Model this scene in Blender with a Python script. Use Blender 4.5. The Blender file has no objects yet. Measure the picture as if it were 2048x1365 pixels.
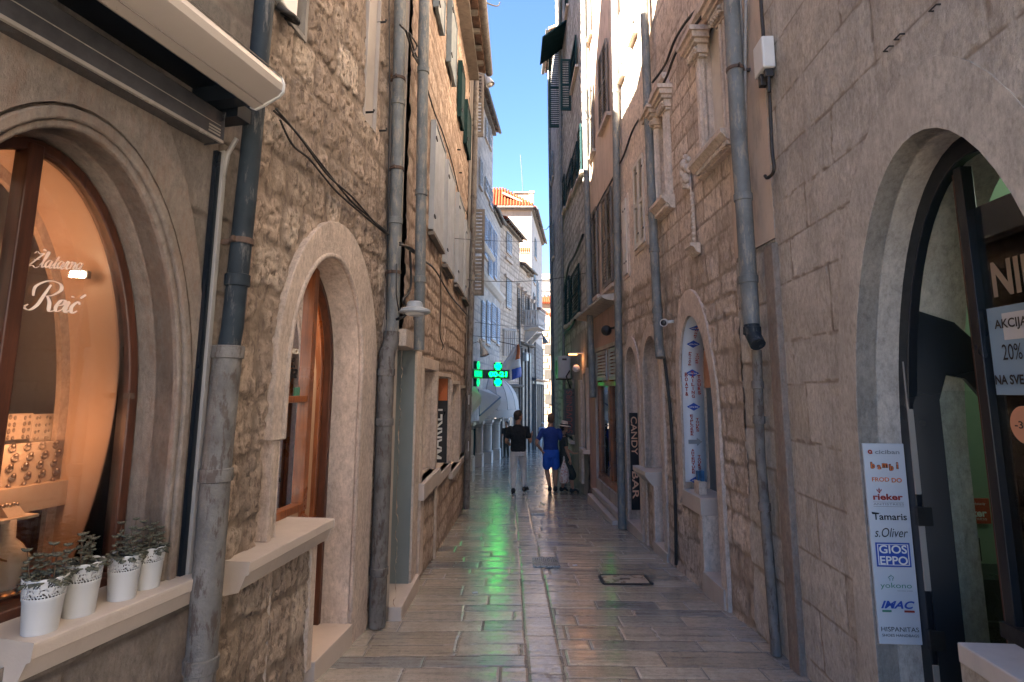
import bpy, math, random
import numpy as np
from mathutils import Vector, Matrix
rad = math.radians
random.seed(7)
sc = bpy.context.scene
COL = sc.collection

# ---------------------------------------------------------------- camera, sky, sun, exposure
FPX, PYC, PITCH, ROLL, CAMZ = 1150.0, 600.0, rad(8.79), rad(.27), 1.6
cp, sp, cr, sr = math.cos(PITCH), math.sin(PITCH), math.cos(ROLL), math.sin(ROLL)
cam = bpy.data.objects.new('camera', bpy.data.cameras.new('camera'))
COL.objects.link(cam); sc.camera = cam
rt, up, fw = Vector((cr, -sr*sp, sr*cp)), Vector((-sr, -cr*sp, cr*cp)), Vector((0, cp, sp))
cam.matrix_world = Matrix(((rt.x, up.x, -fw.x, 0), (rt.y, up.y, -fw.y, 0), (rt.z, up.z, -fw.z, CAMZ), (0, 0, 0, 1)))
cam.data.sensor_width = 36; cam.data.lens = FPX/2048*36; cam.data.shift_y = -(682.5-PYC)/2048
cam.data.clip_start = .05; cam.data.clip_end = 2000

TOSUN = Vector((-1, -.62, .86)).normalized()
EL = math.asin(TOSUN.z); AZ = math.atan2(TOSUN.x, TOSUN.y)
w = bpy.data.worlds.new('World'); sc.world = w; w.use_nodes = True
wn = w.node_tree; bg = wn.nodes['Background']
sky = wn.nodes.new('ShaderNodeTexSky'); sky.sky_type = 'NISHITA'; sky.sun_disc = False
sky.sun_elevation = EL; sky.sun_rotation = AZ; sky.air_density = 1.0; sky.dust_density = 0; sky.ozone_density = 6; sky.altitude = 1500
wn.links.new(sky.outputs[0], bg.inputs[0]); bg.inputs[1].default_value = .033
sun = bpy.data.objects.new('sun', bpy.data.lights.new('sun', 'SUN')); COL.objects.link(sun)
sun.data.energy = 5; sun.data.angle = rad(.5); sun.data.color = (1, .88, .73)
sun.rotation_euler = TOSUN.to_track_quat('Z', 'Y').to_euler()
sc.view_settings.view_transform = 'Standard'; sc.view_settings.look = 'None'
sc.view_settings.gamma = 1; sc.view_settings.exposure = 4.05
sc.render.engine = 'CYCLES'
sc.cycles.max_bounces = 10; sc.cycles.diffuse_bounces = 7; sc.cycles.glossy_bounces = 4
sc.cycles.transparent_max_bounces = 12; sc.cycles.sample_clamp_indirect = 4
sc.cycles.use_denoising = True

# ---------------------------------------------------------------- geometry helpers
def ray(px, py):
    x = (px-1024)/FPX; y = (PYC-py)/FPX
    x, y = cr*x-sr*y, sr*x+cr*y
    return Vector((x, cp-y*sp, sp+y*cp))
CP = Vector((0, 0, CAMZ))
def at_y(px, py, Y):
    v = ray(px, py); return CP+v*(Y/v.y)
def at_z(px, py, Z):
    v = ray(px, py); return CP+v*((Z-CAMZ)/v.z)
def gz(y):
    y = max(y, -30)
    return -.0526*y if y < 11 else (-.5786-.0526*(y-11)-.0057*(y-11)**2/2 if y < 13 else -.6952-.064*(y-13))
def at_g(px, py):
    v = ray(px, py); t = .5
    for i in range(60):
        p = CP+v*t; t += (p.z-gz(p.y))/max(.02, -v.z-.0)*.7
    return CP+v*t

class Fac:
    """a facade: u runs along it away from the camera, w towards the street, z up"""
    def __init__(s, A, B, side):
        s.A = Vector((A[0], A[1], 0)); d = Vector((B[0], B[1], 0))-s.A; s.L = d.length; s.d = d/s.L
        s.n = Vector((s.d.y, -s.d.x, 0))*(1 if side == 'L' else -1); s.side = side
    def p(s, u, w, z): return s.A+s.d*u+s.n*w+Vector((0, 0, z))
    def q(s, px, py, w=0):
        v = ray(px, py); t = (s.A+s.n*w-CP).dot(s.n)/v.dot(s.n); P = CP+v*t
        return (P-s.A).dot(s.d), P.z
    def r(s, x0, y0, x1, y1, w=0):
        a, b = s.q(x0, y0, w), s.q(x1, y1, w); return min(a[0], b[0]), max(a[0], b[0]), min(a[1], b[1]), max(a[1], b[1])

class MB:
    def __init__(s): s.v = []; s.f = []; s.sm = False
    def add(s, vs, fs):
        o = len(s.v); s.v += [tuple(v) for v in vs]; s.f += [tuple(i+o for i in f) for f in fs]; return s
    def hexa(s, P):
        return s.add(P, [(0, 3, 2, 1), (4, 5, 6, 7), (0, 1, 5, 4), (1, 2, 6, 5), (2, 3, 7, 6), (3, 0, 4, 7)])
    def box(s, F, u0, u1, w0, w1, z0, z1):
        return s.hexa([F.p(u0, w0, z0), F.p(u1, w0, z0), F.p(u1, w1, z0), F.p(u0, w1, z0), F.p(u0, w0, z1), F.p(u1, w0, z1), F.p(u1, w1, z1), F.p(u0, w1, z1)])
    def cbox(s, c, X, Y, Z):
        c = Vector(c); X, Y, Z = Vector(X), Vector(Y), Vector(Z)
        return s.hexa([c-X-Y-Z, c+X-Y-Z, c+X+Y-Z, c-X+Y-Z, c-X-Y+Z, c+X-Y+Z, c+X+Y+Z, c-X+Y+Z])
    def prism(s, F, poly, w0, w1):
        n = len(poly)
        return s.add([F.p(u, w0, z) for u, z in poly]+[F.p(u, w1, z) for u, z in poly],
                     [tuple(range(n)), tuple(range(2*n-1, n-1, -1))]+[(i, (i+1) % n, n+(i+1) % n, n+i) for i in range(n)])
    def prof(s, F, poly, u0, u1):        # poly of (w,z) swept along u
        n = len(poly)
        return s.add([F.p(u0, a, z) for a, z in poly]+[F.p(u1, a, z) for a, z in poly],
                     [tuple(range(n)), tuple(range(2*n-1, n-1, -1))]+[(i, (i+1) % n, n+(i+1) % n, n+i) for i in range(n)])
    def ring(s, F, out, inn, w0, w1, closed=False):   # strip between two outlines, extruded w0 (back) .. w1 (front)
        n = len(out)
        vs = [F.p(u, w0, z) for u, z in out]+[F.p(u, w0, z) for u, z in inn]+[F.p(u, w1, z) for u, z in out]+[F.p(u, w1, z) for u, z in inn]
        fs = []
        for i in range(n if closed else n-1):
            j = (i+1) % n
            fs += [(2*n+i, 2*n+j, 3*n+j, 3*n+i), (i, n+i, n+j, j), (i, j, 2*n+j, 2*n+i), (n+i, 3*n+i, 3*n+j, n+j)]
        if not closed: fs += [(0, 2*n, 3*n, n), (n-1, 2*n-1, 4*n-1, 3*n-1)]
        return s.add(vs, fs)
    def skin(s, F, line, w0, w1, seg=1):        # a surface along an outline, from w0 to w1
        n = len(line); vs = []
        for k in range(seg+1):
            a = w0+(w1-w0)*k/seg; vs += [F.p(u, a, z) for u, z in line]
        return s.add(vs, [(k*n+i, k*n+i+1, (k+1)*n+i+1, (k+1)*n+i) for k in range(seg) for i in range(n-1)])
    def tube(s, pts, rr, n=10, caps=True, flat=None):
        pts = [Vector(p) for p in pts]; m = len(pts)
        if not isinstance(rr, (list, tuple)): rr = [rr]*m
        T = [(pts[min(i+1, m-1)]-pts[max(i-1, 0)]).normalized() for i in range(m)]
        A = Vector((0, 0, 1)) if abs(T[0].z) < .9 else Vector((1, 0, 0))
        X = T[0].cross(A).normalized(); vs = []
        for i in range(m):
            X = (X-T[i]*X.dot(T[i])).normalized(); Y = T[i].cross(X)
            r = rr[i]; rx, ry = r if isinstance(r, (tuple, list)) else (r, r)
            vs += [pts[i]+X*(rx*math.cos(2*math.pi*k/n))+Y*(ry*math.sin(2*math.pi*k/n)) for k in range(n)]
        fs = [(i*n+k, i*n+(k+1) % n, (i+1)*n+(k+1) % n, (i+1)*n+k) for i in range(m-1) for k in range(n)]
        if caps: fs += [tuple(range(n-1, -1, -1)), tuple((m-1)*n+k for k in range(n))]
        return s.add(vs, fs)
    def lathe(s, c, prof, n=24, axis=None, capb=True, capt=True):
        c = Vector(c); Z = Vector(axis).normalized() if axis else Vector((0, 0, 1))
        X = Z.orthogonal().normalized() if axis else Vector((1, 0, 0)); Y = Z.cross(X)
        vs = [c+X*(r*math.cos(2*math.pi*k/n))+Y*(r*math.sin(2*math.pi*k/n))+Z*h for r, h in prof for k in range(n)]
        m = len(prof); fs = [(i*n+k, i*n+(k+1) % n, (i+1)*n+(k+1) % n, (i+1)*n+k) for i in range(m-1) for k in range(n)]
        if capb: fs.append(tuple(range(n-1, -1, -1)))
        if capt: fs.append(tuple((m-1)*n+k for k in range(n)))
        return s.add(vs, fs)
    def ball(s, c, r, n=12, m=8, sx=(1, 1, 1), rot=None):
        c = Vector(c); vs = []
        for i in range(m+1):
            a = math.pi*i/m
            for k in range(n):
                b = 2*math.pi*k/n; v = Vector((math.sin(a)*math.cos(b)*sx[0], math.sin(a)*math.sin(b)*sx[1], math.cos(a)*sx[2]))*r
                if rot: v = rot@v
                vs.append(c+v)
        return s.add(vs, [(i*n+k, (i+1)*n+k, (i+1)*n+(k+1) % n, i*n+(k+1) % n) for i in range(m) for k in range(n)])
    def build(s, name, mat, parent=None, smooth=False, bevel=0, solid=0):
        o = Vector((0, 0, 0)); q = parent
        if parent is None and s.v:
            A = np.array(s.v); o = Vector(((A[:, 0].min()+A[:, 0].max())/2, (A[:, 1].min()+A[:, 1].max())/2, A[:, 2].min()))
        while q: o += q.location; q = q.parent
        me = bpy.data.meshes.new(name); me.from_pydata([(v[0]-o.x, v[1]-o.y, v[2]-o.z) for v in s.v], [], s.f); me.validate()
        for mm in (mat if isinstance(mat, list) else [mat]): me.materials.append(mm)
        ob = bpy.data.objects.new(name, me); COL.objects.link(ob); ob.parent = parent
        if parent is None: ob.location = o
        if smooth:
            me.shade_smooth()
            if smooth != 1: me.set_sharp_from_angle(angle=rad(smooth))
        if bevel:
            b = ob.modifiers.new('b', 'BEVEL'); b.width = bevel; b.segments = 2; b.limit_method = 'ANGLE'; b.angle_limit = rad(40)
        if solid:
            b = ob.modifiers.new('s', 'SOLIDIFY'); b.thickness = solid; b.offset = 0
        return ob

def tag(o, label=None, cat=None, group=None, kind=None):
    if label: o['label'] = label
    if cat: o['category'] = cat
    if group: o['group'] = group
    if kind: o['kind'] = kind
    return o
def thing(name, loc, label, cat, group=None):
    o = bpy.data.objects.new(name, None); COL.objects.link(o); o.location = loc; o.empty_display_size = .2
    return tag(o, label, cat, group)
def dup(root, delta, label=None, group=None):
    r = root.copy(); COL.objects.link(r); r.location = root.location+Vector(delta)
    if label: r['label'] = label
    if group: r['group'] = group
    for ch in list(root.children):
        c = ch.copy(); COL.objects.link(c); c.parent = r
        for g in ch.children:
            d = g.copy(); COL.objects.link(d); d.parent = c
    return r

_tc = {}
def text2d(s, size=1, shear=0, bold=0, spacing=1.0):
    k = (s, shear, bold, spacing)
    if k not in _tc:
        cu = bpy.data.curves.new('t', 'FONT'); cu.body = s; cu.size = 1; cu.shear = shear; cu.offset = bold; cu.space_character = spacing
        cu.align_x = 'CENTER'; cu.align_y = 'CENTER'; cu.resolution_u = 4
        ob = bpy.data.objects.new('t', cu); COL.objects.link(ob)
        dg = bpy.context.evaluated_depsgraph_get(); dg.update()
        me = bpy.data.meshes.new_from_object(ob.evaluated_get(dg))
        v = np.array([x.co[:2] for x in me.vertices] or [[0, 0]]); f = [tuple(p.vertices) for p in me.polygons]
        v = v-(v.min(0)+v.max(0))/2
        _tc[k] = (v, f); bpy.data.objects.remove(ob); bpy.data.curves.remove(cu); bpy.data.meshes.remove(me)
    return _tc[k]
def put_text(mb, s, c, X, Y, width=None, height=None, off=.002, shear=0, bold=0, spacing=1.0, N=None):
    """centre c, unit vectors X (reading direction) and Y (up); fitted to width and/or height"""
    v, f = text2d(s, 1, shear, bold, spacing); ext = v.max(0)-v.min(0)
    sx = width/ext[0] if width else height/ext[1]; sy = height/ext[1] if height else sx
    X, Y, c = Vector(X), Vector(Y), Vector(c); Nn = Vector(N) if N else X.cross(Y)
    mb.add([c+X*(a*sx)+Y*(b*sy)+Nn*off for a, b in v], f)

# ---------------------------------------------------------------- value noise + masonry relief
def vn(x, y, seed, octv=1):
    out = 0; amp = 1; tot = 0
    for o in range(octv):
        T = np.random.RandomState(seed+o).rand(128, 128)
        xi = np.floor(x).astype(int); yi = np.floor(y).astype(int); fx = x-xi; fy = y-yi
        fx = fx*fx*(3-2*fx); fy = fy*fy*(3-2*fy); a, b, c, d = xi & 127, (xi+1) & 127, yi & 127, (yi+1) & 127
        out = out+amp*((T[a, c]*(1-fx)+T[b, c]*fx)*(1-fy)+(T[a, d]*(1-fx)+T[b, d]*fx)*fy)
        tot += amp; amp *= .5; x = x*2.03+11.3; y = y*2.03+5.7
    return out/tot-.5
def in_poly(x, y, P):
    r = np.zeros(x.shape, bool); n = len(P)
    for i in range(n):
        (x1, y1), (x2, y2) = P[i], P[(i+1) % n]
        if y1 == y2: continue
        c = ((y1 > y) != (y2 > y)) & (x < (x2-x1)*(y-y1)/(y2-y1)+x1); r ^= c
    return r
def masonry(U, Z, S, seed):
    """height (m), tone, joint for irregular coursed stone"""
    rs = np.random.RandomState(seed); ch, cv = S['ch']; bw, bv = S['bw']; wp = S.get('warp', .02)
    Zw = Z+wp*2*vn(U*1.3, Z*1.3, seed+50, 2)+wp*.8*vn(U*9, Z*9, seed+60, 2)+S.get('dip', 0)*U
    Uw = U+wp*1.6*vn(U*5+9, Z*5, seed+70, 2)
    hs = ch*(1+cv*(rs.rand(200)*2-1)); zz = np.cumsum(hs)-8; ci = np.clip(np.searchsorted(zz, Zw)-1, 0, 198)
    dz = np.minimum(Zw-zz[ci], zz[ci+1]-Zw)
    tone = np.zeros(U.shape); du = np.zeros(U.shape); bh = np.zeros(U.shape)
    for c in np.unique(ci):
        m = ci == c; r2 = np.random.RandomState(seed*997+int(c)); ws = bw*(1+bv*(r2.rand(400)*2-1)); uu = np.cumsum(ws)-12-r2.rand()*bw
        k = np.clip(np.searchsorted(uu, Uw[m])-1, 0, 398); du[m] = np.minimum(Uw[m]-uu[k], uu[k+1]-Uw[m])
        tone[m] = r2.rand(400)[k]; bh[m] = r2.rand(400)[k]
    d = np.minimum(du, dz); j = S['joint']; wob = j*S.get('wob', .6)*vn(U*22, Z*22, seed+5, 2)*2
    e = np.clip((d+wob-j*.5)/max(j, 1e-4), 0, 1); prof = e*e*(3-2*e)
    if S.get('smear', 0):       # mortar spread over the stones in places
        sm = np.clip((vn(U*2.2, Z*2.2, seed+9, 4)+.02)*7*S['smear'], 0, 1); prof = prof*(1-sm*np.clip(1-d/(bw*.35), 0, 1))
    rg = S['rough']; h = prof*(S['depth']*(.6+.4*bh)+rg*2*vn(U*14, Z*14, seed+1, 4)+S.get('pit', 0)*np.minimum(0, vn(U*38, Z*30, seed+2, 3)-.02)*4)
    h = h+(1-prof)*rg*.4*vn(U*25, Z*25, seed+3, 2)-S['depth']+S.get('bow', .0)*vn(U*.6, Z*.6, seed+4, 2)
    if 'core' in S: tone = .35*tone+.65*rs.rand()
    return h, tone, 1-prof
def grid_mesh(name, patches, mat, parent, posf):
    """patches: (a0,a1,b0,b1,ra,rb,spec,seed,holes). posf(U,Z,H)->Nx3"""
    VV, FF, TT, JJ = [], [], [], []; o = 0
    for a0, a1, b0, b1, ra, rb, S, seed, holes in patches:
        na = max(2, int(round((a1-a0)/ra))+1); nb = max(2, int(round((b1-b0)/rb))+1)
        U, Z = np.meshgrid(np.linspace(a0, a1, na), np.linspace(b0, b1, nb), indexing='ij')
        if S is None: h, t, j = np.zeros(U.shape), np.full(U.shape, .5), np.zeros(U.shape)
        else: h, t, j = (S if callable(S) else masonry)(U, Z, *(() if callable(S) else (S, seed)))
        idx = np.arange(na*nb).reshape(na, nb); q = np.stack([idx[:-1, :-1], idx[1:, :-1], idx[1:, 1:], idx[:-1, 1:]], -1).reshape(-1, 4)
        if holes:
            cu = (U[:-1, :-1]+U[1:, 1:]).ravel()/2; cz = (Z[:-1, :-1]+Z[1:, 1:]).ravel()/2; k = np.ones(len(q), bool)
            for P in holes: k &= ~in_poly(cu, cz, P)
            q = q[k]
        VV.append(posf(U.ravel(), Z.ravel(), h.ravel())); FF.append(q+o); TT.append(t.ravel()); JJ.append(j.ravel()); o += na*nb
    V = np.concatenate(VV); Fq = np.concatenate(FF); T = np.concatenate(TT); J = np.concatenate(JJ)
    loc = np.array(parent.location if parent else (0, 0, 0)); V = V-loc
    me = bpy.data.meshes.new(name); me.vertices.add(len(V)); me.vertices.foreach_set('co', V.astype(np.float32).ravel())
    me.loops.add(len(Fq)*4); me.loops.foreach_set('vertex_index', Fq.astype(np.int32).ravel())
    me.polygons.add(len(Fq)); me.polygons.foreach_set('loop_start', np.arange(0, len(Fq)*4, 4, dtype=np.int32))
    me.update(calc_edges=True); me.shade_smooth(); me.materials.append(mat)
    for nm, A in (('tone', T), ('joint', J)):
        at = me.attributes.new(nm, 'FLOAT', 'POINT'); at.data.foreach_set('value', A.astype(np.float32))
    ob = bpy.data.objects.new(name, me); COL.objects.link(ob); ob.parent = parent
    return ob
def facade_mesh(F, parent, mat, patches, name='facade'):
    d, n, A = np.array(F.d), np.array(F.n), np.array(F.A)
    def pos(U, Z, H): P = A+np.outer(U, d)+np.outer(H, n); P[:, 2] += Z; return P
    return grid_mesh(name, patches, mat, parent, pos)
def rectp(u0, u1, z0, z1): return [(u0, z0), (u1, z0), (u1, z1), (u0, z1)]
def archp(uc, hw, zs, rise, zb, n=28, jl=None, jr=None, zb2=None):
    """outline from the near foot over the crown to the far foot"""
    P = [(uc-hw, zb if jl is None else jl)]
    P += [(uc-hw*math.cos(math.pi*i/n), zs+rise*math.sin(math.pi*i/n)) for i in range(n+1)]
    return P+[(uc+hw, zb if zb2 is None else zb2)]
def shell(F, parent, mat, u0, u1, z0, z1, depth, w0=-.05, roof=True):
    m = MB(); P = [F.p(u0, w0, z0), F.p(u1, w0, z0), F.p(u1, -depth, z0), F.p(u0, -depth, z0), F.p(u0, w0, z1), F.p(u1, w0, z1), F.p(u1, -depth, z1), F.p(u0, -depth, z1)]
    m.add(P, [(1, 2, 6, 5), (2, 3, 7, 6), (3, 0, 4, 7)]+([(4, 5, 6, 7)] if roof else []))
    return m.build('side_wall', mat, parent)
# ---------------------------------------------------------------- materials
def mk(name, col=(.5, .5, .5), rough=.7, metal=0, spec=.5, **kw):
    m = bpy.data.materials.new(name); m.use_nodes = True; nt = m.node_tree; b = nt.nodes['Principled BSDF']
    b.inputs['Base Color'].default_value = (*col, 1); b.inputs['Roughness'].default_value = rough
    b.inputs['Metallic'].default_value = metal; b.inputs['Specular IOR Level'].default_value = spec
    return m, nt, b
def nd(nt, t, **kw):
    n = nt.nodes.new('ShaderNode'+t)
    for k, v in kw.items():
        if k in n.inputs: n.inputs[k].default_value = v
        else: setattr(n, k, v)
    return n
def noise(nt, scale, detail=4, rough=.6, mscale=None, dist=0):
    tc = nd(nt, 'TexCoord'); n = nd(nt, 'TexNoise', Scale=scale, Detail=detail, Roughness=rough, Distortion=dist)
    if mscale:
        mp = nd(nt, 'Mapping'); mp.inputs['Scale'].default_value = mscale; nt.links.new(tc.outputs['Object'], mp.inputs[0]); nt.links.new(mp.outputs[0], n.inputs[0])
    else: nt.links.new(tc.outputs['Object'], n.inputs[0])
    return n.outputs[0]
def ramp(nt, src, stops):
    r = nd(nt, 'ValToRGB'); nt.links.new(src, r.inputs[0]); e = r.color_ramp.elements
    while len(e) < len(stops): e.new(.5)
    for x, (p, c) in zip(e, stops): x.position = p; x.color = (*(c if isinstance(c, tuple) else (c, c, c)), 1)
    return r.outputs[0]
def mix(nt, a, b, fac, mode='MIX'):
    m = nd(nt, 'MixRGB', blend_type=mode)
    for i, v in ((0, fac), (1, a), (2, b)):
        if isinstance(v, (int, float)): m.inputs[i].default_value = v
        elif isinstance(v, tuple): m.inputs[i].default_value = (*v, 1)
        else: nt.links.new(v, m.inputs[i])
    return m.outputs[0]
def bump(nt, b, hs, prev=None):
    for src, st, ds in hs:
        n = nd(nt, 'Bump', Strength=st, Distance=ds); nt.links.new(src, n.inputs['Height'])
        if prev: nt.links.new(prev, n.inputs['Normal'])
        prev = n.outputs[0]
    nt.links.new(prev, b.inputs['Normal'])
def attr(nt, name): return nd(nt, 'Attribute', attribute_name=name).outputs['Fac']

def stone(name, cols, mortar, rough=.85, b1=.5, b2=.5, fine=70, streak=.35, joint=1.0, dirt=(.16, .13, .11), dirtamt=.25, blot=None):
    m, nt, b = mk(name, rough=rough, spec=.3); L = nt.links
    n = len(cols); c = ramp(nt, attr(nt, 'tone'), [(i/(n-1), x) for i, x in enumerate(cols)])
    c = mix(nt, c, ramp(nt, noise(nt, 2.3, 6, .7), [(.3, .72), (.7, 1.25)]), .8, 'MULTIPLY')
    c = mix(nt, c, ramp(nt, noise(nt, fine*.5, 7, .8, (1, 1, .55)), [(.3, .5), (.5, .95), (.7, 1.3)]), .85, 'MULTIPLY')
    jm = nd(nt, 'Math', operation='MULTIPLY'); L.new(attr(nt, 'joint'), jm.inputs[0]); jm.inputs[1].default_value = joint
    mc = mix(nt, mortar, ramp(nt, noise(nt, 9, 5, .7), [(.3, .65), (.7, 1.25)]), 1, 'MULTIPLY')
    c = mix(nt, c, mc, jm.outputs[0])
    if blot: c = mix(nt, c, blot, ramp(nt, noise(nt, 3.1, 7, .75, dist=.6), [(.52, 0.), (.66, .65)]))
    st = ramp(nt, noise(nt, 1, 6, .7, (7, 7, .5)), [(.48, 0.), (.68, 1.)])
    dm = nd(nt, 'Math', operation='MULTIPLY'); L.new(st, dm.inputs[0]); dm.inputs[1].default_value = streak
    c = mix(nt, c, dirt, dm.outputs[0])
    sp_ = ramp(nt, noise(nt, fine*.36, 5, .72, (1, 1, .42)), [(.40, 1.), (.485, 0.)])
    dm = nd(nt, 'Math', operation='MULTIPLY'); L.new(sp_, dm.inputs[0]); dm.inputs[1].default_value = dirtamt
    c = mix(nt, c, dirt, dm.outputs[0])
    L.new(c, b.inputs['Base Color'])
    bump(nt, b, [(noise(nt, fine*.35, 8, .78, (1, 1, .6)), b1, .03), (noise(nt, fine*1.1, 5, .75, (1, 1, .5)), b2, .014)])
    return m
def plain(name, col, rough=.6, var=.2, sc=6, metal=0, spec=.5, bmp=.1, fine=90, bd=.003, stain=None, stainsc=(3, 3, .6), thr=(.5, .7), coat=0):
    m, nt, b = mk(name, col, rough, metal, spec)
    c = mix(nt, col, ramp(nt, noise(nt, sc, 6, .65), [(.3, 1-var), (.7, 1+var*.6)]), 1, 'MULTIPLY')
    if stain: c = mix(nt, c, stain, ramp(nt, noise(nt, 3, 7, .7, stainsc), [(thr[0], 0.), (thr[1], .8)]))
    nt.links.new(c, b.inputs['Base Color'])
    r = ramp(nt, noise(nt, sc*2.2, 5, .6), [(.3, max(0, rough-.12)), (.7, min(1, rough+.12))]); nt.links.new(r, b.inputs['Roughness'])
    if bmp: bump(nt, b, [(noise(nt, fine, 5, .6), bmp, bd)])
    return m
def emit(name, col, st):
    m, nt, b = mk(name, (0, 0, 0)); b.inputs['Emission Color'].default_value = (*col, 1); b.inputs['Emission Strength'].default_value = st; return m
def glass(name, tint=(.92, .95, .95), ior=1.5, boost=1.0):
    m = bpy.data.materials.new(name); m.use_nodes = True; nt = m.node_tree; nt.nodes.clear()
    o = nd(nt, 'OutputMaterial'); g = nd(nt, 'BsdfGlossy', Roughness=.015); g.inputs[0].default_value = (boost, boost, boost, 1)
    t = nd(nt, 'BsdfTransparent'); t.inputs[0].default_value = (*tint, 1)
    f = nd(nt, 'Fresnel', IOR=ior); mx = nd(nt, 'MixShader')
    nt.links.new(f.outputs[0], mx.inputs[0]); nt.links.new(t.outputs[0], mx.inputs[1]); nt.links.new(g.outputs[0], mx.inputs[2]); nt.links.new(mx.outputs[0], o.inputs[0])
    return m
def plaster(name, col, stain=(.22, .19, .17), thr=(.52, .75), var=.16):
    m = plain(name, col, .9, var, 1.6, bmp=.35, fine=40, stain=stain, stainsc=(2.2, 2.2, .5), thr=thr, spec=.25); return m

M = {}
M['rubble'] = stone('rubble_stone', [(.47, .36, .285), (.64, .5, .395), (.38, .29, .225), (.78, .64, .52)], (.33, .255, .2), b1=1.0, b2=.9, fine=70, streak=.15, dirtamt=.75, dirt=(.17, .125, .1), blot=(.3, .23, .185), joint=.9)
M['warmwall'] = stone('warm_wall_stone', [(.52, .395, .31), (.6, .47, .37), (.45, .34, .27), (.66, .53, .43)], (.3, .22, .17), b1=.8, b2=.6, fine=60, streak=.2, dirtamt=.55, dirt=(.22, .14, .1))
M['ashlar'] = stone('grey_ashlar_stone', [(.44, .41, .365), (.49, .455, .405), (.45, .405, .345), (.49, .465, .425)], (.26, .215, .17), b1=.3, b2=.5, fine=80, streak=.3, dirtamt=.18, dirt=(.2, .165, .14))
M['darkashlar'] = stone('brown_ashlar_stone', [(.18, .15, .125), (.23, .19, .16), (.15, .13, .11)], (.14, .11, .09), b1=.5, b2=.5, fine=70, streak=.3, dirtamt=.3)  # awning shade on this house is put into the dark tone
M['palestone'] = stone('pale_coursed_stone', [(.6, .49, .395), (.7, .58, .475), (.5, .405, .325), (.76, .645, .54)], (.36, .285, .22), b1=.7, b2=.6, fine=65, streak=.2, dirtamt=.5, dirt=(.2, .15, .12))
M['greystone'] = stone('weathered_grey_stone', [(.48, .45, .42), (.56, .53, .49), (.4, .375, .35)], (.24, .22, .2), b1=.7, b2=.4, fine=40, streak=.5, dirtamt=.3, dirt=(.12, .115, .11))
M['whitestone'] = stone('white_limestone_wall', [(.46, .42, .38), (.54, .5, .45), (.4, .365, .33)], (.27, .27, .28), b1=.5, b2=.3, fine=30, streak=.35, dirtamt=.2, dirt=(.3, .28, .27))
M['creamstone'] = stone('cream_limestone_wall', [(.52, .42, .33), (.58, .48, .38), (.44, .36, .28)], (.27, .22, .18), b1=.5, b2=.3, fine=30, streak=.35, dirtamt=.3, dirt=(.28, .23, .19))
M['trim'] = stone('dressed_limestone', [(.58, .48, .4), (.58, .48, .4)], (.3, .25, .2), b1=.15, b2=.25, fine=60, streak=.3, dirtamt=.15, dirt=(.26, .2, .16), blot=(.48, .39, .32))
M['trimrough'] = stone('tooled_limestone', [(.6, .49, .41), (.6, .49, .41)], (.3, .25, .2), b1=.3, b2=.9, fine=75, streak=.15, dirtamt=.25, dirt=(.3, .23, .18))
M['trimgrey'] = stone('grey_dressed_stone', [(.46, .43, .385), (.46, .43, .385)], (.3, .25, .2), b1=.1, b2=.3, fine=75, streak=.25, dirtamt=.1, dirt=(.27, .23, .19), blot=(.4, .375, .34))
M['trimbrown'] = stone('brown_stained_stone', [(.23, .19, .16), (.23, .19, .16)], (.3, .25, .2), b1=.25, b2=.4, fine=65, streak=.6, dirtamt=.35, dirt=(.2, .125, .09), blot=(.2, .165, .14))  # stains; base tone also lowered to stand in for awning shade
M['sill'] = plain('pale_sill_stone', (.5, .425, .365), .55, .1, 3, bmp=.25, fine=140, stain=(.42, .34, .28), thr=(.56, .75), spec=.4)
M['white_trim'] = plain('white_marble_trim', (.52, .48, .44), .7, .12, 3, bmp=.3, fine=60, stain=(.4, .38, .36), thr=(.55, .75))
M['peach'] = plaster('peach_plaster', (.54, .42, .33))
M['cream'] = plaster('cream_plaster', (.46, .36, .28))
M['greyplaster'] = plaster('grey_plaster', (.42, .38, .34), stain=(.24, .22, .2), thr=(.46, .68))
M['pinkplaster'] = plaster('pink_plaster', (.42, .28, .235))
M['darkplaster'] = plaster('dark_plaster', (.3, .275, .25), thr=(.42, .65), stain=(.16, .15, .14))
M['shell'] = plain('side_wall_render', (.42, .35, .29), .9, .15, 1)
M['pipe'] = plain('zinc_downpipe', (.15, .16, .16), .65, .35, 5, metal=.1, bmp=.6, fine=40, bd=.01, stain=(.27, .235, .19), stainsc=(9, 9, 2), thr=(.52, .6))
M['pipedark'] = plain('dark_painted_downpipe', (.022, .03, .038), .6, .3, 4, metal=0, spec=.15, bmp=.3, fine=45, stain=(.16, .15, .14), stainsc=(6, 6, 1.2), thr=(.56, .68))
M['pipebrown'] = plain('brown_grey_downpipe', (.15, .14, .13), .7, .45, 6, metal=0, bmp=.6, fine=45, bd=.01, stain=(.06, .04, .03), stainsc=(10, 10, 3), thr=(.52, .6))
M['rust'] = plain('rusty_iron', (.09, .055, .04), .8, .3, 20)
M['iron'] = plain('dark_iron', (.03, .03, .032), .5, .2, 20, metal=.5)
M['grate'] = plain('worn_steel_grate', (.2, .21, .22), .3, .3, 20, metal=.7)
M['cable'] = plain('black_cable', (.022, .02, .02), .55, .2, 20)
M['cablegrey'] = plain('grey_cable', (.3, .28, .26), .6, .2, 20)
M['wood'] = plain('varnished_orange_wood', (.3, .095, .03), .35, .35, 3, bmp=.15, fine=20, stain=(.12, .035, .014), stainsc=(14, 14, 1), thr=(.42, .66))
M['wooddark'] = plain('dark_reddish_wood', (.09, .03, .016), .4, .35, 3, bmp=.15, fine=20, stain=(.03, .012, .008), stainsc=(14, 14, 1), thr=(.42, .66))
M['black'] = plain('black_painted_metal', (.008, .012, .018), .3, 0, .3, bmp=0)
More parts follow.
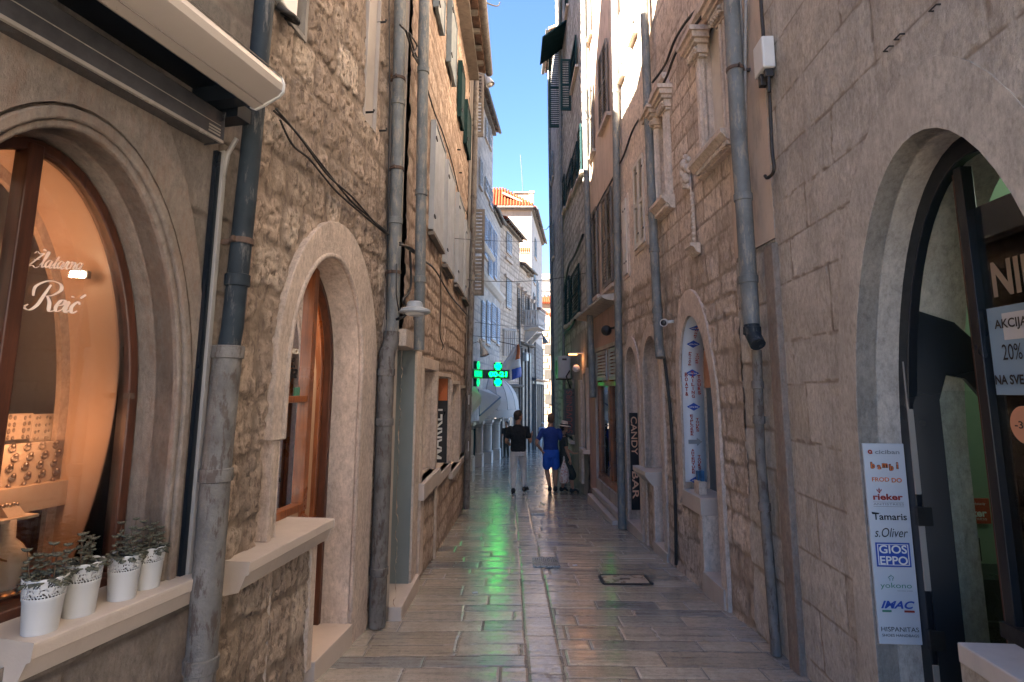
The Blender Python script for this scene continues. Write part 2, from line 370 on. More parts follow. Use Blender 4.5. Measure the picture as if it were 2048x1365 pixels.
M['whitepaint'] = plain('grey_white_painted_metal', (.27, .255, .24), .4, .07, 3, bmp=.03)
M['cassette'] = plain('cream_lacquered_aluminium', (.42, .37, .325), .35, .07, 2, bmp=.03, metal=.1)
M['fascia'] = plain('dark_glossy_fascia', (.05, .05, .055), .12, .5, 5, bmp=.05, spec=.8)
M['fascia2'] = plain('grey_fascia_stripe', (.3, .27, .24), .2, .2, 5, bmp=.03)
M['greydoor'] = plain('grey_green_painted_panel', (.17, .195, .19), .5, .12, 1.4, bmp=.05)
M['shutgreen'] = plain('dark_green_shutter_paint', (.014, .04, .042), .7, .3, 6, bmp=.15, spec=.1)
M['shutblue'] = plain('blue_grey_shutter_paint', (.16, .2, .22), .5, .25, 6, bmp=.15)
M['shutbrown'] = plain('weathered_brown_shutter_wood', (.19, .165, .14), .8, .3, 6, bmp=.3, stain=(.09, .08, .07))
M['shutcream'] = plain('cream_shutter_paint', (.58, .53, .46), .6, .12, 5, bmp=.15)
M['shutgrey'] = plain('pale_grey_shutter_paint', (.36, .38, .4), .5, .12, 5, bmp=.12)
M['shutwhite'] = plain('bluish_white_shutter_paint', (.36, .43, .56), .5, .1, 5, bmp=.1)
M['paneldull'] = plain('dull_grey_board', (.36, .32, .29), .6, .12, 2, bmp=.1)
M['glass'] = glass('window_glass')
M['glassclear'] = glass('thin_window_glass', (.95, .95, .93), 1.22)
M['glassdark'] = glass('dark_window_glass', (.35, .4, .4), 1.6)
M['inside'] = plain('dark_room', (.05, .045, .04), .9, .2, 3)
M['paper'] = plain('white_signboard', (.5, .54, .59), .45, .03, 3, bmp=0)
M['ink'] = plain('black_lettering', (.012, .012, .014), .5, 0, 3, bmp=0)
M['inkred'] = plain('red_lettering', (.3, .035, .025), .5, 0, 3, bmp=0)
M['inkorange'] = plain('orange_lettering', (.6, .16, .05), .5, 0, 3, bmp=0)
M['inkblue'] = plain('blue_lettering', (.02, .07, .35), .5, 0, 3, bmp=0)
M['inkgrey'] = plain('grey_lettering', (.2, .22, .24), .5, 0, 3, bmp=0)
M['inkgreen'] = plain('green_lettering', (.05, .2, .14), .5, 0, 3, bmp=0)
M['inkwhite'] = plain('white_lettering', (.72, .72, .7), .5, 0, 3, bmp=0)
M['orange'] = plain('orange_sign_panel', (.55, .15, .04), .5, .1, 3, bmp=0)
M['signblack'] = plain('black_sign_panel', (.016, .016, .019), .35, .15, 3, bmp=0)
M['plastic'] = plain('white_plastic', (.58, .58, .57), .4, .08, 6, bmp=.05)
M['greyplastic'] = plain('grey_plastic', (.3, .32, .33), .45, .12, 6, bmp=.05)
M['tile'] = plain('terracotta_roof_tile', (.2, .04, .016), .9, .4, 9, spec=.1, bmp=.3, stain=(.12, .05, .03), stainsc=(3, 3, 3))
M['tileold'] = plain('old_brown_roof_tile', (.3, .19, .14), .85, .35, 9, bmp=.3, stain=(.15, .12, .1), stainsc=(3, 3, 3))
M['canvas'] = plain('white_awning_canvas', (.6, .57, .54), .8, .06, 3, bmp=.1)
M['gold'] = plain('warm_orange_plaster', (.55, .42, .32), .8, .08, 2, bmp=.15)
M['display'] = plain('cream_display_board', (.62, .52, .42), .7, .06, 4, bmp=.05)
M['leaf'] = plain('dark_succulent_leaf', (.07, .075, .055), .55, .4, 30, bmp=.1)
M['stem'] = plain('brown_stem', (.09, .06, .04), .8, .2, 30)
M['soil'] = plain('dark_soil', (.03, .022, .016), .95, .4, 60)
M['pot'] = plain('white_enamelled_pot', (.48, .49, .5), .4, .05, 4, bmp=.02)

def paving():
    m, nt, b = mk('polished_limestone_paving', rough=.3, spec=.95); L = nt.links
    c = ramp(nt, attr(nt, 'tone'), [(0, (.33, .285, .225)), (.3, (.47, .405, .32)), (.55, (.4, .355, .3)), (.8, (.54, .475, .38)), (.93, (.22, .225, .225)), (1, (.59, .52, .42))])
    c = mix(nt, c, ramp(nt, noise(nt, 1.4, 7, .7), [(.3, .68), (.7, 1.25)]), .9, 'MULTIPLY')
    c = mix(nt, c, ramp(nt, noise(nt, 22, 6, .75), [(.25, .6), (.6, 1.08)]), .7, 'MULTIPLY')
    c = mix(nt, c, ramp(nt, noise(nt, 95, 3, .6), [(.3, .35), (.42, 1.)]), .6, 'MULTIPLY')
    b.inputs['Coat Weight'].default_value = .4; b.inputs['Coat Roughness'].default_value = .17
    c = mix(nt, c, (.06, .05, .04), attr(nt, 'joint')); L.new(c, b.inputs['Base Color'])
    r = ramp(nt, noise(nt, 1.1, 6, .7), [(.3, .04), (.7, .16)])
    r = mix(nt, r, ramp(nt, noise(nt, 30, 5, .7), [(.35, .03), (.7, .35)]), .35)
    r = mix(nt, r, (.75, .75, .75), attr(nt, 'joint')); L.new(r, b.inputs['Roughness'])
    bump(nt, b, [(noise(nt, 5.5, 3, .5, (.14, 2.0, 1)), .75, .02), (noise(nt, 22, 4, .6, (.3, 1.6, 1)), .6, .007), (noise(nt, 110, 3, .6), .1, .002)])
    return m
M['paving'] = paving()
M['earth'] = plain('distant_ground', (.24, .21, .18), .9, .2, .3)

M['farshop'] = plain('shaded_shopfront', (.05, .06, .07), .5, .3, 1.5, bmp=.1)  # street-level shade of the far row put into this dark colour

M['darkstone'] = stone('shaded_weathered_stone', [(.2, .19, .18), (.26, .25, .235), (.16, .155, .15)], (.1, .095, .09), b1=.7, b2=.4, fine=30)  # dark tone stands in for shade round the street bend

M['basewall'] = plaster('shaded_stained_base_wall', (.13, .12, .11), stain=(.06, .06, .06))  # base colour darkened for shade at street level, stains on top
# ---------------------------------------------------------------- facade lines
L1 = Fac((-2.024, .287), (-1.371, 2.887), 'L'); L2 = Fac((-1.371, 2.887), (-1.11, 5.0), 'L'); L3 = Fac((-.94, 5.0), (-.865, 10.75), 'L')
R1 = Fac((1.667, 0), (1.9, 4.04), 'R'); R2 = Fac((1.903, 4.04), (1.76, 9.38), 'R'); R3 = Fac((1.76, 9.38), (1.66, 12.5), 'R'); R4 = Fac((1.66, 12.5), (1.62, 23.6), 'R')
L4 = Fac((-2.45, 12.75), (-.62, 29.3), 'L'); L5 = Fac((-.62, 29.3), (.47, 33.8), 'L'); L6 = Fac((.47, 33.8), (1.26, 37.1), 'L')

# ---------------------------------------------------------------- ground
def street_ground():
    m = MB(); ys = [-30, -8, 0, 4, 8, 11, 12, 13, 20, 30, 45, 70, 120, 400, 1200]
    for y in ys: m.v += [(-900, y, gz(min(y, 70))-.012), (900, y, gz(min(y, 70))-.012)]
    m.f = [(2*i, 2*i+1, 2*i+3, 2*i+2) for i in range(len(ys)-1)]
    tag(m.build('ground', M['earth']), kind='structure')
street_ground()
PAV_A, PAV_B = .13, .37
def paving_mesh():
    rs = np.random.RandomState(5)
    def lay(X, Y):
        t = np.zeros(X.shape); d = np.full(X.shape, 9.); s = np.zeros(X.shape)
        Xw = X+.012*vn(X*4, Y*4, 81, 2); Yw = Y+.02*vn(X*2, Y*2, 82, 2)
        xa = PAV_A-.004*Y; xb = PAV_B-.004*Y
        for zi, (m, sl, ww, rh) in enumerate(((Xw < xa, .03, .52, .27), ((Xw >= xa) & (Xw < xb), 0, 9, .34), (Xw >= xb, -.025, .5, .25))):
            yy = Yw[m]-sl*Xw[m]; hs = rh*(1+.35*(np.random.RandomState(31+zi).rand(600)*2-1)); cum = np.cumsum(hs)-8
            c = np.clip(np.searchsorted(cum, yy)-1, 0, 598); dy = np.minimum(yy-cum[c], cum[c+1]-yy)
            rr = np.random.RandomState(55+zi).rand(600, 40); T = np.zeros(yy.shape); D = np.zeros(yy.shape); xx = Xw[m]; HB = np.zeros(yy.shape)
            for ci in np.unique(c):
                k = c == ci; ws = ww*(.5+rr[ci]*1.1); cu = np.cumsum(ws)-6-rr[ci, 0]*.5; j = np.clip(np.searchsorted(cu, xx[k])-1, 0, 38)
                D[k] = np.minimum(xx[k]-cu[j], cu[j+1]-xx[k]) if zi != 1 else 9; T[k] = rr[(ci*7+3) % 600][j] if zi != 1 else .62+.3*rr[ci, 5]*rr[ci, 6]; HB[k] = rr[(ci*5+1) % 600][j] if zi != 1 else rr[ci, 9]  # centre strip: paler tones stand in for the reflected sheen
            t[m] = T; d[m] = np.minimum(dy, D); s[m] = HB
        d = np.minimum(d, np.minimum(abs(Xw-xa), abs(Xw-xb)))
        d = d+.004*vn(X*30, Y*30, 83, 2)
        e = np.clip((d-.003)/.005, 0, 1); pr = e*e*(3-2*e)
        h = -.007*(1-pr)+(s-.5)*.004*pr+.004*vn(X*3.1, Y*3.1, 84, 3)+.0012*vn(X*14, Y*14, 85, 2)
        cen = ((Xw >= xa) & (Xw < xb))*1.0
        h = h+cen*.0022*np.minimum(0, vn(X*45, Y*45, 86, 2))*2.2
        return h, t, 1-pr
    def pos(U, Z, H): return np.stack([U, Z, H+np.array([gz(y) for y in np.round(Z, 4)])], 1)
    cache = {}
    def pos(U, Z, H):
        g = np.array([cache.setdefault(y, gz(y)) for y in Z.tolist()]); return np.stack([U, Z, g+H], 1)
    P = [(-1.6, 2.1, 2.2, 6.2, .011, .011, lay, 0, None), (-1.25, 2.05, 6.2, 13, .014, .02, lay, 0, None), (-3, 2.6, 13, 45, .04, .08, lay, 0, None),
         (-3.2, 2.6, -6, 2.2, .1, .1, lay, 0, None), (-1.7, -1.6, 2.2, 6.2, .05, .05, None, 0, None), (2.1, 2.3, 2.2, 6.2, .05, .05, None, 0, None)]
    o = grid_mesh('paving', P, M['paving'], None, pos); tag(o, kind='structure')
paving_mesh()

# ---------------------------------------------------------------- shared building bits
def zg_at(F, u): P = F.p(u, 0, 0); return gz(P.y)
def building(name, F, u, label, cat='building'): return thing(name, F.p(u, 0, zg_at(F, u)), label, cat)
def louver(F, parent, u0, u1, z0, z1, mat, w=.03, t=.03, pitch=.045, fr=.045, name='shutter', mid=True, leafs=1):
    for k in range(leafs):
        a = u0+(u1-u0)*k/leafs+.003; b = u0+(u1-u0)*(k+1)/leafs-.003; m = MB()
        m.box(F, a, a+fr, w, w+t, z0, z1); m.box(F, b-fr, b, w, w+t, z0, z1)
        rows = [z0, (z0+z1)/2, z1] if mid else [z0, z1]
        m.box(F, a+fr, b-fr, w, w+t, z0, z0+fr*1.3); m.box(F, a+fr, b-fr, w, w+t, z1-fr, z1)
        if mid: m.box(F, a+fr, b-fr, w, w+t, rows[1]-fr/2, rows[1]+fr/2)
        z = z0+fr*1.3+pitch/2
        while z < z1-fr:
            if not (mid and abs(z-rows[1]) < fr*.7):
                m.prof(F, [(w+.004, z+pitch*.34), (w+t-.004, z-pitch*.36), (w+t-.004, z-pitch*.36-.006), (w+.004, z+pitch*.34-.007)], a+fr, b-fr)
            z += pitch
        o = m.build(name, mat, parent)
        h = MB()
        for zz in (z0+.15*(z1-z0), z1-.15*(z1-z0)): h.box(F, a-.012, a+.03, w+t+.002, w+t+.01, zz-.012, zz+.012)
        h.build('hinge', M['iron'], o)
def board(F, parent, u0, u1, z0, z1, mat, w=.02, t=.03, planks=2, name='shutter'):
    m = MB(); ww = (u1-u0)/planks
    for k in range(planks): m.box(F, u0+k*ww+.003, u0+(k+1)*ww-.003, w, w+t, z0, z1)
    m.box(F, u0-.02, u0, w-.02, w+t+.012, z0, z1+.03); m.box(F, u1, u1+.02, w-.02, w+t+.012, z0, z1+.03); m.box(F, u0, u1, w-.02, w+t+.012, z1+.001, z1+.03)
    o = m.build(name, mat, parent, bevel=.003); h = MB()
    for zz in (z0+.12*(z1-z0), z1-.15*(z1-z0)): h.box(F, u0-.03, u0+.06, w+t+.013, w+t+.025, zz-.015, zz+.015)
    h.build('hinge', M['iron'], o)
def perp(F, u): P = F.p(u, 0, 0); Q = F.p(u, 1, 0); return Fac((P.x, P.y), (Q.x, Q.y), 'L')
def pipe(F, parent, pts, r, mat, w=.09, brackets=(), name='downpipe', rings=()):
    """pts: pixel points from the top; last one may be 'ground'"""
    P = []
    for q in pts:
        if q[0] == 'g': u = P[-1][0]; P.append((u, zg_at(F, u)+.01))
        elif q[0] == 'top': P.append((None, q[1]))
        else: P.append(F.q(q[0], q[1], w))
    if P[0][0] is None: P[0] = (P[1][0], P[0][1])
    m = MB(); m.tube([F.p(u, w, z) for u, z in P], r, 16); o = m.build(name, mat, parent, smooth=40)
    us = [x[0] for x in P]; b = MB(); ok = False
    def uat(z):
        for (a, za), (c, zc) in zip(P, P[1:]):
            if zc <= z <= za: return a+(c-a)*(za-z)/max(1e-6, za-zc)
        return P[-1][0]
    for px, py in brackets:
        z = F.q(px, py, w)[1]; u = uat(z); b = MB()
        b.lathe(F.p(u, w, z-.014), [(r+.003, 0), (r+.007, 0), (r+.007, .028), (r+.003, .028)], 16, capb=True, capt=True); b.box(F, u-.012, u+.012, 0, w-r, z-.012, z+.012)
        b.box(F, u-r-.028, u-r-.004, w-.006, w+.006, z-.012, z+.012); b.build('bracket', M['rust'], o)
    b = MB(); ok = False
    for px, py in rings:
        z = F.q(px, py, w)[1]; u = uat(z); b = MB(); b.lathe(F.p(u, w, z-.03), [(r+.002, 0), (r+.008, .004), (r+.008, .056), (r+.002, .06)], 16); b.build('pipe_joint', mat, o, smooth=40)
    return o
def cable(name, pts, r, label, mat=None, n=6, group=None, cat='cable'):
    m = MB()
    for p in (pts if isinstance(pts[0], list) else [pts]):
        q = []
        for i in range(len(p)-1):
            for k in range(8):
                t = k/8; a, b, c, d = p[max(i-1, 0)], p[i], p[i+1], p[min(i+2, len(p)-1)]
                q.append(.5*((2*b)+(c-a)*t+(2*a-5*b+4*c-d)*t*t+(3*b-a-3*c+d)*t**3))
        q.append(p[-1]); m.tube(q, r, n)
    return tag(m.build(name, mat or M['cable'], smooth=1), label, cat, group)
def onw(F, pts, w=.03): return [F.p(*(lambda q: (q[0], w, q[1]))(F.q(x, y, w))) for x, y in pts]
def roof_eave(F, parent, u0, u1, z, over=.35, rise=2.2, run=5, mat='tileold', gutter=True, side='eave'):
    """eave overhang with barrel tiles, rafters ends and a half round gutter, plus the slope behind it"""
    m = MB(); n = int((u1-u0)/.19)
    for i in range(n):
        u = u0+.1+i*.19; pts = []
        for k in range(9):
            s = k/8; pts.append((over-(over+run)*s, z+rise*s*(over+run)/run))
        for a, rr_ in ((u, .07),):
            c = [F.p(a, w_, z_+.03) for w_, z_ in pts]; m.tube(c, [.075]*9, 8)
    m.prof(F, [(over-.03, z-.02), (over-.03, z+.02), (-run, z+rise*(over+run)/run), (-run, z+rise*(over+run)/run-.06)], u0, u1)
    o = m.build('roof', M[mat], parent, smooth=50)
    b = MB(); b.box(F, u0, u1, -.02, over*.55, z-.16, z-.05)
    for i in range(int((u1-u0)/.5)): b.box(F, u0+.2+i*.5, u0+.28+i*.5, over*.5, over-.04, z-.1, z-.03)
    b.build('eave_board', M['shutbrown'], o)
    if gutter:
        g = MB(); pr = []
        for k in range(9):
            a = math.pi+math.pi*k/8; pr.append((over+.05+.07*math.cos(a), z-.01+.07*math.sin(a)))
        for k in range(8, -1, -1):
            a = math.pi+math.pi*k/8; pr.append((over+.05+.062*math.cos(a), z-.01+.062*math.sin(a)))
        g.prof(F, pr, u0, u1); g.build('gutter', M['pipebrown'], o, smooth=40)
    return o

# ================================================================ LEFT 1: the jeweller's house
b1 = building('stone_house', L1, 1.2, 'brown stone house with the orange lit arched shop window and awning')
UC, ZS = 1.79, 1.43
ar_out = archp(UC, .665, ZS, 1.50, .70); ar_mo = archp(UC, .61, ZS, 1.19, .78); ar_mi = archp(UC, .535, ZS, 1.10, .80)
ar_w0 = archp(UC, .53, ZS, 1.09, .80); ar_wi = archp(UC, .485, ZS, 1.045, .83)
spec = dict(ch=(.33, .25), bw=(.6, .3), joint=.012, depth=.012, rough=.006, warp=.01, pit=.003, bow=.02)
hole = archp(UC, .63, ZS, 1.42, .72)
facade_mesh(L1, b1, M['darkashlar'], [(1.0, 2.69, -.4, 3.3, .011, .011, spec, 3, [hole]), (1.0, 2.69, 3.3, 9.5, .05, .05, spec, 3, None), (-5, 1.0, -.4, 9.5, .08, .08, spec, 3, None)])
shell(L1, b1, M['shell'], -5, 2.68, -.5, 9.6, 6)
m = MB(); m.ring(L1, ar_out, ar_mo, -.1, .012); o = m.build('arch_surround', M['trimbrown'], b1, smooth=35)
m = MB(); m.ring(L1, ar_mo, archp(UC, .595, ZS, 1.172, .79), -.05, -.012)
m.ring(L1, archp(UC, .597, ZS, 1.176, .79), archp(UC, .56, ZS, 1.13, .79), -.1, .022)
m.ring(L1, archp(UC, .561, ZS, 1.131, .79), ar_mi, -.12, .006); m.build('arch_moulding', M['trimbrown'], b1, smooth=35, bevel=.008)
m = MB(); m.skin(L1, ar_mi, -.02, -.3, 3); m.build('window_reveal', M['trimbrown'], b1, smooth=40)
# shop window: frame, mullion, pane, writing
m = MB(); m.ring(L1, ar_w0, ar_wi, -.26, -.2)
um = L1.q(17, 700, -.22)[0]
m.box(L1, um-.045, um+.012, -.262, -.19, .8, 2.5); m.box(L1, um, UC+.53, -.262, -.17, .79, .835)
win = m.build('shop_window', M['wooddark'], b1, bevel=.006, smooth=40)
m = MB(); m.prism(L1, ar_wi, -.236, -.23); m.build('pane', M['glass'], win)
m = MB(); u, z = L1.q(253, 792, -.19); m.box(L1, u-.008, u+.018, -.2, -.165, z-.012, z+.012); m.build('window_catch', M['rust'], win)
# hand lettered shop name on the glass
def stroke(mb, F, w, pts, wid, o=(0, 0), s=(1, 1), sh=0):
    P = [Vector((x+sh*y, y)) for x, y in pts]; q = []
    for i in range(len(P)-1):
        for k in range(6):
            t = k/6; a, b, c, d = P[max(i-1, 0)], P[i], P[i+1], P[min(i+2, len(P)-1)]
            q.append(.5*((2*b)+(c-a)*t+(2*a-5*b+4*c-d)*t*t+(3*b-a-3*c+d)*t**3))
    q.append(P[-1]); n = len(q); L = []; Rr = []
    for i in range(n):
        t = (q[min(i+1, n-1)]-q[max(i-1, 0)]).normalized(); nn = Vector((-t.y, t.x)); ww = wid*(.35+.9*abs(t.y)**2)*(.35+.65*math.sin(math.pi*min(1, max(0, (i+.5)/n))) ** .5)
        for lst, sg in ((L, 1), (Rr, -1)):
            v = q[i]+nn*ww*sg; lst.append(F.p(o[0]+v.x*s[0], w, o[1]+v.y*s[1]))
    mb.add(L+Rr, [(i, i+1, n+i+1, n+i) for i in range(n-1)])
GL = {  # script letters, unit x-height
 'Z': [[(.1, 1.5), (.3, 1.75), (.6, 1.55), (.95, 1.7), (.5, .9), (.1, .1), (.4, .2), (.7, .0), (1.0, .25)], [(.25, .85), (.85, .95)], [(.75, 2.0), (.85, 2.15)], [(.85, 2.15), (1.05, 2.0)]],
 'l': [[(0, .2), (.3, .9), (.42, 1.7), (.28, 1.75), (.22, .6), (.3, .05), (.5, .25)]],
 'a': [[(.5, .85), (.25, .9), (.05, .45), (.15, .05), (.4, .3), (.52, .85), (.48, .2), (.6, .02), (.75, .25)]],
 't': [[(0, .2), (.25, .8), (.32, 1.4), (.22, .5), (.3, .03), (.5, .25)], [(.08, 1.0), (.48, 1.02)]],
 'r': [[(0, .2), (.15, .85), (.2, .95), (.35, .8), (.3, .3), (.4, .03), (.58, .25)]],
 'n': [[(0, .75), (.15, .9), (.13, .05)], [(.13, .3), (.35, .9), (.5, .75), (.48, .15), (.6, .03), (.75, .25)]],
 'R': [[(.75, 2.0), (.62, 1.2), (.5, .4), (.2, -.05), (-.15, .1), (0, .35)], [(.05, 1.0), (-.05, 1.7), (.5, 2.25), (1.2, 2.2), (1.45, 1.75), (1.1, 1.25), (.7, 1.1)], [(.8, 1.15), (1.1, .7), (1.3, .05), (1.6, .15)]],
 'e': [[(.05, .45), (.4, .6), (.45, .9), (.2, .9), (.05, .4), (.2, .03), (.5, .25)]],
 'i': [[(0, .2), (.2, .9), (.16, .2), (.28, .03), (.45, .25)], [(.24, 1.25), (.28, 1.3), (.3, 1.22)]],
 'c': [[(.48, .75), (.3, .95), (.05, .5), (.2, .03), (.5, .25)], [(.35, 1.25), (.6, 1.6)]],
}
m = MB()
def word(s, adv, px0, py0, px1, py1, h, wid, w=-.224, F=L1, sh=.25, mb=None):
    a = F.q(px0, py0, w); c = F.q(px1, py1, w); tot = sum(adv); sx = (c[0]-a[0])/tot; x = 0
    for ch, ad in zip(s, adv):
        for st in GL[ch]: stroke(mb, F, w, st, wid, (a[0]+x*sx, a[1]+(c[1]-a[1])*x/tot), (sx, h), sh)
        x += ad
word('Zlatarna', [1.0, .5, .68, .48, .68, .55, .7, .7], 55, 533, 163, 541, .036, .085, mb=m)
word('Reic', [1.55, .5, .45, .5], 52, 618, 152, 628, .052, .1, mb=m)
m.build('window_lettering', emit('pink_cream_film', (.8, .42, .28), .0) if False else plain('cream_film_lettering', (.9, .75, .66), .5, 0, 3, bmp=0), win)
# deep vault and room behind the glass
m = MB(); va = archp(UC+.0, .54, ZS, 1.12, .80); m.skin(L1, va, -.262, -.60, 4); m.build('window_vault', M['gold'], b1, smooth=40)
m = MB(); m.ring(L1, va, archp(UC, .50, ZS, 1.07, .80), -.63, -.60); m.build('vault_edge', M['trim'], b1, smooth=40)
spec2 = dict(ch=(.3, .3), bw=(.5, .3), joint=.014, depth=.012, rough=.006, warp=.02, pit=.003)
Lb = Fac(tuple(L1.p(0, -2.3, 0))[:2], tuple(L1.p(2.68, -2.3, 0))[:2], 'L')
facade_mesh(Lb, b1, M['darkashlar'], [(1.0, 2.6, .3, 3.2, .03, .03, spec2, 13, None)], 'room_wall')
Lc2 = perp(L1, 2.6); facade_mesh(Lc2, b1, M['rubble'], [(-2.3, -.62, .3, 3.2, .018, .018, spec2, 14, None)], 'room_wall')
m = MB(); m.box(L1, UC-.75, UC+.62, -2.3, -.84, .3, .34); m.box(L1, 1.0, 2.6, -2.3, -.84, 3.0, 3.05); m.box(L1, 2.61, 2.64, -2.3, -.3, .3, 3.0)
m.prism(L1, [(UC-.9, .3), (UC-.6, .3)]+archp(UC, .6, ZS, 1.12, .3)[1:]+[(UC+1.7, .3), (UC+1.7, 3.0), (UC-.9, 3.0)], -.815, -.805) if False else None
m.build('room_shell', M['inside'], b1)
# display furniture inside the window (pixel anchored on a plane inside the reveal)
m = MB(); m.box(L1, UC-.53, UC+.535, -.8, -.27, .79, .815); m.build('display_floor', M['wood'], b1)
def disp(px0, py0, px1, py1, w): return L1.r(px0, py0, px1, py1, w)
u0, u1, z0, z1 = disp(-60, 985, 122, 1005, -.62)
sh = MB(); sh.box(L1, u0, u1, -.76, -.55, z0, z1); tag(sh.build('display_shelf', M['display']), 'cream shelf inside the lit jewellery window', 'shelf')
sh = MB(); u0, u1, _, _ = disp(-60, 985, 118, 1005, -.7); sh.box(L1, u0, u1, -.75, -.72, .82, z0-.002); tag(sh.build('display_backboard', M['wood']), 'reddish wooden board under the jewellery shelf', 'panel')
def jewel_board(name, px, w, rows, cols, label, ring=False, group=None):
    u0, u1, z0, z1 = disp(*px, w); t = thing(name, L1.p((u0+u1)/2, w, z0), label, 'display')
    m = MB(); m.box(L1, u0, u1, w-.012, w, z0, z1); m.build('board', M['display'], t, bevel=.008)
    j = MB(); rs = random.Random(len(label))
    for r in range(rows):
        for c in range(cols):
            uu = u0+(u1-u0)*(c+.5+(.25 if ring and r % 2 else 0))/(cols+(.25 if ring else 0)); zz = z0+(z1-z0)*(r+.5)/rows; s = (u1-u0)/cols*(.26 if ring else .1)
            if ring:
                j.lathe(L1.p(uu, w+.006, zz), [(s*.7, -.004), (s, 0), (s*.7, .004), (s*.5, 0)], 10, axis=L1.n, capb=False, capt=False); j.ball(L1.p(uu, w+.012, zz+s*.8), s*.6, 6, 4)
            else:
                for k in (-1, 1): j.ball(L1.p(uu+k*s*1.6, w+.004, zz-s*rs.random()), s*(.8+.5*rs.random()), 5, 4, (1, 1, 1.6))
    j.build('jewellery', mk('silver_'+name, (.35, .3, .27), .3, .9)[0], t, smooth=1)
    return t
jewel_board('earring_board', (-55, 831, 63, 878), -.66, 4, 4, 'left board of small earrings above the shelf', group='e')
jewel_board('earring_board', (67, 829, 138, 878), -.66, 4, 4, 'right board of small earrings above the shelf')
jewel_board('ring_tray', (8, 890, 120, 972), -.60, 5, 4, 'cream tray of silver rings standing on the shelf', ring=True)
# little card stand, necklace bust, tray of chains
u, z = L1.q(28, 1032, -.45); t = thing('card_stand', L1.p(u, -.45, z), 'small cream stand with jewels on a ledge in the window', 'display')
m = MB(); m.hexa([L1.p(u-.035, -.47, z), L1.p(u+.03, -.47, z), L1.p(u+.03, -.43, z), L1.p(u-.035, -.43, z), L1.p(u-.045, -.475, z+.045), L1.p(u+.018, -.475, z+.045), L1.p(u+.018, -.465, z+.045), L1.p(u-.045, -.465, z+.045)]); m.build('card', M['display'], t)
m = MB(); [m.ball(L1.p(u-.04+.014*k, -.462, z+.04+.004*(k % 2)), .008, 6, 4) for k in range(5)]; m.build('jewel', mk('silver', (.5, .42, .36), .3, .9)[0], t, smooth=1)
m = MB(); m.box(L1, u-.2, u+.06, -.5, -.4, z-.012, z-.001); tag(m.build('glass_ledge', M['display']), 'narrow ledge carrying the small jewel stand', 'shelf')
u, z = L1.q(12, 1195, -.4); t = thing('necklace_bust', L1.p(u, -.4, .82), 'cream necklace bust in the lower corner of the window', 'display')
m = MB(); c = L1.p(u-.01, -.42, .82); m.tube([c, c+Vector((0, 0, .06)), c+Vector((0, 0, .13)), c+Vector((0, 0, .18)), c+Vector((0, 0, .2)), c+Vector((0, 0, .27))], [(.03, .05), (.045, .08), (.045, .1), (.03, .06), (.022, .03), (.022, .024)], 16); m.build('bust', M['display'], t, smooth=1)
m = MB(); m.tube([c+Vector((.05*math.cos(a), .07*math.sin(a), .17-.05*max(0, math.cos(a)))) for a in [k*math.pi/12 for k in range(25)]], .004, 6); m.build('necklace', mk('gold_chain', (.6, .35, .12), .25, 1)[0], t, smooth=1)
m = MB()
for k in range(9):
    uu, zz = L1.q(8+k*5, 1188+(k*7 % 11), -.33); cc = L1.p(uu, -.33-.01*(k % 3), .83); m.lathe(cc, [(.018, 0), (.024, .006), (.018, .012), (.012, .006)], 10, capb=False, capt=False)
tag(m.build('bracelet_pile', mk('gold_bracelets', (.6, .35, .14), .3, 1)[0], smooth=1), 'pile of gold bracelets on the window floor', 'jewellery')
# sill
SZ = .80
m = MB(); m.prof(L1, [(-.2, SZ-.045), (-.2, SZ), (.105, SZ), (.105, SZ-.012), (.10, SZ-.05), (.085, SZ-.055), (.055, SZ-.12), (.0, SZ-.13), (-.06, SZ-.13)], 1.74, 2.46)
m.build('window_sill', M['sill'], b1, bevel=.004)
# awning guide post and its dark groove
def vline(F, x0, y0, x1, y1, w): a = F.q(x0, y0, w)[0]; b_ = F.q(x1, y1, w)[0]; return (a+b_)/2
m = MB(); ug = L1.q(412, 720, .03)[0]; m.box(L1, ug-.012, ug+.012, .01, .045, SZ+.0, 2.73); m.build('awning_guide', M['whitepaint'], b1, bevel=.003)
m = MB(); m.box(L1, ug-.04, ug-.014, .006, .03, SZ+.0, 2.72); m.build('guide_groove', M['black'], b1)
m = MB(); m.tube([L1.p(ug+.004, .035, 2.6), L1.p(ug+.006, .05, 2.72), L1.p(ug+.02, .08, 2.80)], .012, 8); m.build('guide_bend', M['whitepaint'], b1, smooth=1)
# awning: fascia box + cassette
aw = thing('retracted_awning', L1.p(1.2, 0, 2.7), 'retracted cream awning box above the orange lit window', 'awning')
m = MB(); m.prof(L1, [(.0, 2.73), (.10, 2.73), (.10, 2.875), (0, 2.875)], -.8, 2.35); m.build('fascia', M['fascia'], aw, bevel=.004)
m = MB()
m.box(L1, -.8, 2.352, .09, .104, 2.724, 2.738); m.box(L1, -.8, 2.33, .1, .1025, 2.80, 2.803)
for k in range(3): m.box(L1, 2.26, 2.33, .1, .1026, 2.75+.014*k, 2.757+.014*k)
m.build('fascia_trim', M['fascia2'], aw)
m = MB(); m.prof(L1, [(.245, 2.885), (.27, 2.872), (.31, 2.885), (.313, 2.89), (.39, 2.92), (.41, 2.94), (.412, 2.975), (.40, 3.005), (.36, 3.04), (.26, 3.07), (.245, 3.05)], -.8, 2.34); m.build('cassette', M['cassette'], aw, smooth=25)
m = MB(); m.box(L1, -.8, 2.338, .312, .316, 2.884, 2.889); m.prof(L1, [(.365, 3.042), (.40, 3.014), (.404, 3.016), (.368, 3.046)], -.8, 2.339); m.build('seam', M['fascia2'], aw)
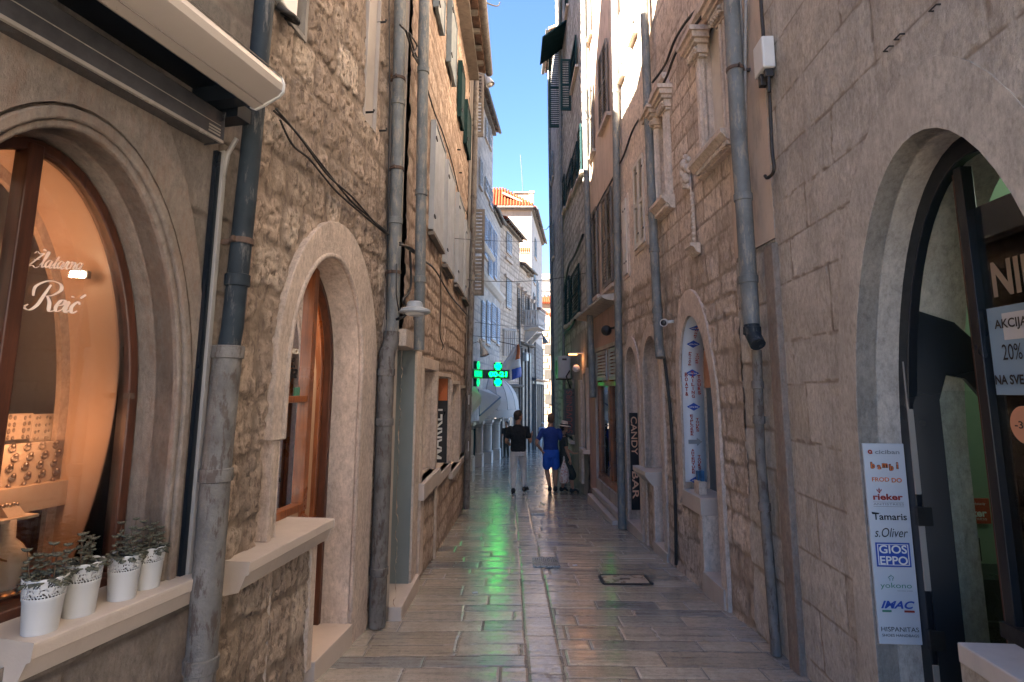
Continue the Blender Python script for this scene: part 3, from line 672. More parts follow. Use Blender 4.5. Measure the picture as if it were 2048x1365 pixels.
m = MB(); m.prof(L1, [(.242, 2.88), (.27, 2.868), (.315, 2.882), (.393, 2.916), (.414, 2.937), (.416, 2.978), (.403, 3.009), (.362, 3.045), (.26, 3.074), (.242, 3.055)], 2.34, 2.352); m.build('end_cap', M['plastic'], aw)
m = MB(); m.box(L1, 2.25, 2.33, 0, .26, 2.885, 2.96); m.box(L1, 1.0, 1.08, 0, .26, 2.885, 2.96); m.box(L1, -.8, 2.4, .0, .22, 2.96, 2.985); m.box(L1, 2.36, 2.45, .02, .16, 2.86, 2.93); m.build('bracket', M['black'], aw)
# lamp in the shop
lp = L1.p(*(lambda q: (q[0], -.42, q[1]))(L1.q(160, 549, -.42)))
t = thing('spotlight', lp, 'small bright square spotlight inside the jewellery window', 'lamp')
m = MB(); m.cbox(lp, (.035, .01, 0), (0, .012, .0), (0, 0, .018)); m.build('housing', M['whitepaint'], t, bevel=.004)
m = MB(); m.cbox(lp+Vector((0, -.014, -.004)), (.026, .006, 0), (0, .002, 0), (0, 0, .013)); m.build('lens', emit('spot_lens', (1, .72, .5), 9), t)
for loc, e, sz in ((L1.p(UC+.1, -.5, 2.1), .28, .12), (L1.p(UC+.25, -.45, 1.4), .3, .1)):
    ld = bpy.data.lights.new('shop_light', 'POINT'); ld.energy = e; ld.color = (1, .4, .17); ld.shadow_soft_size = sz
    lo = bpy.data.objects.new('shop_light', ld); COL.objects.link(lo); lo.location = loc; lo['label'] = 'warm light inside the jewellery window'; lo['category'] = 'light'

# potted plants
def pot_plant(i, px, py, wbot, wtop, h_px, label, hz):
    P = at_z(px, py, SZ); D = P.y; s = D/FPX; rb, rt_ = wbot*s/2, wtop*s/2; H = h_px*s
    t = thing('potted_plant', P, label, 'potted plant', 'succulents in white lace pots')
    m = MB(); hb = H*.62; m.lathe(P, [(rb, 0), (rb+(rt_-rb)*.55, hb), (rb+(rt_-rb)*.62, hb+.002), (rb+(rt_-rb)*.5, hb+.004), (rb*.9, hb-.03)], 32, capt=False); m.lathe(P+Vector((0, 0, hb)), [(rb+(rt_-rb)*.62, -.002), (rb+(rt_-rb)*.7, .001), (rb+(rt_-rb)*.62, .004)], 32, capb=False, capt=False); m.build('pot', M['pot'], t, smooth=50)
    # pierced lace rim
    n, rows = 120, 16; vs = []; fs = []; r0 = rb+(rt_-rb)*.6
    for j in range(rows+1):
        f = j/rows
        for k in range(n):
            a = 2*math.pi*k/n; top = H if j < rows else H; sc_ = abs(math.sin(k*math.pi/12))*H*.025 if j == rows else 0
            z = hb+(H-hb)*f-(0 if j < rows else -sc_); r = r0+(rt_*1.0-r0)*f; vs.append(P+Vector((r*math.cos(a), r*math.sin(a), z)))
    for j in range(rows):
        for k in range(n):
            x, y = (k+.5) % 12-6, (j+.5); d = math.hypot(x/6, (y-1)/8.5); hole_ = False
            if j in (0, 1, rows-1): hole_ = False
            elif .42 < d < .62 or .82 < d < .98: hole_ = (k+j) % 3 != 0
            elif d < .2: hole_ = True
            elif y > 10 and abs(x) > 3 and (k+2*j) % 3: hole_ = True
            if not hole_: fs.append((j*n+k, j*n+(k+1) % n, (j+1)*n+(k+1) % n, (j+1)*n+k))
    m = MB(); m.add(vs, fs); m.build('lace_rim', M['pot'], t, solid=.0012, smooth=1)
    m = MB(); m.lathe(P+Vector((0, 0, hb*.9)), [(r0*.93, 0), (r0*.8, .004), (.001, .006)], 16, capt=False); m.build('soil', M['soil'], t)
    rs = random.Random(i*5+1); st = MB(); lf = MB()
    def leaf(c, d, L, wd):
        d = d.normalized(); sd = d.cross(Vector((0, 0, 1))).normalized()*wd; n_ = sd.cross(d).normalized()*.0018
        a, b_, e = c, c+d*L*.55-Vector((0, 0, L*.04)), c+d*L-Vector((0, 0, L*.18))
        ring = [a, b_-sd*.9+d*(-L*.18), b_-sd+d*L*.1, e, b_+sd+d*L*.1, b_+sd*.9+d*(-L*.18)]
        lf.add([v+n_ for v in ring]+[v-n_ for v in ring]+[b_+n_*2.2], [(12, i_, (i_+1) % 6) for i_ in range(6)]+[(11, 10, 9, 8, 7, 6)]+[(i_, (i_+6), ((i_+1) % 6+6), (i_+1) % 6) for i_ in range(6)])
    for k in range(hz[0]):
        a = rs.random()*6.28; r = r0*.75*rs.random(); b0 = P+Vector((r*math.cos(a), r*math.sin(a), hb)); hh = (H-hb)+hz[1]*s*(.45+.6*rs.random())
        tp = b0+Vector((math.cos(a)*hz[2]*s*rs.random(), math.sin(a)*hz[2]*s*rs.random(), hh)); mid = (b0+tp)/2+Vector((rs.uniform(-.004, .004), rs.uniform(-.004, .004), 0))
        st.tube([b0, mid, tp], [.0022, .0018, .0012], 6)
        nn = hz[3]
        for q in range(nn):
            f = .25+.75*q/(nn-1); c = b0.lerp(mid, f*2) if f < .5 else mid.lerp(tp, f*2-1)
            for e in range(2):
                an = q*1.6+e*math.pi+rs.random()*.5; leaf(c, Vector((math.cos(an), math.sin(an), rs.uniform(-.1, .7) if f < .9 else .9)), (.020+.010*rs.random())*(1.25-.4*f), .0095)
        for e in range(6): an = e*1.05; leaf(tp, Vector((math.cos(an), math.sin(an), .7)), .018, .008)
    for k in range(34):
        a = k*.8; leaf(P+Vector((r0*.75*math.cos(a), r0*.75*math.sin(a), H*(.9+.12*rs.random()))), Vector((math.cos(a), math.sin(a), -.5+rs.random()*1.2)), .034, .012)
    st.build('stem', M['stem'], t, smooth=1); lf.build('foliage', M['leaf'], t, smooth=1)
pot_plant(0, 79, 1262, 56, 72, 96, 'bushy succulent in the white lace pot nearest the sill corner', (9, 52, 22, 5))
pot_plant(1, 156, 1228, 52, 66, 92, 'tall thin succulent in the second white lace pot', (4, 70, 30, 7))
pot_plant(2, 243, 1196, 46, 57, 78, 'succulent in the third white lace pot with drooping leaves', (8, 52, 16, 5))
pot_plant(3, 292, 1174, 44, 55, 72, 'succulent in the farthest white lace pot on the sill', (8, 42, 16, 5))

# ================================================================ LEFT 2: rubble house with the second arch
b2 = building('stone_house', L2, 1.0, 'rough rubble stone house with the pale arched doorway and orange wood window')
o2 = archp(1.13, .79, 1.70, 1.06, 1.31, jl=1.31, zb2=-.25); i2 = archp(1.03, .575, 1.70, .81, -.06)
hole2 = archp(1.13, .74, 1.66, 1.02, -.3)
spec = dict(ch=(.27, .3), bw=(.3, .45), joint=.026, depth=.022, rough=.012, warp=.035, wob=1.0, pit=.014, smear=.45, bow=.03)
wa = L2.r(545, -200, 615, 60, 0); wb = L2.r(735, -60, 757, 255, 0)
wa = (wa[0], wa[1], L2.q(600, 70)[1], wa[3]+.4); wb = (L2.q(734, 130)[0], L2.q(758, 130)[0], L2.q(748, 262)[1], L2.q(735, -60)[1]+.3)
facade_mesh(L2, b2, M['rubble'], [(-.08, 2.13, -.45, 4.6, .011, .011, spec, 21, [hole2, rectp(*wa), rectp(*wb), rectp(.45, 1.92, -.4, 1.4), rectp(.30, .47, .66, 1.4)]), (-.08, 2.13, 4.6, 8.8, .04, .04, spec, 21, [rectp(*wa), rectp(*wb)])])
shell(L2, b2, M['shell'], 0, 2.12, -.5, 8.8, 6)
m = MB(); m.add([L2.p(2.13, .0, -.5), L2.p(2.13, -.4, -.5), L2.p(2.13, -.4, 8.8), L2.p(2.13, .0, 8.8)], [(0, 1, 2, 3)]); m.build('quoin_return', M['trimbrown'], b2)
m = MB(); iu = [(min(max(u, 0), 9), z) for u, z in i2]
ii = archp(1.03, .575, 1.70, .81, 1.31, jl=1.31, zb2=-.25)
m.ring(L2, o2, ii, -.12, .02); m.build('arch_surround', M['trimrough'], b2, smooth=35, bevel=.006)
m = MB(); m.ring(L2, archp(1.03, .582, 1.7, .818, 1.31, jl=1.31, zb2=0), archp(1.03, .55, 1.70, .785, 1.31, jl=1.31, zb2=0), .0, .034); m.build('arch_moulding', M['trimrough'], b2, smooth=35, bevel=.01)
m = MB(); m.box(L2, .375, .42, -.1, .012, .775, 1.31); m.box(L2, .42, .49, -.2, -.01, .775, 1.33); m.build('window_jamb', M['trimrough'], b2, bevel=.006)
m = MB(); m.skin(L2, archp(1.03, .552, 1.70, .787, -.09), .0, -.27, 3); m.build('door_reveal', M['trim'], b2, smooth=40)
SZ2 = .775; ud = L2.q(600, 1036, -.2)[0]
m = MB(); m.prof(L2, [(-.25, SZ2-.05), (-.25, SZ2), (.125, SZ2), (.125, SZ2-.05), (.11, SZ2-.055), (.08, SZ2-.13), (.0, SZ2-.15), (-.25, SZ2-.15)], .02, .97); m.build('window_sill', M['sill'], b2, bevel=.005)
m = MB(); m.box(L2, .93, 1.0, -.35, .012, -.12, SZ2-.151); m.build('counter_end', M['trim'], b2, bevel=.004)
facade_mesh(L2, b2, M['rubble'], [(.3, .94, -.35, SZ2-.13, .011, .011, spec, 23, None)], 'parapet')
st2 = at_z(634, 1316, .02)
m = MB(); m.box(L2, 1.0, 1.60, -.45, .035, -.4, -.085); m.build('doorstep', M['sill'], b2, bevel=.006)
# wooden window and door
fr_o = archp(1.03, .55, 1.70, .785, -.09); fr_i = archp(1.03, .505, 1.70, .74, -.09)
m = MB(); m.ring(L2, fr_o, fr_i, -.26, -.2); um2 = L2.q(618, 800, -.2)[0]
fw_ = m.build('timber_frame', M['wooddark'], b2, bevel=.006, smooth=35)
m = MB(); m.box(L2, um2-.035, um2+.03, -.27, -.185, SZ2, 2.46); m.box(L2, .45, um2-.036, -.25, -.195, 1.50, 1.545); m.box(L2, .45, um2-.036, -.255, -.19, SZ2, SZ2+.05)
m.box(L2, .42, .47, -.25, -.195, SZ2, 2.0)
w2 = m.build('window', M['wood'], b2, bevel=.006)
m = MB(); m.box(L2, .46, um2-.03, -.235, -.228, SZ2+.04, 2.3); m.build('pane', M['glassclear'], w2)
m = MB(); u0, z0 = L2.q(578, 745, -.226); X = L2.d; Y = Vector((0, 0, 1))
def wtext(mb, F, s, px, py, w, height, shear=0, bold=0, width=None, sgn=1):
    u, z = F.q(px, py, w); put_text(mb, s, F.p(u, w, z), F.d*sgn, Vector((0, 0, 1)), height=height, width=width, off=0, shear=shear, bold=bold)
wtext(m, L2, 'ZARNICA', 584, 702, -.224, .035, 0, .02, .22); m.build('small_lettering', M['inkwhite'], w2)
for a_ in (('cija', 583, 748, -.224, .115, .35, .01), ('30', 586, 720, -.224, .03, .3), ('rija', 558, 962, -.224, .04, .35, .01)): m = MB(); wtext(m, L2, *a_); m.build('dark_lettering', M['ink'], w2)
m = MB(); u, z = L2.q(595, 790, -.224); m.box(L2, u-.04, u+.03, -.226, -.223, z-.05, z+.05); m.build('sticker', M['inkgreen'], w2)
# open door leaf inside: arch topped wooden leaf turned inward
Fd = perp(L2, 1.56); Fd = Fac(tuple(L2.p(1.585, -.285, 0))[:2], tuple(L2.p(1.98, -.60, 0))[:2], 'L')
ol = [(.0, -.08), (.0, 1.75), (.06, 1.95), (.14, 2.12), (.25, 2.27), (.36, 2.36), (.5, 2.4), (.5, -.08)]; il = [(.12, .28), (.12, 1.6), (.15, 1.72), (.2, 1.82), (.27, 1.92), (.33, 1.98), (.41, 2.02), (.41, .28)]
m = MB(); m.ring(Fd, ol, il, -.02, .02, closed=True); m.box(Fd, .121, .409, -.018, .018, .1, .60); dl = m.build('open_door', M['wood'], b2, bevel=.005)
m = MB(); m.box(Fd, .121, .409, -.004, .004, .60, 1.96); m.build('pane', M['glass'], dl)
m = MB(); m.box(Fd, .2, .36, .021, .026, .66, .96); m.build('poster', M['signblack'], dl)
m = MB(); [m.box(Fd, .22, .34, .027, .029, z_, z_+.012) for z_ in (.78, .82, .86, .9)]; m.box(Fd, .2, .36, .027, .029, .66, .74); m.build('poster_print', M['inkgrey'], dl)
m = MB(); Fi = Fac(tuple(L2.p(-.6, -1.9, 0))[:2], tuple(L2.p(2.6, -1.9, 0))[:2], 'L'); m.box(Fi, 0, 3.2, -.05, 0, -.1, 3); m.box(L2, 2.04, 2.1, -1.9, -.25, -.1, 3); m.box(L2, -.6, 2.04, -1.9, -.46, 2.75, 2.8); m.box(L2, -.6, 2.04, -1.9, -.46, -.16, -.09)
m.build('room_shell', plain('beige_room_plaster', (.5, .4, .33), .9, .1, 1), b2)
ld = bpy.data.lights.new('bakery_light', 'POINT'); ld.energy = 2.0; ld.color = (1, .66, .42); ld.shadow_soft_size = .2
lo = bpy.data.objects.new('room_light', ld); COL.objects.link(lo); lo.location = L2.p(1.2, -1.0, 2.3); lo['label'] = 'warm light inside the arched bakery doorway'; lo['category'] = 'light'
# upper windows of house 2
m = MB(); m.ring(L2, rectp(wa[0]-.0, wa[1]+.0, wa[2], wa[3]), rectp(wa[0]+.03, wa[1]-.03, wa[2]+.03, wa[3]-.03), -.35, -.0, closed=True); m.box(L2, wa[0], wa[1], -.36, -.34, wa[2], wa[3]); m.build('window_recess', M['darkplaster'], b2)
m = MB(); m.box(L2, wb[0], wb[1], -.06, -.03, wb[2], wb[3]); m.ring(L2, rectp(*wb), rectp(wb[0]+.015, wb[1]-.015, wb[2]+.015, wb[3]-.015), -.05, .0, closed=True); wbo = m.build('window_board', M['paneldull'], b2)
m = MB()
for px, py in ((736, 225), (762, 262), (761, 45)):
    u, z = L2.q(px, py); m.tube([L2.p(u, -.03, z), L2.p(u, .045, z), L2.p(u, .05, z+.02)], .009, 6)
m.build('shutter_hook', M['iron'], wbo)
u, z = L2.q(572, 62, .0); t = thing('wall_box', L2.p(u, .0, z), 'white box unit on the windowsill above the rubble wall', 'utility box')
m = MB(); m.box(L2, wa[0]+.02, wa[0]+.30, -.25, .03, wa[2]+.02, wa[2]+.62); m.build('casing', M['plastic'], t, bevel=.012)
m = MB(); [m.tube([L2.p(wa[0]+.12+.05*k, .0, wa[2]+.0), L2.p(wa[0]+.18+.03*k, .07, wa[2]-.03), L2.p(wa[0]+.3, .03, wa[2]+.03)], .018, 6) for k in range(3)]; m.build('wiring', M['cable'], t, smooth=1)
roof_eave(L2, b2, 0, 2.12, 8.8, .3)
# pipes on the house corners
pipe(L2, b2, [('top', 8.7), (533, -40), (500, 320), (465, 655), (457, 700)], .048, M['pipedark'], .10, brackets=[(486, 485)], rings=[(470, 560)])
pipe(L2, b2, [(457, 695), (436, 900), (405, 1290), ('g',)], .062, M['pipebrown'], .10, rings=[(456, 705), (430, 950), (406, 1325)])
# ================================================================ LEFT 3: long warm house
b3 = building('stone_house', L3, 2.5, 'long warm stone house with pale shutters and the vertical market sign')
dA = (.02, L3.q(823, 950)[0], -.5, L3.q(800, 690)[1])
oB = L3.r(842, 736, 869, 944); oC = L3.r(873, 752, 897, 935); oD = L3.r(903, 768, 915, 925); oE = L3.r(919, 777, 929, 905)
oB = (L3.q(843, 850)[0], L3.q(869, 850)[0], L3.q(857, 948)[1], L3.q(845, 737)[1])
oC = (L3.q(872, 850)[0], L3.q(897, 850)[0], L3.q(885, 938)[1], L3.q(873, 752)[1])
spec = dict(ch=(.2, .35), bw=(.3, .45), joint=.022, depth=.016, rough=.012, warp=.05, wob=1., pit=.007, smear=.6, bow=.03)
holes = [rectp(*x) for x in (dA, oB, oC, oD, oE)]
facade_mesh(L3, b3, M['warmwall'], [(0, 5.75, -1.2, 4.2, .015, .015, spec, 31, holes), (0, 5.75, 4.2, 8, .025, .025, spec, 31, None)])
shell(L3, b3, M['shell'], 0, 5.75, -1.2, 7.9, 6)
m = MB(); m.box(L3, dA[1]-.0, dA[1]+.02, -.9, -.0, -.5, dA[3]); m.build('door_panel', M['greydoor'], b3)
dp = MB(); dp.box(L3, 0, dA[1], -.95, -.9, -.5, dA[3]); dp.build('back_panel', M['inside'], b3)
uA = L3.q(835, 900)[0]
m = MB(); m.box(L3, dA[1]+.021, uA, -.2, .02, -.45, dA[3]-.0); z0l, z1l = dA[3], L3.q(797, 652)[1]
m.box(L3, .0, uA, -.2, .022, z0l+.001, z1l); m.build('door_frame', M['trim'], b3, bevel=.006)
m = MB(); m.box(L3, 0, uA, -.6, .055, -.7, L3.q(822, 1178, .05)[1]); m.build('doorstep', M['sill'], b3, bevel=.005)
m = MB(); m.ring(L3, rectp(0, 1.1, 0, .2), rectp(.01, 1.09, .01, .19), 0, .01, closed=True)
def opening(F, parent, o, fr=.06, depth=.3, sill=True, mat='trim', pane='glassdark', sidecol=None, proud=.02, sh=.08, sw=.07):
    m = MB(); u0, u1, z0, z1 = o
    m.ring(F, rectp(u0-fr, u1+fr, z0-(0 if sill else fr), z1+fr), rectp(u0, u1, z0, z1), -.05, proud, closed=True); a = m.build('window_surround', M[mat], parent, bevel=.005)
    m = MB(); m.ring(F, rectp(u0-.001, u1+.001, z0-.001, z1+.001), rectp(u0+.012, u1-.012, z0+.012, z1-.012), -depth, -.051, closed=True); m.build('reveal', M[mat], a)
    m = MB(); m.box(F, u0, u1, -depth+.02, -depth+.028, z0, z1); m.build('pane', M[pane], a)
    if sill: m = MB(); m.box(F, u0-fr*1.2, u1+fr*1.2, -.1, sw, z0-sh, z0-.001); m.build('sill', M['sill'], a, bevel=.005)
    return a
opening(L3, b3, oB, .12, .35, sh=.16); opening(L3, b3, oC, .05, .35, sill=True, sh=.12, sw=.04)
for o_ in (oD, oE): opening(L3, b3, o_, .05, .3, sh=.1, sw=.05)
# pilasters under the windows
m = MB(); m.box(L3, oB[0]-.1, oB[0]+.12, 0, .03, L3.q(845, 1130)[1], oB[2]-.165); m.build('pilaster', M['trim'], b3, bevel=.005); m = MB(); m.box(L3, oC[0]-.0, oC[0]+.1, 0, .025, oC[2]-1.0, oC[2]-.121); m.build('pilaster', M['trim'], b3, bevel=.005)
# market sign on the far reveal of the opening
def reveal_sign(name, F, u, w0, w1, z0, z1, mat, label, cat='sign', side=-1):
    t = thing(name, F.p(u, (w0+w1)/2, z0), label, cat); m = MB(); m.box(F, u-.012, u, w0, w1, z0, z1); m.build('panel', M[mat], t); return t
ms = reveal_sign('market_sign', L3, oC[1]-.013, -.33, -.015, oC[2]+.01, oC[3]-.01, 'signblack', 'black vertical shop sign with orange top in the doorway reveal')
def rtext(mb, F, s, u, wc, zc, length, height, vertical=True, flip=1, **kw):
    """text on a plane facing the camera (normal -u). vertical: reads upwards"""
    right = F.n*(-1 if F.side == 'R' else 1)    # picture right
    X, Y = (Vector((0, 0, 1)), -right) if vertical else (right, Vector((0, 0, 1)))
    if flip < 0: X, Y = -X, -Y
    put_text(mb, s, F.p(u, wc, zc), X, Y, width=length, height=height, off=0, **kw)
hS = oC[3]-oC[2]
m = MB(); rtext(m, L3, 'MARKET', oC[1]-.028, -.17, oC[2]+hS*.36, hS*.62, .17, bold=.02); m.build('lettering', M['inkwhite'], ms)
m = MB(); m.box(L3, oC[1]-.03, oC[1]-.0255, -.325, -.02, oC[3]-hS*.27, oC[3]-.012); m.build('orange_panel', M['orange'], ms)
m = MB(); m.lathe(L3.p(oC[1]-.0335, -.17, oC[3]-hS*.14), [(.08, 0), (.09, 0), (.09, .003), (.08, .003)], 20, axis=L3.d, capb=False, capt=False); m.build('ring_mark', M['inkorange'], ms)
# upper shutters
for a, b_, c, d in ((859, 233, 884, 506), (888, 318, 904, 556), (912, 388, 925, 592), (928, 446, 937, 612)):
    u0 = L3.q(a, (b_+c)/2)[0]; u0 = L3.q(a, 400)[0]; u1 = L3.q(c, 470)[0]; z1 = L3.q(a, b_)[1]; z0 = L3.q(c, d)[1]
    u1 = u0+(u1-u0)*.82; board(L3, b3, u0, u1, z0, z1, M['shutgrey'], .015, .03, 3)
    m = MB(); m.box(L3, u0-.03, u1+.03, 0, .07, z0-.07, z0-.03); m.build('ledge', M['shutbrown'], b3)
for a, b_, c, d, k in ((866, -60, 880, 78, 0), (893, -10, 905, 182, 0), (915, 118, 922, 268, 1), (927, 197, 935, 325, 1)):
    u0 = L3.q(a, 60)[0]; u1 = L3.q(c, 60)[0]; z1 = L3.q(a, b_)[1]; z0 = L3.q(c, d)[1]
    u0 = L3.q(a, (b_+d)/2)[0]; u1 = L3.q(c, (b_+d)/2)[0]; board(L3, b3, u0, u1, z0, z1, M['shutblue' if k == 0 else 'shutgreen'], .02, .04, 2)
roof_eave(L3, b3, 0, 5.7, 7.85, .34, rise=1.9)
m = MB(); G_ = [(6.7, 7.9), (8.3, 7.9), (8.35, 10.5), (7.8, 12.7), (6.65, 10.3)]; m.add([(-1.7, y, z) for y, z in G_]+[(-3.6, y, z) for y, z in G_], [(0, 1, 2, 3, 4), (9, 8, 7, 6, 5)]+[(i, (i+1) % 5, 5+(i+1) % 5, 5+i) for i in range(5)]); m.build('shadow_gable', M['cream'], b3)  # unseen gable added for its peaked shadow on the peach house
pipe(L2, b2, [('top', 8.7), (801, -30), (794, 340), (786, 640), (783, 668)], .055, M['pipe'], .08, brackets=[(795, 155), (791, 335), (787, 545)], rings=[(793, 200), (788, 440)])
pipe(L2, b2, [(783, 664), (782, 684), (775, 705), (772, 745), (765, 960), (754, 1240), ('g',)], .068, M['pipebrown'], .08, rings=[(771, 745), (766, 845), (760, 1140)], name='lower_downpipe')
pipe(L3, b3, [('top', 7.8), (849, -20), (843, 350), (838, 700)], .05, M['pipe'], .10, rings=[(846, 140), (842, 385), (840, 560)])
pipe(L3, b3, [('top', 7.8), (953, 140), (944, 560), (937, 800), (933, 1018)], .055, M['pipebrown'], .10, rings=[(950, 235), (944, 380), (940, 560), (938, 790), (935, 960)])
for pp, lb in (((938, 800), 'upper small paper stuck on the far left downpipe'), ((937, 893), 'lower small paper stuck on the far left downpipe')):
    m = MB(); q = L3.q(*pp, .16); m.box(L3, q[0]-.05, q[0]+.05, .156, .16, q[1]-.08, q[1]+.08); tag(m.build('paper_notice', M['paper']), lb, 'notice')
# floodlight above the door
u, z = L3.q(822, 620, .12); t = thing('wall_lamp', L3.p(u, 0, z-.02), 'grey hooded wall lamp above the grey door', 'wall lamp')
m = MB(); m.lathe(L3.p(u, .15, z-.03), [(.12, 0), (.13, .012), (.125, .03), (.07, .05), (.06, .09), (.045, .1)], 20); m.build('hood', M['greyplastic'], t, smooth=40)
m = MB(); m.lathe(L3.p(u, .15, z-.05), [(.05, 0), (.075, .012), (.08, .021)], 20); m.build('lens', M['plastic'], t, smooth=40)
m = MB(); m.tube([L3.p(u, 0, z-.08), L3.p(u, .06, z-.06), L3.p(u, .11, z)], .012, 8); m.tube([L3.p(u-.15, .02, z+.35), L3.p(u-.16, .03, z+.1), L3.p(u-.1, .04, z-.02), L3.p(u-.02, .06, z+.02)], .006, 6); m.build('arm', M['iron'], t, smooth=1)

# cables on the left walls
cable('wall_cable', [onw(L2, [(548, 222), (590, 262), (640, 325), (700, 400), (745, 440), (776, 466)], .035), onw(L2, [(552, 218), (600, 275), (655, 350), (705, 395), (750, 446), (778, 470)], .05), onw(L2, [(560, 240), (585, 290), (620, 320), (670, 380), (720, 425), (774, 470)], .03)], .007, 'black cable bundle sagging across the rubble wall above the arch')
cable('wall_cable', [onw(L3, [(800, 486), (820, 500), (838, 512)], .04), onw(L3, [(800, 490), (822, 497), (845, 520), (870, 540), (900, 590), (925, 620), (944, 642)], .045), onw(L3, [(820, 500), (822, 560), (818, 585), (806, 600), (812, 612)], .03)], .011, 'black cable running along the warm wall below the pale shutters')
cable('wall_cable', [onw(L3, [(812, 62), (822, 95), (832, 120), (846, 140), (855, 145)], .06), onw(L3, [(800, 50), (818, 70), (828, 100), (838, 125), (850, 150)], .05), onw(L3, [(818, 66), (834, 92), (826, 110), (836, 120)], .06), onw(L3, [(855, 180), (870, 228), (885, 265), (905, 330), (920, 395), (935, 430)], .03)], .009, 'tangled cables between the two grey downpipes')
cable('wall_cable', onw(L2, [(778, -20), (779, 200), (776, 420), (773, 640)], .02), .006, 'thin cable running down beside the first grey downpipe')
cable('wall_cable', [onw(L3, [(838, 40), (834, 300), (832, 560), (828, 640)], .02), onw(L3, [(880, 515), (882, 600), (880, 668), (886, 690), (884, 700)], .02)], .006, 'thin cable running down beside the second grey downpipe')
for px, py, lb in ((915, 300, 'iron peg in the warm wall left of the green shutters'), (918, 346, 'iron peg in the warm wall above the second pale shutter'), (895, 40, 'iron peg high in the warm wall beside the blue shutter')):
    m = MB(); u, z = L3.q(px, py); m.tube([L3.p(u, -.02, z), L3.p(u, .05, z)], .012, 6); tag(m.build('iron_peg', M['iron']), lb, 'iron peg', 'iron pegs in the warm wall')
# ================================================================ RIGHT 1: grey ashlar house with the shoe shop arch
r1 = building('stone_house', R1, 2.2, 'grey smooth ashlar house with the dark shoe shop arch')
UC1, ZS1 = 2.45, 1.22
ro = archp(UC1, .865, ZS1, 1.83, -.4); ri = archp(UC1, .685, ZS1, 1.52, -.4); rsh = archp(UC1, .84, ZS1, 1.79, -.6)
def lay1(U, Z):
    h, t, j = masonry(U, Z, dict(ch=(.36, .25), bw=(1.0, .35), joint=.006, depth=.004, rough=.004, warp=.018, pit=.002, bow=.015, wob=1.4), 41); return h, t, j
facade_mesh(R1, r1, M['ashlar'], [(1.2, 4.046, -.5, 4.9, .012, .012, lay1, 0, [rsh]), (1.2, 4.046, 4.9, 9, .05, .05, lay1, 0, None), (-3.2, 1.2, -.5, 9, .08, .08, lay1, 0, None)])
shell(R1, r1, M['shell'], -3.2, 4.03, -.8, 9, 6)
m = MB(); m.add([R1.p(4.046, 0, -.6), R1.p(4.046, -.5, -.6), R1.p(4.046, -.5, 9), R1.p(4.046, 0, 9)], [(0, 1, 2, 3)]); m.build('quoin_return', M['trimgrey'], r1)
m = MB(); m.ring(R1, ro, ri, -.1, .006); m.build('arch_surround', M['trimgrey'], r1, smooth=35)
m = MB(); m.skin(R1, ri, .004, -.55, 5); m.build('door_reveal', M['trimbrown' if 0 else 'trimgrey'], r1, smooth=40)
WF = -.215
fo, fi = archp(UC1, .69, ZS1, 1.52, -.3), archp(UC1, .61, ZS1, 1.42, -.3)
m = MB(); m.ring(R1, fo, fi, WF-.05, WF); mu = R1.q(1956, 700, WF)[0]; mu2 = R1.q(1960, 1000, WF)[0]
m.box(R1, mu-.04, mu+.012, WF-.04, WF+.012, -.3, 2.6); d1 = r1
fr = m.build('metal_frame', M['black'], r1, bevel=.004, smooth=35)
m = MB(); m.box(R1, mu+.0125, mu+.026, WF-.038, WF+.006, -.3, 2.58); m.build('frame_strip', M['wooddark'], fr)
m = MB(); m.box(R1, UC1-.70, mu-.0405, WF-.03, WF-.022, .6, 2.4); m.build('pane', M['glass'], fr)
# door leaf, opened inwards, arch topped with a broad black frame
Fq = Fac(tuple(R1.p(UC1+.62, WF-.03, 0))[:2], tuple(R1.p(UC1+.40, WF-.75, 0))[:2], 'R')
dl_ = [(0, -.22), (0, 1.9), (.06, 2.02), (.22, 1.95), (.42, 1.7), (.56, 1.35), (.6, 1.0), (.6, -.22)]; di_ = [(.12, .25), (.12, 1.55), (.16, 1.68), (.24, 1.66), (.34, 1.5), (.44, 1.25), (.48, .95), (.48, .25)]
m = MB(); m.ring(Fq, dl_, di_, -.025, .025, closed=True); m.box(Fq, .12, .48, -.02, .02, -.2, .248); dlf = m.build('open_door', M['black'], r1, bevel=.005)
m = MB(); m.box(Fq, .12, .48, -.004, .004, .25, 1.6); m.build('pane', M['glass'], dlf)
for z0, z1 in ((.62, .93), (-.0, .28), (1.08, 1.75)): m = MB(); m.box(R1, UC1+.597, UC1+.605, WF-.045, WF+.004, z0, z1); m.build('edge_strip', M['whitepaint'], fr)
for z in (1.0, .42): m = MB(); m.box(R1, UC1+.585, UC1+.612, WF-.06, WF+.012, z-.07, z+.02); m.build('lock', M['iron'], fr)
# inside the shop
m = MB(); m.box(R1, 3.6, 3.65, -2.3, -.3, -.3, 3.4); m.box(R1, .5, 3.65, -2.35, -2.3, -.3, 3.4); m.box(R1, .5, 3.65, -2.3, -.56, 3.35, 3.4); m.build('room_wall', plain('pale_green_room_wall', (.24, .34, .24), .85, .06, 1), r1)
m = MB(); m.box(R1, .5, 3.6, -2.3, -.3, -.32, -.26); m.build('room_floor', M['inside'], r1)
rk = thing('shoe_shelf', R1.p(3.4, -1.2, -.2), 'black low shelf unit inside the dark arch doorway', 'shelf')
m = MB(); m.box(R1, 3.25, 3.55, -1.9, -.35, -.25, .62); m.build('cabinet', M['black'], rk, bevel=.004)
m = MB(); [m.box(R1, 3.225, 3.25, -1.9, -.4, z, z+.02) for z in (-.1, .15, .4)]; m.build('shelf_board', M['signblack'], rk)
ld = bpy.data.lights.new('shop_light', 'POINT'); ld.energy = 1.3; ld.color = (.9, 1, .8); ld.shadow_soft_size = .2
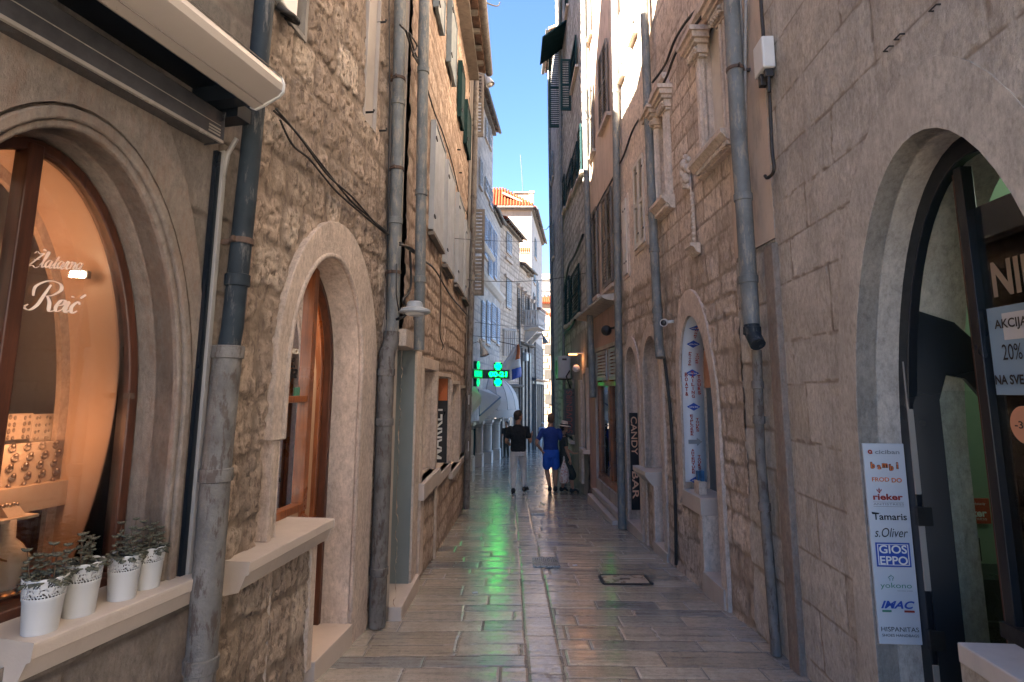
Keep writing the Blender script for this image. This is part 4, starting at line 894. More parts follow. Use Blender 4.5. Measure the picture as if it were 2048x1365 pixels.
lo = bpy.data.objects.new('room_light', ld); COL.objects.link(lo); lo.location = R1.p(2.5, -1.5, 2.9); lo['label'] = 'dim ceiling light inside the shoe shop'; lo['category'] = 'light'
# red sign and dark leaflet on the back wall side (facing the street end)
uS = 3.595
def facing(F, px0, py0, px1, py1, u):
    """rectangle on the plane facing the camera at u, from two pixels -> w0,w1,z0,z1"""
    P0 = F.p(u, 0, 0); r_ = []
    for px, py in ((px0, py0), (px1, py1)):
        v = ray(px, py); t = (P0-CP).dot(F.d)/v.dot(F.d); P = CP+v*t; r_.append(((P-F.A).dot(F.n), P.z))
    return min(r_[0][0], r_[1][0]), max(r_[0][0], r_[1][0]), min(r_[0][1], r_[1][1]), max(r_[0][1], r_[1][1])
w0, w1, z0, z1 = facing(R1, 1905, 996, 1980, 1047, uS)
t = thing('shop_sign', R1.p(uS, w0, z0), 'red shoe brand sign with white writing inside the arch', 'sign')
m = MB(); m.box(R1, uS-.012, uS, w0, w1, z0, z1); m.build('panel', plain('red_sign_panel', (.42, .05, .02), .5, .05, 2, bmp=0), t)
W_, H_ = w1-w0, z1-z0; wc = (w0+w1)/2
def fleur(mb, F, u, wc, zc, s, right):
    up_ = Vector((0, 0, 1)); c = F.p(u, wc, zc)
    def blade(pts): mb.add([c+right*(a*s)+up_*(b*s) for a, b in pts], [tuple(range(len(pts)))])
    blade([(0, -.3), (.16, .15), (0, .65), (-.16, .15)]); blade([(.1, -.2), (.32, .12), (.55, .3), (.56, .02), (.38, -.12)]); blade([(-.1, -.2), (-.32, .12), (-.55, .3), (-.56, .02), (-.38, -.12)])
    blade([(-.4, -.3), (.4, -.3), (.4, -.2), (-.4, -.2)]); blade([(-.12, -.31), (.12, -.31), (.18, -.6), (-.18, -.6)])
rgt = -R1.n
m = MB(); rtext(m, R1, 'rieker', uS-.0145, wc+.0*W_, z0+H_*.42, W_*.78, H_*.3, vertical=False, bold=.03); rtext(m, R1, 'ANTISTRESS', uS-.0145, wc, z0+H_*.18, W_*.75, H_*.09, vertical=False)
rtext(m, R1, 'Exclusive by', uS-.0145, wc-.17*W_, z0+H_*.78, W_*.42, H_*.14, vertical=False, shear=.3); fleur(m, R1, uS-.0145, wc+.24*W_, z0+H_*.74, H_*.26, rgt); m.build('lettering', M['inkwhite'], t)
w0, w1, z0, z1 = facing(R1, 1913, 1075, 1962, 1122, uS)
t = thing('leaflet', R1.p(uS, w0, z0), 'dark leaflet with white print below the red sign', 'notice')
m = MB(); m.box(R1, uS-.01, uS, w0, w1, z0, z1); m.build('sheet', M['signblack'], t)
m = MB(); [m.box(R1, uS-.0125, uS-.0105, w0+(w1-w0)*.2, w1-(w1-w0)*(.2+.06*(k % 3)), z1-(z1-z0)*(.25+.1*k), z1-(z1-z0)*(.25+.1*k)+.006) for k in range(6)]
m.box(R1, uS-.0125, uS-.0105, w1-(w1-w0)*.25, w1-(w1-w0)*.1, z1-(z1-z0)*.2, z1-(z1-z0)*.08); m.build('print', M['inkgrey'], t)
w0, w1, z0, z1 = facing(R1, 1918, 1124, 1958, 1146, uS)
t = thing('leaflet', R1.p(uS, w0, z0), 'small white paper under the dark leaflet', 'notice')
m = MB(); m.box(R1, uS-.006, uS, w0, w1, z0, z1); m.build('sheet', M['paper'], t); m = MB(); [m.box(R1, uS-.009, uS-.0065, w0+.02, w1-.02, z1-.02-.012*k, z1-.015-.012*k) for k in range(2)]; m.build('print', M['inkgrey'], t)
# brand board on the far jamb
uB = UC1+.672
bz0, bz1 = R1.q(1800, 1287, -.1)[1], 1.34
w0, w1, z0, z1 = facing(R1, 1727, 888, 1850, 1287, uB)
w1 = -.004; w0 = WF+.004; z1 = facing(R1, 1727, 888, 1810, 888, uB)[3]; z0 = facing(R1, 1768, 1287, 1850, 1287, uB)[2]
bb = thing('brand_board', R1.p(uB, -.1, z0), 'tall white board of shoe brand names on the arch jamb', 'sign')
m = MB(); m.box(R1, uB-.008, uB+.004, w0, w1, z0, z1); m.build('panel', M['paper'], bb)
H_ = z1-z0; W_ = w1-w0; wc = (w0+w1)/2; ub = uB-.0105
def bz(f): return z1-H_*f
rows = []
def T(mat, s, f, wf, hf, dx=0, **kw):
    m = MB(); rtext(m, R1, s, ub, wc-dx*W_, bz(f), W_*wf, H_*hf, vertical=False, **kw); rows.append((mat, m))
T('inkgrey', 'ciciban', .043, .6, .022, .08, bold=.02)
m = MB(); m.lathe(R1.p(ub, wc+.34*W_, bz(.043)), [(.004, 0), (.0115, 0), (.0115, .001), (.004, .001)], 14, axis=-R1.d, capb=False, capt=False); m.ball(R1.p(ub, wc+.30*W_, bz(.05)), .004, 8, 6); rows.append(('inkred', m))
for k, ch in enumerate('bambi'):
    rows_ = MB(); rtext(rows_, R1, ch, ub+.001, wc+(.30-.15*k)*W_, bz(.113+.012*((k*3) % 2)+(-.008 if k > 2 else .004)), None, H_*.036 if ch not in 'am' else H_*.026, vertical=False, bold=.09) if False else put_text(rows_, ch, R1.p(ub+.0008, wc+(.30-.15*k)*W_, bz(.113+.01*((k*3) % 2))), rgt, Vector((0, 0, 1)), height=H_*(.036 if ch in 'bi' else .026), off=0, bold=.09)
    rows.append(('ink', rows_)); r2 = MB(); put_text(r2, ch, R1.p(ub-.0008, wc+(.30-.15*k)*W_, bz(.113+.01*((k*3) % 2))), rgt, Vector((0, 0, 1)), height=H_*(.032 if ch in 'bi' else .022), off=0, bold=.02); rows.append(('inkorange', r2))
T('inkorange', 'FROD', .186, .42, .022, -.14, bold=.02); T('inkorange', 'DO', .189, .25, .024, .25, bold=.03)
T('inkred', 'rieker', .275, .72, .032, 0, bold=.03); T('inkgrey', 'ANTISTRESS', .312, .74, .011, 0)
m = MB(); fleur(m, R1, ub, wc+.2*W_, bz(.242), H_*.024, rgt); rows.append(('inkred', m))
m = MB()
for f in (.301, .324): m.box(R1, ub-.0005, ub, wc-W_*.37, wc+W_*.37, bz(f)-.0008, bz(f)+.0008)
rows.append(('inkgrey', m))
T('ink', 'Tamaris', .375, .82, .034, 0, bold=.015)
m = MB(); m.add([R1.p(ub, wc+W_*.43, bz(.352)), R1.p(ub, wc+W_*.2, bz(.358)), R1.p(ub, wc+W_*.42, bz(.362))], [(0, 1, 2)]); rows.append(('ink', m))
T('ink', 's.Oliver', .455, .8, .046, 0, shear=.3)
m = MB(); m.box(R1, ub-.001, ub, wc-W_*.41, wc+W_*.41, bz(.625), bz(.505)); rows.append(('inkblue', m))
for s, f in (('GIOS', .538), ('EPPO', .593)):
    m = MB(); put_text(m, s, R1.p(ub-.002, wc, bz(f)), rgt, Vector((0, 0, 1)), width=W_*.66, height=H_*.042, off=0, bold=.02); rows.append(('inkwhite', m))
m = MB()
for a in ((-.37, .513, .37, .516), (-.37, .614, .37, .617), (-.37, .513, -.35, .617), (.35, .513, .37, .617)): m.box(R1, ub-.002, ub-.001, wc+W_*a[0], wc+W_*a[2], bz(a[3]), bz(a[1]))
rows.append(('inkwhite', m))
T('inkgreen', 'yokono', .72, .74, .034, 0); T('inkgrey', 'NATURAL SHOES', .742, .36, .006, .2)
m = MB(); c = R1.p(ub, wc+W_*.1, bz(.68)); m.tube([c+rgt*(.014*a)+Vector((0, 0, .014*b_)) for a, b_ in ((-.5, -.9), (-.5, -.2), (-.95, 0), (-.6, .6), (-.2, .6), (0, 1.1), (.25, .6), (.7, .6), (.9, 0), (.5, -.2), (.5, -.9))], .0014, 5); rows.append(('inkgreen', m))
T('inkblue', 'IMAC', .81, .8, .038, 0, bold=.03, shear=.35)
m = MB(); m.box(R1, ub-.0005, ub, wc+W_*.16, wc+W_*.38, bz(.846), bz(.836)); rows.append(('inkgreen', m)); m = MB(); m.box(R1, ub-.0005, ub, wc-W_*.38, wc-W_*.14, bz(.846), bz(.836)); rows.append(('inkred', m))
T('ink', 'HISPANITAS', .928, .88, .022, 0); T('ink', 'SHOES HANDBAGS', .957, .86, .013, 0)
for mat in dict.fromkeys(x[0] for x in rows):
    m = MB(); [m.add(q.v, q.f) for mm, q in rows if mm == mat]; m.build('lettering', M[mat], bb)
# writing on the shop window pane
wp_ = WF-.018
def wt(mat, s, px, py, height, name='window_lettering', width=None, bold=0, shear=0, off=0, parent=None):
    m = MB(); u, z = R1.q(px, py, wp_); put_text(m, s, R1.p(u, wp_+off, z), -R1.d, Vector((0, 0, 1)), height=height, width=width, off=0, bold=bold, shear=shear); return m.build(name, M[mat], parent or fr)
u0, z0 = R1.q(1962, 612, wp_); u1, z1 = R1.q(1985, 792, wp_); zt = R1.q(1965, 620, wp_)[1]; zb = R1.q(1985, 790, wp_)[1]
po = thing('sale_poster', R1.p(u0-.3, wp_, zb), 'blue and white sale poster on the shoe shop window', 'poster')
m = MB(); m.box(R1, UC1-.62, mu-.05, wp_-.002, wp_, zb, zt); m.build('sheet', plain('pale_blue_poster', (.2, .32, .45), .5, .05, 2, bmp=0), po)
m = MB(); m.box(R1, UC1-.62, mu-.13, wp_, wp_+.0015, zt-.14, zt-.03); m.build('headline_band', M['paper'], po)
um_ = R1.q(2020, 650, wp_)[0]
for s, py, h, b_ in (('AKCIJA', 650, .05, .02), ('20%', 705, .065, 0), ('NA SVE TORBE', 760, .04, .03)):
    m = MB(); z = R1.q(2010, py, wp_)[1]; v, f_ = text2d(s, 1, 0, b_); wd = (v.max(0)-v.min(0))[0]/(v.max(0)-v.min(0))[1]*h
    u_l = R1.q({'AKCIJA': 1990, '20%': 2006, 'NA SVE TORBE': 1992}[s], py, wp_)[0]; wdt = min(wd, {'AKCIJA': .17, '20%': .1, 'NA SVE TORBE': .3}[s])
    put_text(m, s, R1.p(u_l-wdt/2, wp_+.003, z), -R1.d, Vector((0, 0, 1)), height=h, width=wdt, off=0, bold=b_); m.build('lettering', M['ink'], po)
m = MB(); u, z = R1.q(1988, 560, wp_); put_text(m, 'NIKA', R1.p(u-.17, wp_+.001, z+.0), -R1.d, Vector((0, 0, 1)), height=.15, width=.36, off=0, bold=.03); m.build('window_lettering', plain('brown_grey_film', (.25, .21, .18), .6, 0, 2, bmp=0), fr)
u, z = R1.q(2040, 850, wp_); t = thing('discount_sticker', R1.p(u-.02, wp_, z-.1), 'round orange discount sticker on the shop window', 'sticker')
m = MB(); m.lathe(R1.p(u-.03, wp_+.001, z), [(.001, .002), (.075, .002), (.075, 0)], 28, axis=R1.n, capt=False, capb=False); m.build('disc', plain('salmon_sticker', (.55, .27, .17), .5, 0, 2, bmp=0), t)
m = MB(); put_text(m, '-30%', R1.p(u-.035, wp_+.005, z), -R1.d, Vector((0, 0, 1)), height=.03, width=.11, off=0, bold=.02); m.build('lettering', M['ink'], t)
# window counter
u, z = R1.q(1912, 1274, .0)
m = MB(); m.box(R1, .9, R1.q(1912, 1274, .03)[0], WF-.1, .03, z-.075, z); m.build('window_counter', M['white_trim'], r1, bevel=.006)
m = MB(); m.box(R1, 1.0, R1.q(1918, 1300, .0)[0], WF-.1, .0, -.4, z-.076); m.build('counter_wall', M['trimgrey'], r1)
m = MB(); m.box(R1, .9, mu+.02, WF-.06, WF+.03, z+.001, z+.06); m.build('window_rail', M['iron'], fr)
for px, py, lb in ((1875, 16, 'topmost iron staple in the grey wall above the arch'), (1803, 74, 'middle iron staple in the grey wall above the arch'), (1781, 98, 'lowest iron staple in the grey wall above the arch')):
    m = MB(); u, z = R1.q(px, py); m.tube([R1.p(u-.022, -.01, z), R1.p(u-.022, .02, z), R1.p(u+.022, .02, z), R1.p(u+.022, -.01, z)], .004, 6); tag(m.build('wall_staple', M['iron']), lb, 'iron staple', 'iron staples above the grey arch')
# meter box + black cables on its edge
u, z = R1.q(1528, 120, .05); t = thing('junction_box', R1.p(4.0, .02, z-.15), 'white electrical box with black cables high on the grey wall corner', 'utility box')
bu = R1.q(1527, 120, .06)[0]; bz0_, bz1_ = R1.q(1527, 150, .06)[1], R1.q(1527, 82, .06)[1]
Fx = R1; bu = min(bu, 3.98)
m = MB(); m.box(Fx, bu-.09, bu+.09, .01, .10, bz0_, bz1_); m.build('casing', M['plastic'], t, bevel=.012)
m = MB(); m.box(Fx, bu-.07, bu-.03, .02, .08, bz0_-.06, bz0_); m.box(Fx, bu, bu+.05, .02, .09, bz0_-.09, bz0_)
m.build('cable_gland', M['cable'], t, bevel=.006)
cable('wall_cable', [[Fx.p(bu, .05, 7), Fx.p(bu, .05, bz1_+.3), Fx.p(bu, .05, bz1_)], [Fx.p(bu-.05, .05, bz0_), Fx.p(bu-.06, .06, bz0_-.18)], onw(R1, [(1528, 160), (1538, 185), (1541, 230), (1544, 300), (1548, 340), (1536, 356), (1530, 352)], .04)], .013, 'thick black cable dropping from the white box')

# ================================================================ RIGHT strip between the two houses
rg = building('plaster_strip', R2, .05, 'narrow pink plastered strip between the grey and the cream house', 'wall')
zj = R2.q(1520, 492)[1]
facade_mesh(R2, rg, M['peach'], [(-.05, .72, zj, 9, .03, .03, None, 0, None)])
facade_mesh(R2, rg, M['ashlar'], [(-.05, .72, -.7, zj, .02, .02, dict(ch=(.4, .3), bw=(2, .1), joint=.012, depth=.012, rough=.012, warp=.02, bow=.04, pit=.004), 47, None)], 'stone_base')
shell(R2, rg, M['shell'], -.04, .7, -.8, 9, 4)
m = MB(); q0 = R2.q(1512, 560); m.prism(R2, [(.02, zj-.6), (.34, zj-.6), (.36, zj), (.36, zj+.3), (.3, zj+.42), (.2, zj+.36), (.1, zj+.1), (.02, zj-.05)], .03, .06) if 0 else None
uP = R2.q(1540, 900)[0]
m = MB(); m.box(R2, -.04, .10, 0, .05, -.7, zj-.05); m.build('corner_pilaster', M['trimbrown'], rg, bevel=.008)
# ================================================================ RIGHT 2: pale stone house with the carved windows
r2 = building('stone_house', R2, 3.0, 'pale coursed stone house with carved window sills and arched shops')
def pxarch(F, pts, n=30):
    """smooth outline in facade coordinates through traced pixels, near foot -> far foot"""
    q = [Vector(F.q(*p)) for p in pts]; out = []
    for i in range(len(q)-1):
        for k in range(5):
            t = k/5; a, b, c, d = q[max(i-1, 0)], q[i], q[i+1], q[min(i+2, len(q)-1)]
            v = .5*((2*b)+(c-a)*t+(2*a-5*b+4*c-d)*t*t+(3*b-a-3*c+d)*t**3); out.append((v.x, v.y))
    return out+[tuple(q[-1])]
tO = [(1240+x/5.6875, 560+y/5.6875) for x, y in ((1125, 1365), (1110, 1200), (1080, 980), (1035, 720), (985, 460), (920, 250), (850, 140), (795, 108), (740, 150), (690, 260), (660, 500), (645, 960))]
tI = [(1240+x/5.6875, 560+y/5.6875) for x, y in ((1065, 1350), (1030, 1060), (980, 800), (930, 610), (905, 545), (870, 460), (840, 422), (805, 405), (785, 415), (760, 440), (710, 640), (690, 960))]
TO = [(1.2, -.6)]+pxarch(R2, tO)+[(R2.q(1360, 985)[0], R2.q(1362, 990)[1]-.1)]
TI = pxarch(R2, tI); zTs = R2.q(1370, 978)[1]
TI = [(1.335, -.6), (1.335, TI[0][1]-.15)]+TI[1:]+[(2.285, zTs-.005)]
from bisect import bisect
def resample(P, n):
    L_ = [0]
    for a, b in zip(P, P[1:]): L_.append(L_[-1]+math.dist(a, b))
    out = []
    for k in range(n):
        s = L_[-1]*k/(n-1); i = min(max(bisect(L_, s)-1, 0), len(P)-2); f = (s-L_[i])/max(1e-9, L_[i+1]-L_[i]); out.append((P[i][0]+(P[i+1][0]-P[i][0])*f, P[i][1]+(P[i+1][1]-P[i][1])*f))
    return out
TOr, TIr = resample(TO, 60), resample(TI, 60)
ctr = (1.81, 1.6)
holeT = [(ctr[0]+(u-ctr[0])*.95, (z if z < 1.6 else 1.6+(z-1.6)*.96)) for u, z in TO]
def arch_px(F, near, far, ycrown, xcrown, yspr, zb):
    u0 = F.q(near, yspr)[0]; u1 = F.q(far, yspr)[0]; uc = (u0+u1)/2; hw = (u1-u0)/2; zs = F.q((near+far)/2, yspr)[1]; zc = F.q(xcrown, ycrown)[1]; return uc, hw, zs, zc-zs
A2 = arch_px(R2, 1334, 1283, 653, 1293, 745, 0); A3 = arch_px(R2, 1282, 1249, 674, 1259, 755, 0)
A2 = (R2.q(1303, 760)[0], .53, R2.q(1300, 740)[1], 0); zc2 = R2.q(1294, 652)[1]; A2 = (A2[0], .53, zc2-.62, .62)
zc3 = R2.q(1260, 674)[1]; A3 = (R2.q(1263, 760)[0], .52, zc3-.62, .62)
zW = R2.q(1290, 935)[1]
rs_ = dict(ch=(.24, .3), bw=(.34, .4), joint=.022, depth=.014, rough=.011, warp=.04, wob=.9, pit=.009, smear=.8, bow=.03, dip=0)
def layR2(U, Z):
    a = masonry(U, Z, rs_, 51); b = masonry(U, Z, dict(ch=(.21, .2), bw=(.45, .35), joint=.012, depth=.009, rough=.007, warp=.02, pit=.003, bow=.02), 52)
    k = np.clip((Z-2.75+.25*vn(U*1.5, Z*1.5, 9, 2))*2.5, 0, 1); return tuple(p*(1-k)+q*k for p, q in zip(a, b))
def layR2b(U, Z):
    a = masonry(U, Z, rs_, 53); k = np.clip((Z-(2.95+.35*vn(U*1.2, Z*.1, 19, 3)))*9, 0, 1); h, t, j = a; pl = .012+.004*vn(U*6, Z*6, 20, 2); return h*(1-k)+pl*k, t*(1-k)+.95*k, j*(1-k)
uSplit = R2.q(1312, 500)[0]
def win_rect(F, xn, xf, yt, yb):
    return F.q(xn, (yt+yb)/2)[0], F.q(xf, (yt+yb)/2)[0], F.q(xf, yb)[1], F.q(xn, yt)[1]
W1 = (R2.q(1452, 150)[0], R2.q(1412, 200)[0], R2.q(1402, 325)[1], 6.2); W2 = (R2.q(1337, 330)[0], R2.q(1320, 330)[0], R2.q(1318, 428)[1], 6.4)
W1 = (W1[0], W1[1], R2.q(1402, 335)[1], R2.q(1412, 106)[1]+.25); W2 = (W2[0], W2[1], W1[2]+.02, W1[3]+.02)
holes = [holeT, archp(A2[0], .5, A2[2], .59, -.9), archp(A3[0], .49, A3[2], .59, -.9), rectp(*W1), rectp(*W2)]
facade_mesh(R2, r2, M['palestone'], [(.70, uSplit, -.8, 5.6, .014, .014, layR2, 0, holes), (.70, uSplit, 5.6, 10.5, .04, .04, layR2, 0, None), (uSplit, 5.36, -.8, 5.0, .018, .018, layR2b, 0, holes), (uSplit, 5.36, 5, 10.5, .04, .04, layR2b, 0, None)])
shell(R2, r2, M['shell'], .71, 5.35, -.9, 10.5, 6)
m = MB(); m.ring(R2, TOr, TIr, -.1, .015); m.build('arch_surround', M['trim'], r2, smooth=35)
m = MB(); m.skin(R2, TIr, .0, -.5, 4); m.build('shop_reveal', M['trim'], r2, smooth=40)
zc_ = zTs
m = MB(); m.box(R2, 1.74, 2.30, -.6, .03, zc_-.16, zc_); m.build('counter_top', M['sill'], r2, bevel=.005)
m = MB(); m.box(R2, 1.74, 1.82, -.6, .02, -.6, zc_-.161); m.build('counter_end', M['trim'], r2, bevel=.005)
facade_mesh(R2, r2, M['palestone'], [(1.8, 2.45, -.75, zc_-.161, .014, .014, rs_, 57, None)], 'parapet')
m = MB(); m.box(R2, 1.25, 1.76, -.5, .03, -.8, R2.q(1430, 1165, .03)[1]); m.build('doorstep', M['sill'], r2, bevel=.005)
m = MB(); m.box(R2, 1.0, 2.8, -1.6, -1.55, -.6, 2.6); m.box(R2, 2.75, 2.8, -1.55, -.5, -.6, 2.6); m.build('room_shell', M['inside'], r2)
m = MB(); m.box(R2, 1.82, 2.285, -.30, -.27, zc_, 1.95); m.build('grey_shutter_panel', plain('blue_grey_roller_panel', (.1, .14, .17), .5, .1, 2, bmp=.05), r2)
m = MB(); m.box(R2, 1.9, 2.26, -.34, -.25, 1.62, 2.02); o = m.build('poster_box', plain('orange_tan_poster', (.55, .27, .15), .5, .3, 9, bmp=0), r2)  # box with a mottled orange-tan print
m = MB(); m.box(R2, 1.88, 1.9, -.36, -.24, 1.6, 2.04); m.box(R2, 1.9, 2.26, -.36, -.24, 2.021, 2.06); m.build('poster_frame', M['signblack'], o)
# tour board on the far jamb and bending up along the vault
uT = 2.27; tw0, tw1 = -.235, -.006
tb = thing('tour_board', R2.p(uT, -.1, zc_), 'tall white board with red tour words and blue diamonds in the arch', 'sign')
line = [(u-.010 if u > 1.81 else u, z-.012) for u, z in TIr if u > 1.86 and z > zc_]; line = [(u, z) for u, z in line]; line = resample(line, 50)
m = MB(); m.skin(R2, line, tw0, tw1, 1); m.build('panel', M['paper'], tb, smooth=40, solid=.004)
def lineu(z):
    for (a, za), (b, zb_) in zip(line, line[1:]):
        if min(za, zb_) <= z <= max(za, zb_): return a+(b-a)*((z-za)/(zb_-za) if zb_ != za else 0), math.atan2(abs(b-a), abs(zb_-za))
    return line[0][0], 0
rT = -R2.n
def onboard(mb, s, wf, py, h, width=None, **kw):
    z = R2.p(uT, -.1, 0); z = (CP+ray(1390, py)*((R2.p(uT, -.1, 0)-CP).dot(R2.d)/ray(1390, py).dot(R2.d))).z
    z = min(z, 2.25); u, an = lineu(z); Yv = Vector((0, 0, 1))*math.cos(an)-R2.d*math.sin(an)
    put_text(mb, s, R2.p(u-.004, tw0+(tw1-tw0)*wf, z)-R2.d*.002, rT, Yv, height=h, width=width, off=0, **kw); return z
red = MB()
for s, wf, y0, y1 in (('PRIVATE', .62, 705, 732), ('TOURS', .28, 708, 728), ('BOAT&', .8, 745, 793), ('SAILING', .5, 742, 797), ('TOURS', .2, 750, 790), ('EXPLORER', .62, 829, 872), ('TOURS', .35, 836, 864), ('ADVENTURE', .62, 898, 948), ('TOURS', .33, 910, 940), ('SUNSET', .45, 655, 680)):
    n = len(s); hh = abs(y1-y0)/n*.85/FPX*6.2
    for k, ch in enumerate(s): onboard(red, ch, wf, y0+(y1-y0)*(k+.5)/n, hh, width=.034 if ch != 'I' else .009, bold=.04)
red.build('lettering', M['inkred'], tb)
dm = MB(); dt = MB()
for py in (661, 690, 747, 814, 961):
    z = (CP+ray(1385, py)*((R2.p(uT, -.1, 0)-CP).dot(R2.d)/ray(1385, py).dot(R2.d))).z; z = min(z, 2.27); u, an = lineu(z); Yv = Vector((0, 0, 1))*math.cos(an)-R2.d*math.sin(an)
    c = R2.p(u-.004, (tw0+tw1)/2, z)-R2.d*.001; dm.add([c+rT*.075, c+Yv*.042, c-rT*.075, c-Yv*.042], [(0, 1, 2, 3)])
    put_text(dt, 'adria line', c-R2.d*.002, rT, Yv, width=.095, off=0, bold=.01)
dm.build('blue_diamond', M['inkblue'], tb); dt.build('diamond_lettering', M['inkwhite'], tb)
z = (CP+ray(1385, 884)*((R2.p(uT, -.1, 0)-CP).dot(R2.d)/ray(1385, 884).dot(R2.d))).z; c = R2.p(uT-.006, (tw0+tw1)/2-.005, z); U_ = Vector((0, 0, 1))
am = MB(); am.add([c+rT*a+U_*b_ for a, b_ in ((-.075, .022), (.015, .022), (.015, .045), (.075, 0), (.015, -.045), (.015, -.022), (-.075, -.022))], [tuple(range(7))]); am.build('arrow', M['inkgrey'], tb)
lf = thing('leaflet_stand', R2.p(2.0, -.05, zc_), 'small leaflet stand with blue brochures on the tour counter', 'stand')
uL = R2.q(1418, 1000, -.03)[0]; uL = 1.98
m = MB(); m.box(R2, uL-.07, uL+.07, -.10, -.02, zc_+.001, zc_+.13); m.build('holder', M['trim'], lf, bevel=.003)
m = MB(); m.box(R2, uL-.06, uL-.0, -.085, -.05, zc_+.131, zc_+.23); m.box(R2, uL+.005, uL+.06, -.075, -.04, zc_+.131, zc_+.22); m.build('brochures', plain('blue_brochure', (.03, .12, .25), .5, .5, 14, bmp=0), lf)
# the two farther arches
def small_arch(A, label, sill=True, candy=False):
    uc, hw, zs, ri_ = A; m = MB(); O = archp(uc, hw, zs, ri_, -.7); I = archp(uc, hw-.14, zs, ri_-.15, -.7)
    a = MB(); a.ring(R2, O, I, -.1, .015); ob = a.build('arch_surround', M['trim'], r2, smooth=35)
    a = MB(); a.skin(R2, I, 0, -.35, 3); a.build('reveal', M['trim'], ob, smooth=40)
    a = MB(); a.prism(R2, archp(uc, hw-.14, zs, ri_-.15, -.7), -.33, -.32); a.build('pane', M['glassdark'], ob)
    a = MB(); a.ring(R2, archp(uc, hw-.14, zs, ri_-.15, -.6), archp(uc, hw-.19, zs, ri_-.2, -.6), -.31, -.27); a.build('timber_frame', M['wood'], ob, smooth=35)
    if sill:
        a = MB(); a.prof(R2, [(-.3, zW-.05), (-.3, zW), (.12, zW), (.12, zW-.05), (.03, zW-.16), (-.3, zW-.16)], uc-.02, uc+hw+.12); a.build('sill', M['sill'], ob, bevel=.005)
        a = MB(); a.box(R2, uc-.02, uc+.08, -.3, .02, -.7, zW-.161); a.build('counter_end', M['trim'], ob)
        facade_mesh(R2, r2, M['palestone'], [(uc+.08, uc+hw+.02, -.8, zW-.16, .018, .018, rs_, 58, None)], 'parapet')
    a = MB(); a.box(R2, uc-hw, uc+(.05 if sill else hw), -.3, .03, -.8, zs_floor(uc)); a.build('doorstep', M['sill'], ob, bevel=.005)
def zs_floor(u): return zg_at(R2, u)+.13
small_arch(A2, 'x'); small_arch(A3, 'x', sill=False)
ld = bpy.data.lights.new('bar_light', 'POINT')
# candy bar board on the jamb of the third arch, facing us
uK = A3[0]+A3[1]-.155; w0, w1, z0, z1 = facing(R2, 1258, 826, 1281, 1020, uK)
cb = thing('candy_sign', R2.p(uK, -.15, z0), 'tall black sign with cream shop lettering in the arch jamb', 'sign')
w1 = min(w1, -.01); print('candy', w0, w1); m = MB(); m.box(R2, uK-.012, uK, w0, w1, z0, z1); m.build('panel', M['signblack'], cb)
m = MB(); wc = (w0+w1)/2; rtext(m, R2, 'CANDY', uK-.0145, wc, z1-(z1-z0)*.24, (z1-z0)*.40, (w1-w0)*.7, flip=-1, bold=.015); rtext(m, R2, 'BAR', uK-.0145, wc, z0+(z1-z0)*.25, (z1-z0)*.28, (w1-w0)*.7, flip=-1, bold=.015); m.build('lettering', plain('peach_lettering', (.7, .42, .28), .5, 0, 2, bmp=0), cb)
# carved windows
def carved(W, label):
    u0, u1, z0, z1 = W; m = MB(); m.box(R2, u0, u1, -.10, -.07, z0, z1); o = m.build('window_board', M['shutcream'], r2)
    m = MB(); m.ring(R2, rectp(u0-.02, u1+.02, z0-.01, z1+.5), rectp(u0, u1, z0, z1+.45), -.12, .0, closed=True); m.build('window_frame', M['trim'], o)
    for s, uu in ((-1, u0), (1, u1)):
        a = MB(); ua, ub_ = (uu-.13, uu) if s < 0 else (uu, uu+.13)
        a.box(R2, ua, ub_, -.02, .03, z0, z1-.26); a.tube([R2.p((ua+ub_)/2+s*(-.035), .04, z0+.02), R2.p((ua+ub_)/2+s*(-.035), .04, z1-.27)], .022, 12); a.tube([R2.p((ua+ub_)/2+s*.03, .035, z0+.02), R2.p((ua+ub_)/2+s*.03, .035, z1-.27)], .018, 12)
        p_ = a.build('pilaster', M['trim'], o, smooth=35)
        a = MB(); c0 = (ua+ub_)/2
        for k, (h, d, e) in enumerate(((.0, .06, .1), (.03, .085, .12), (.12, .12, .15), (.16, .15, .18), (.22, .18, .2))):
            hh = (.03, .09, .04, .06, .05)[k]; a.box(R2, c0-e, c0+e, -.02, d, z1-.27+h, z1-.27+h+hh-.002)
        for k in range(6): a.ball(R2.p(c0-.1+.04*k, .1, z1-.27+.075), .021, 8, 6); a.ball(R2.p(c0-.08+.04*k, .095, z1-.27+.045), .018, 8, 6)
        a.build('capital', M['trim'], p_, smooth=35)
    a = MB(); a.prof(R2, [(0, z0-.16), (.05, z0-.15), (.07, z0-.1), (.10, z0-.09), (.13, z0-.05), (.15, z0-.04), (.15, z0), (-.1, z0)], u0-.17, u1+.17)
    n = int((u1-u0+.3)/.04)
    for k in range(n): a.box(R2, u0-.15+k*.04, u0-.15+k*.04+.022, .055, .095, z0-.135, z0-.095)
    a.build('sill', M['trim'], o, smooth=30)
    a = MB(); a.prof(R2, [(0, z1+.02), (.03, z1+.02), (.05, z1+.1), (.09, z1+.14), (.09, z1+.2), (0, z1+.2)], u0-.16, u1+.16); a.build('lintel', M['trim'], o, smooth=30)
carved(W1, 'n'); carved(W2, 'f')
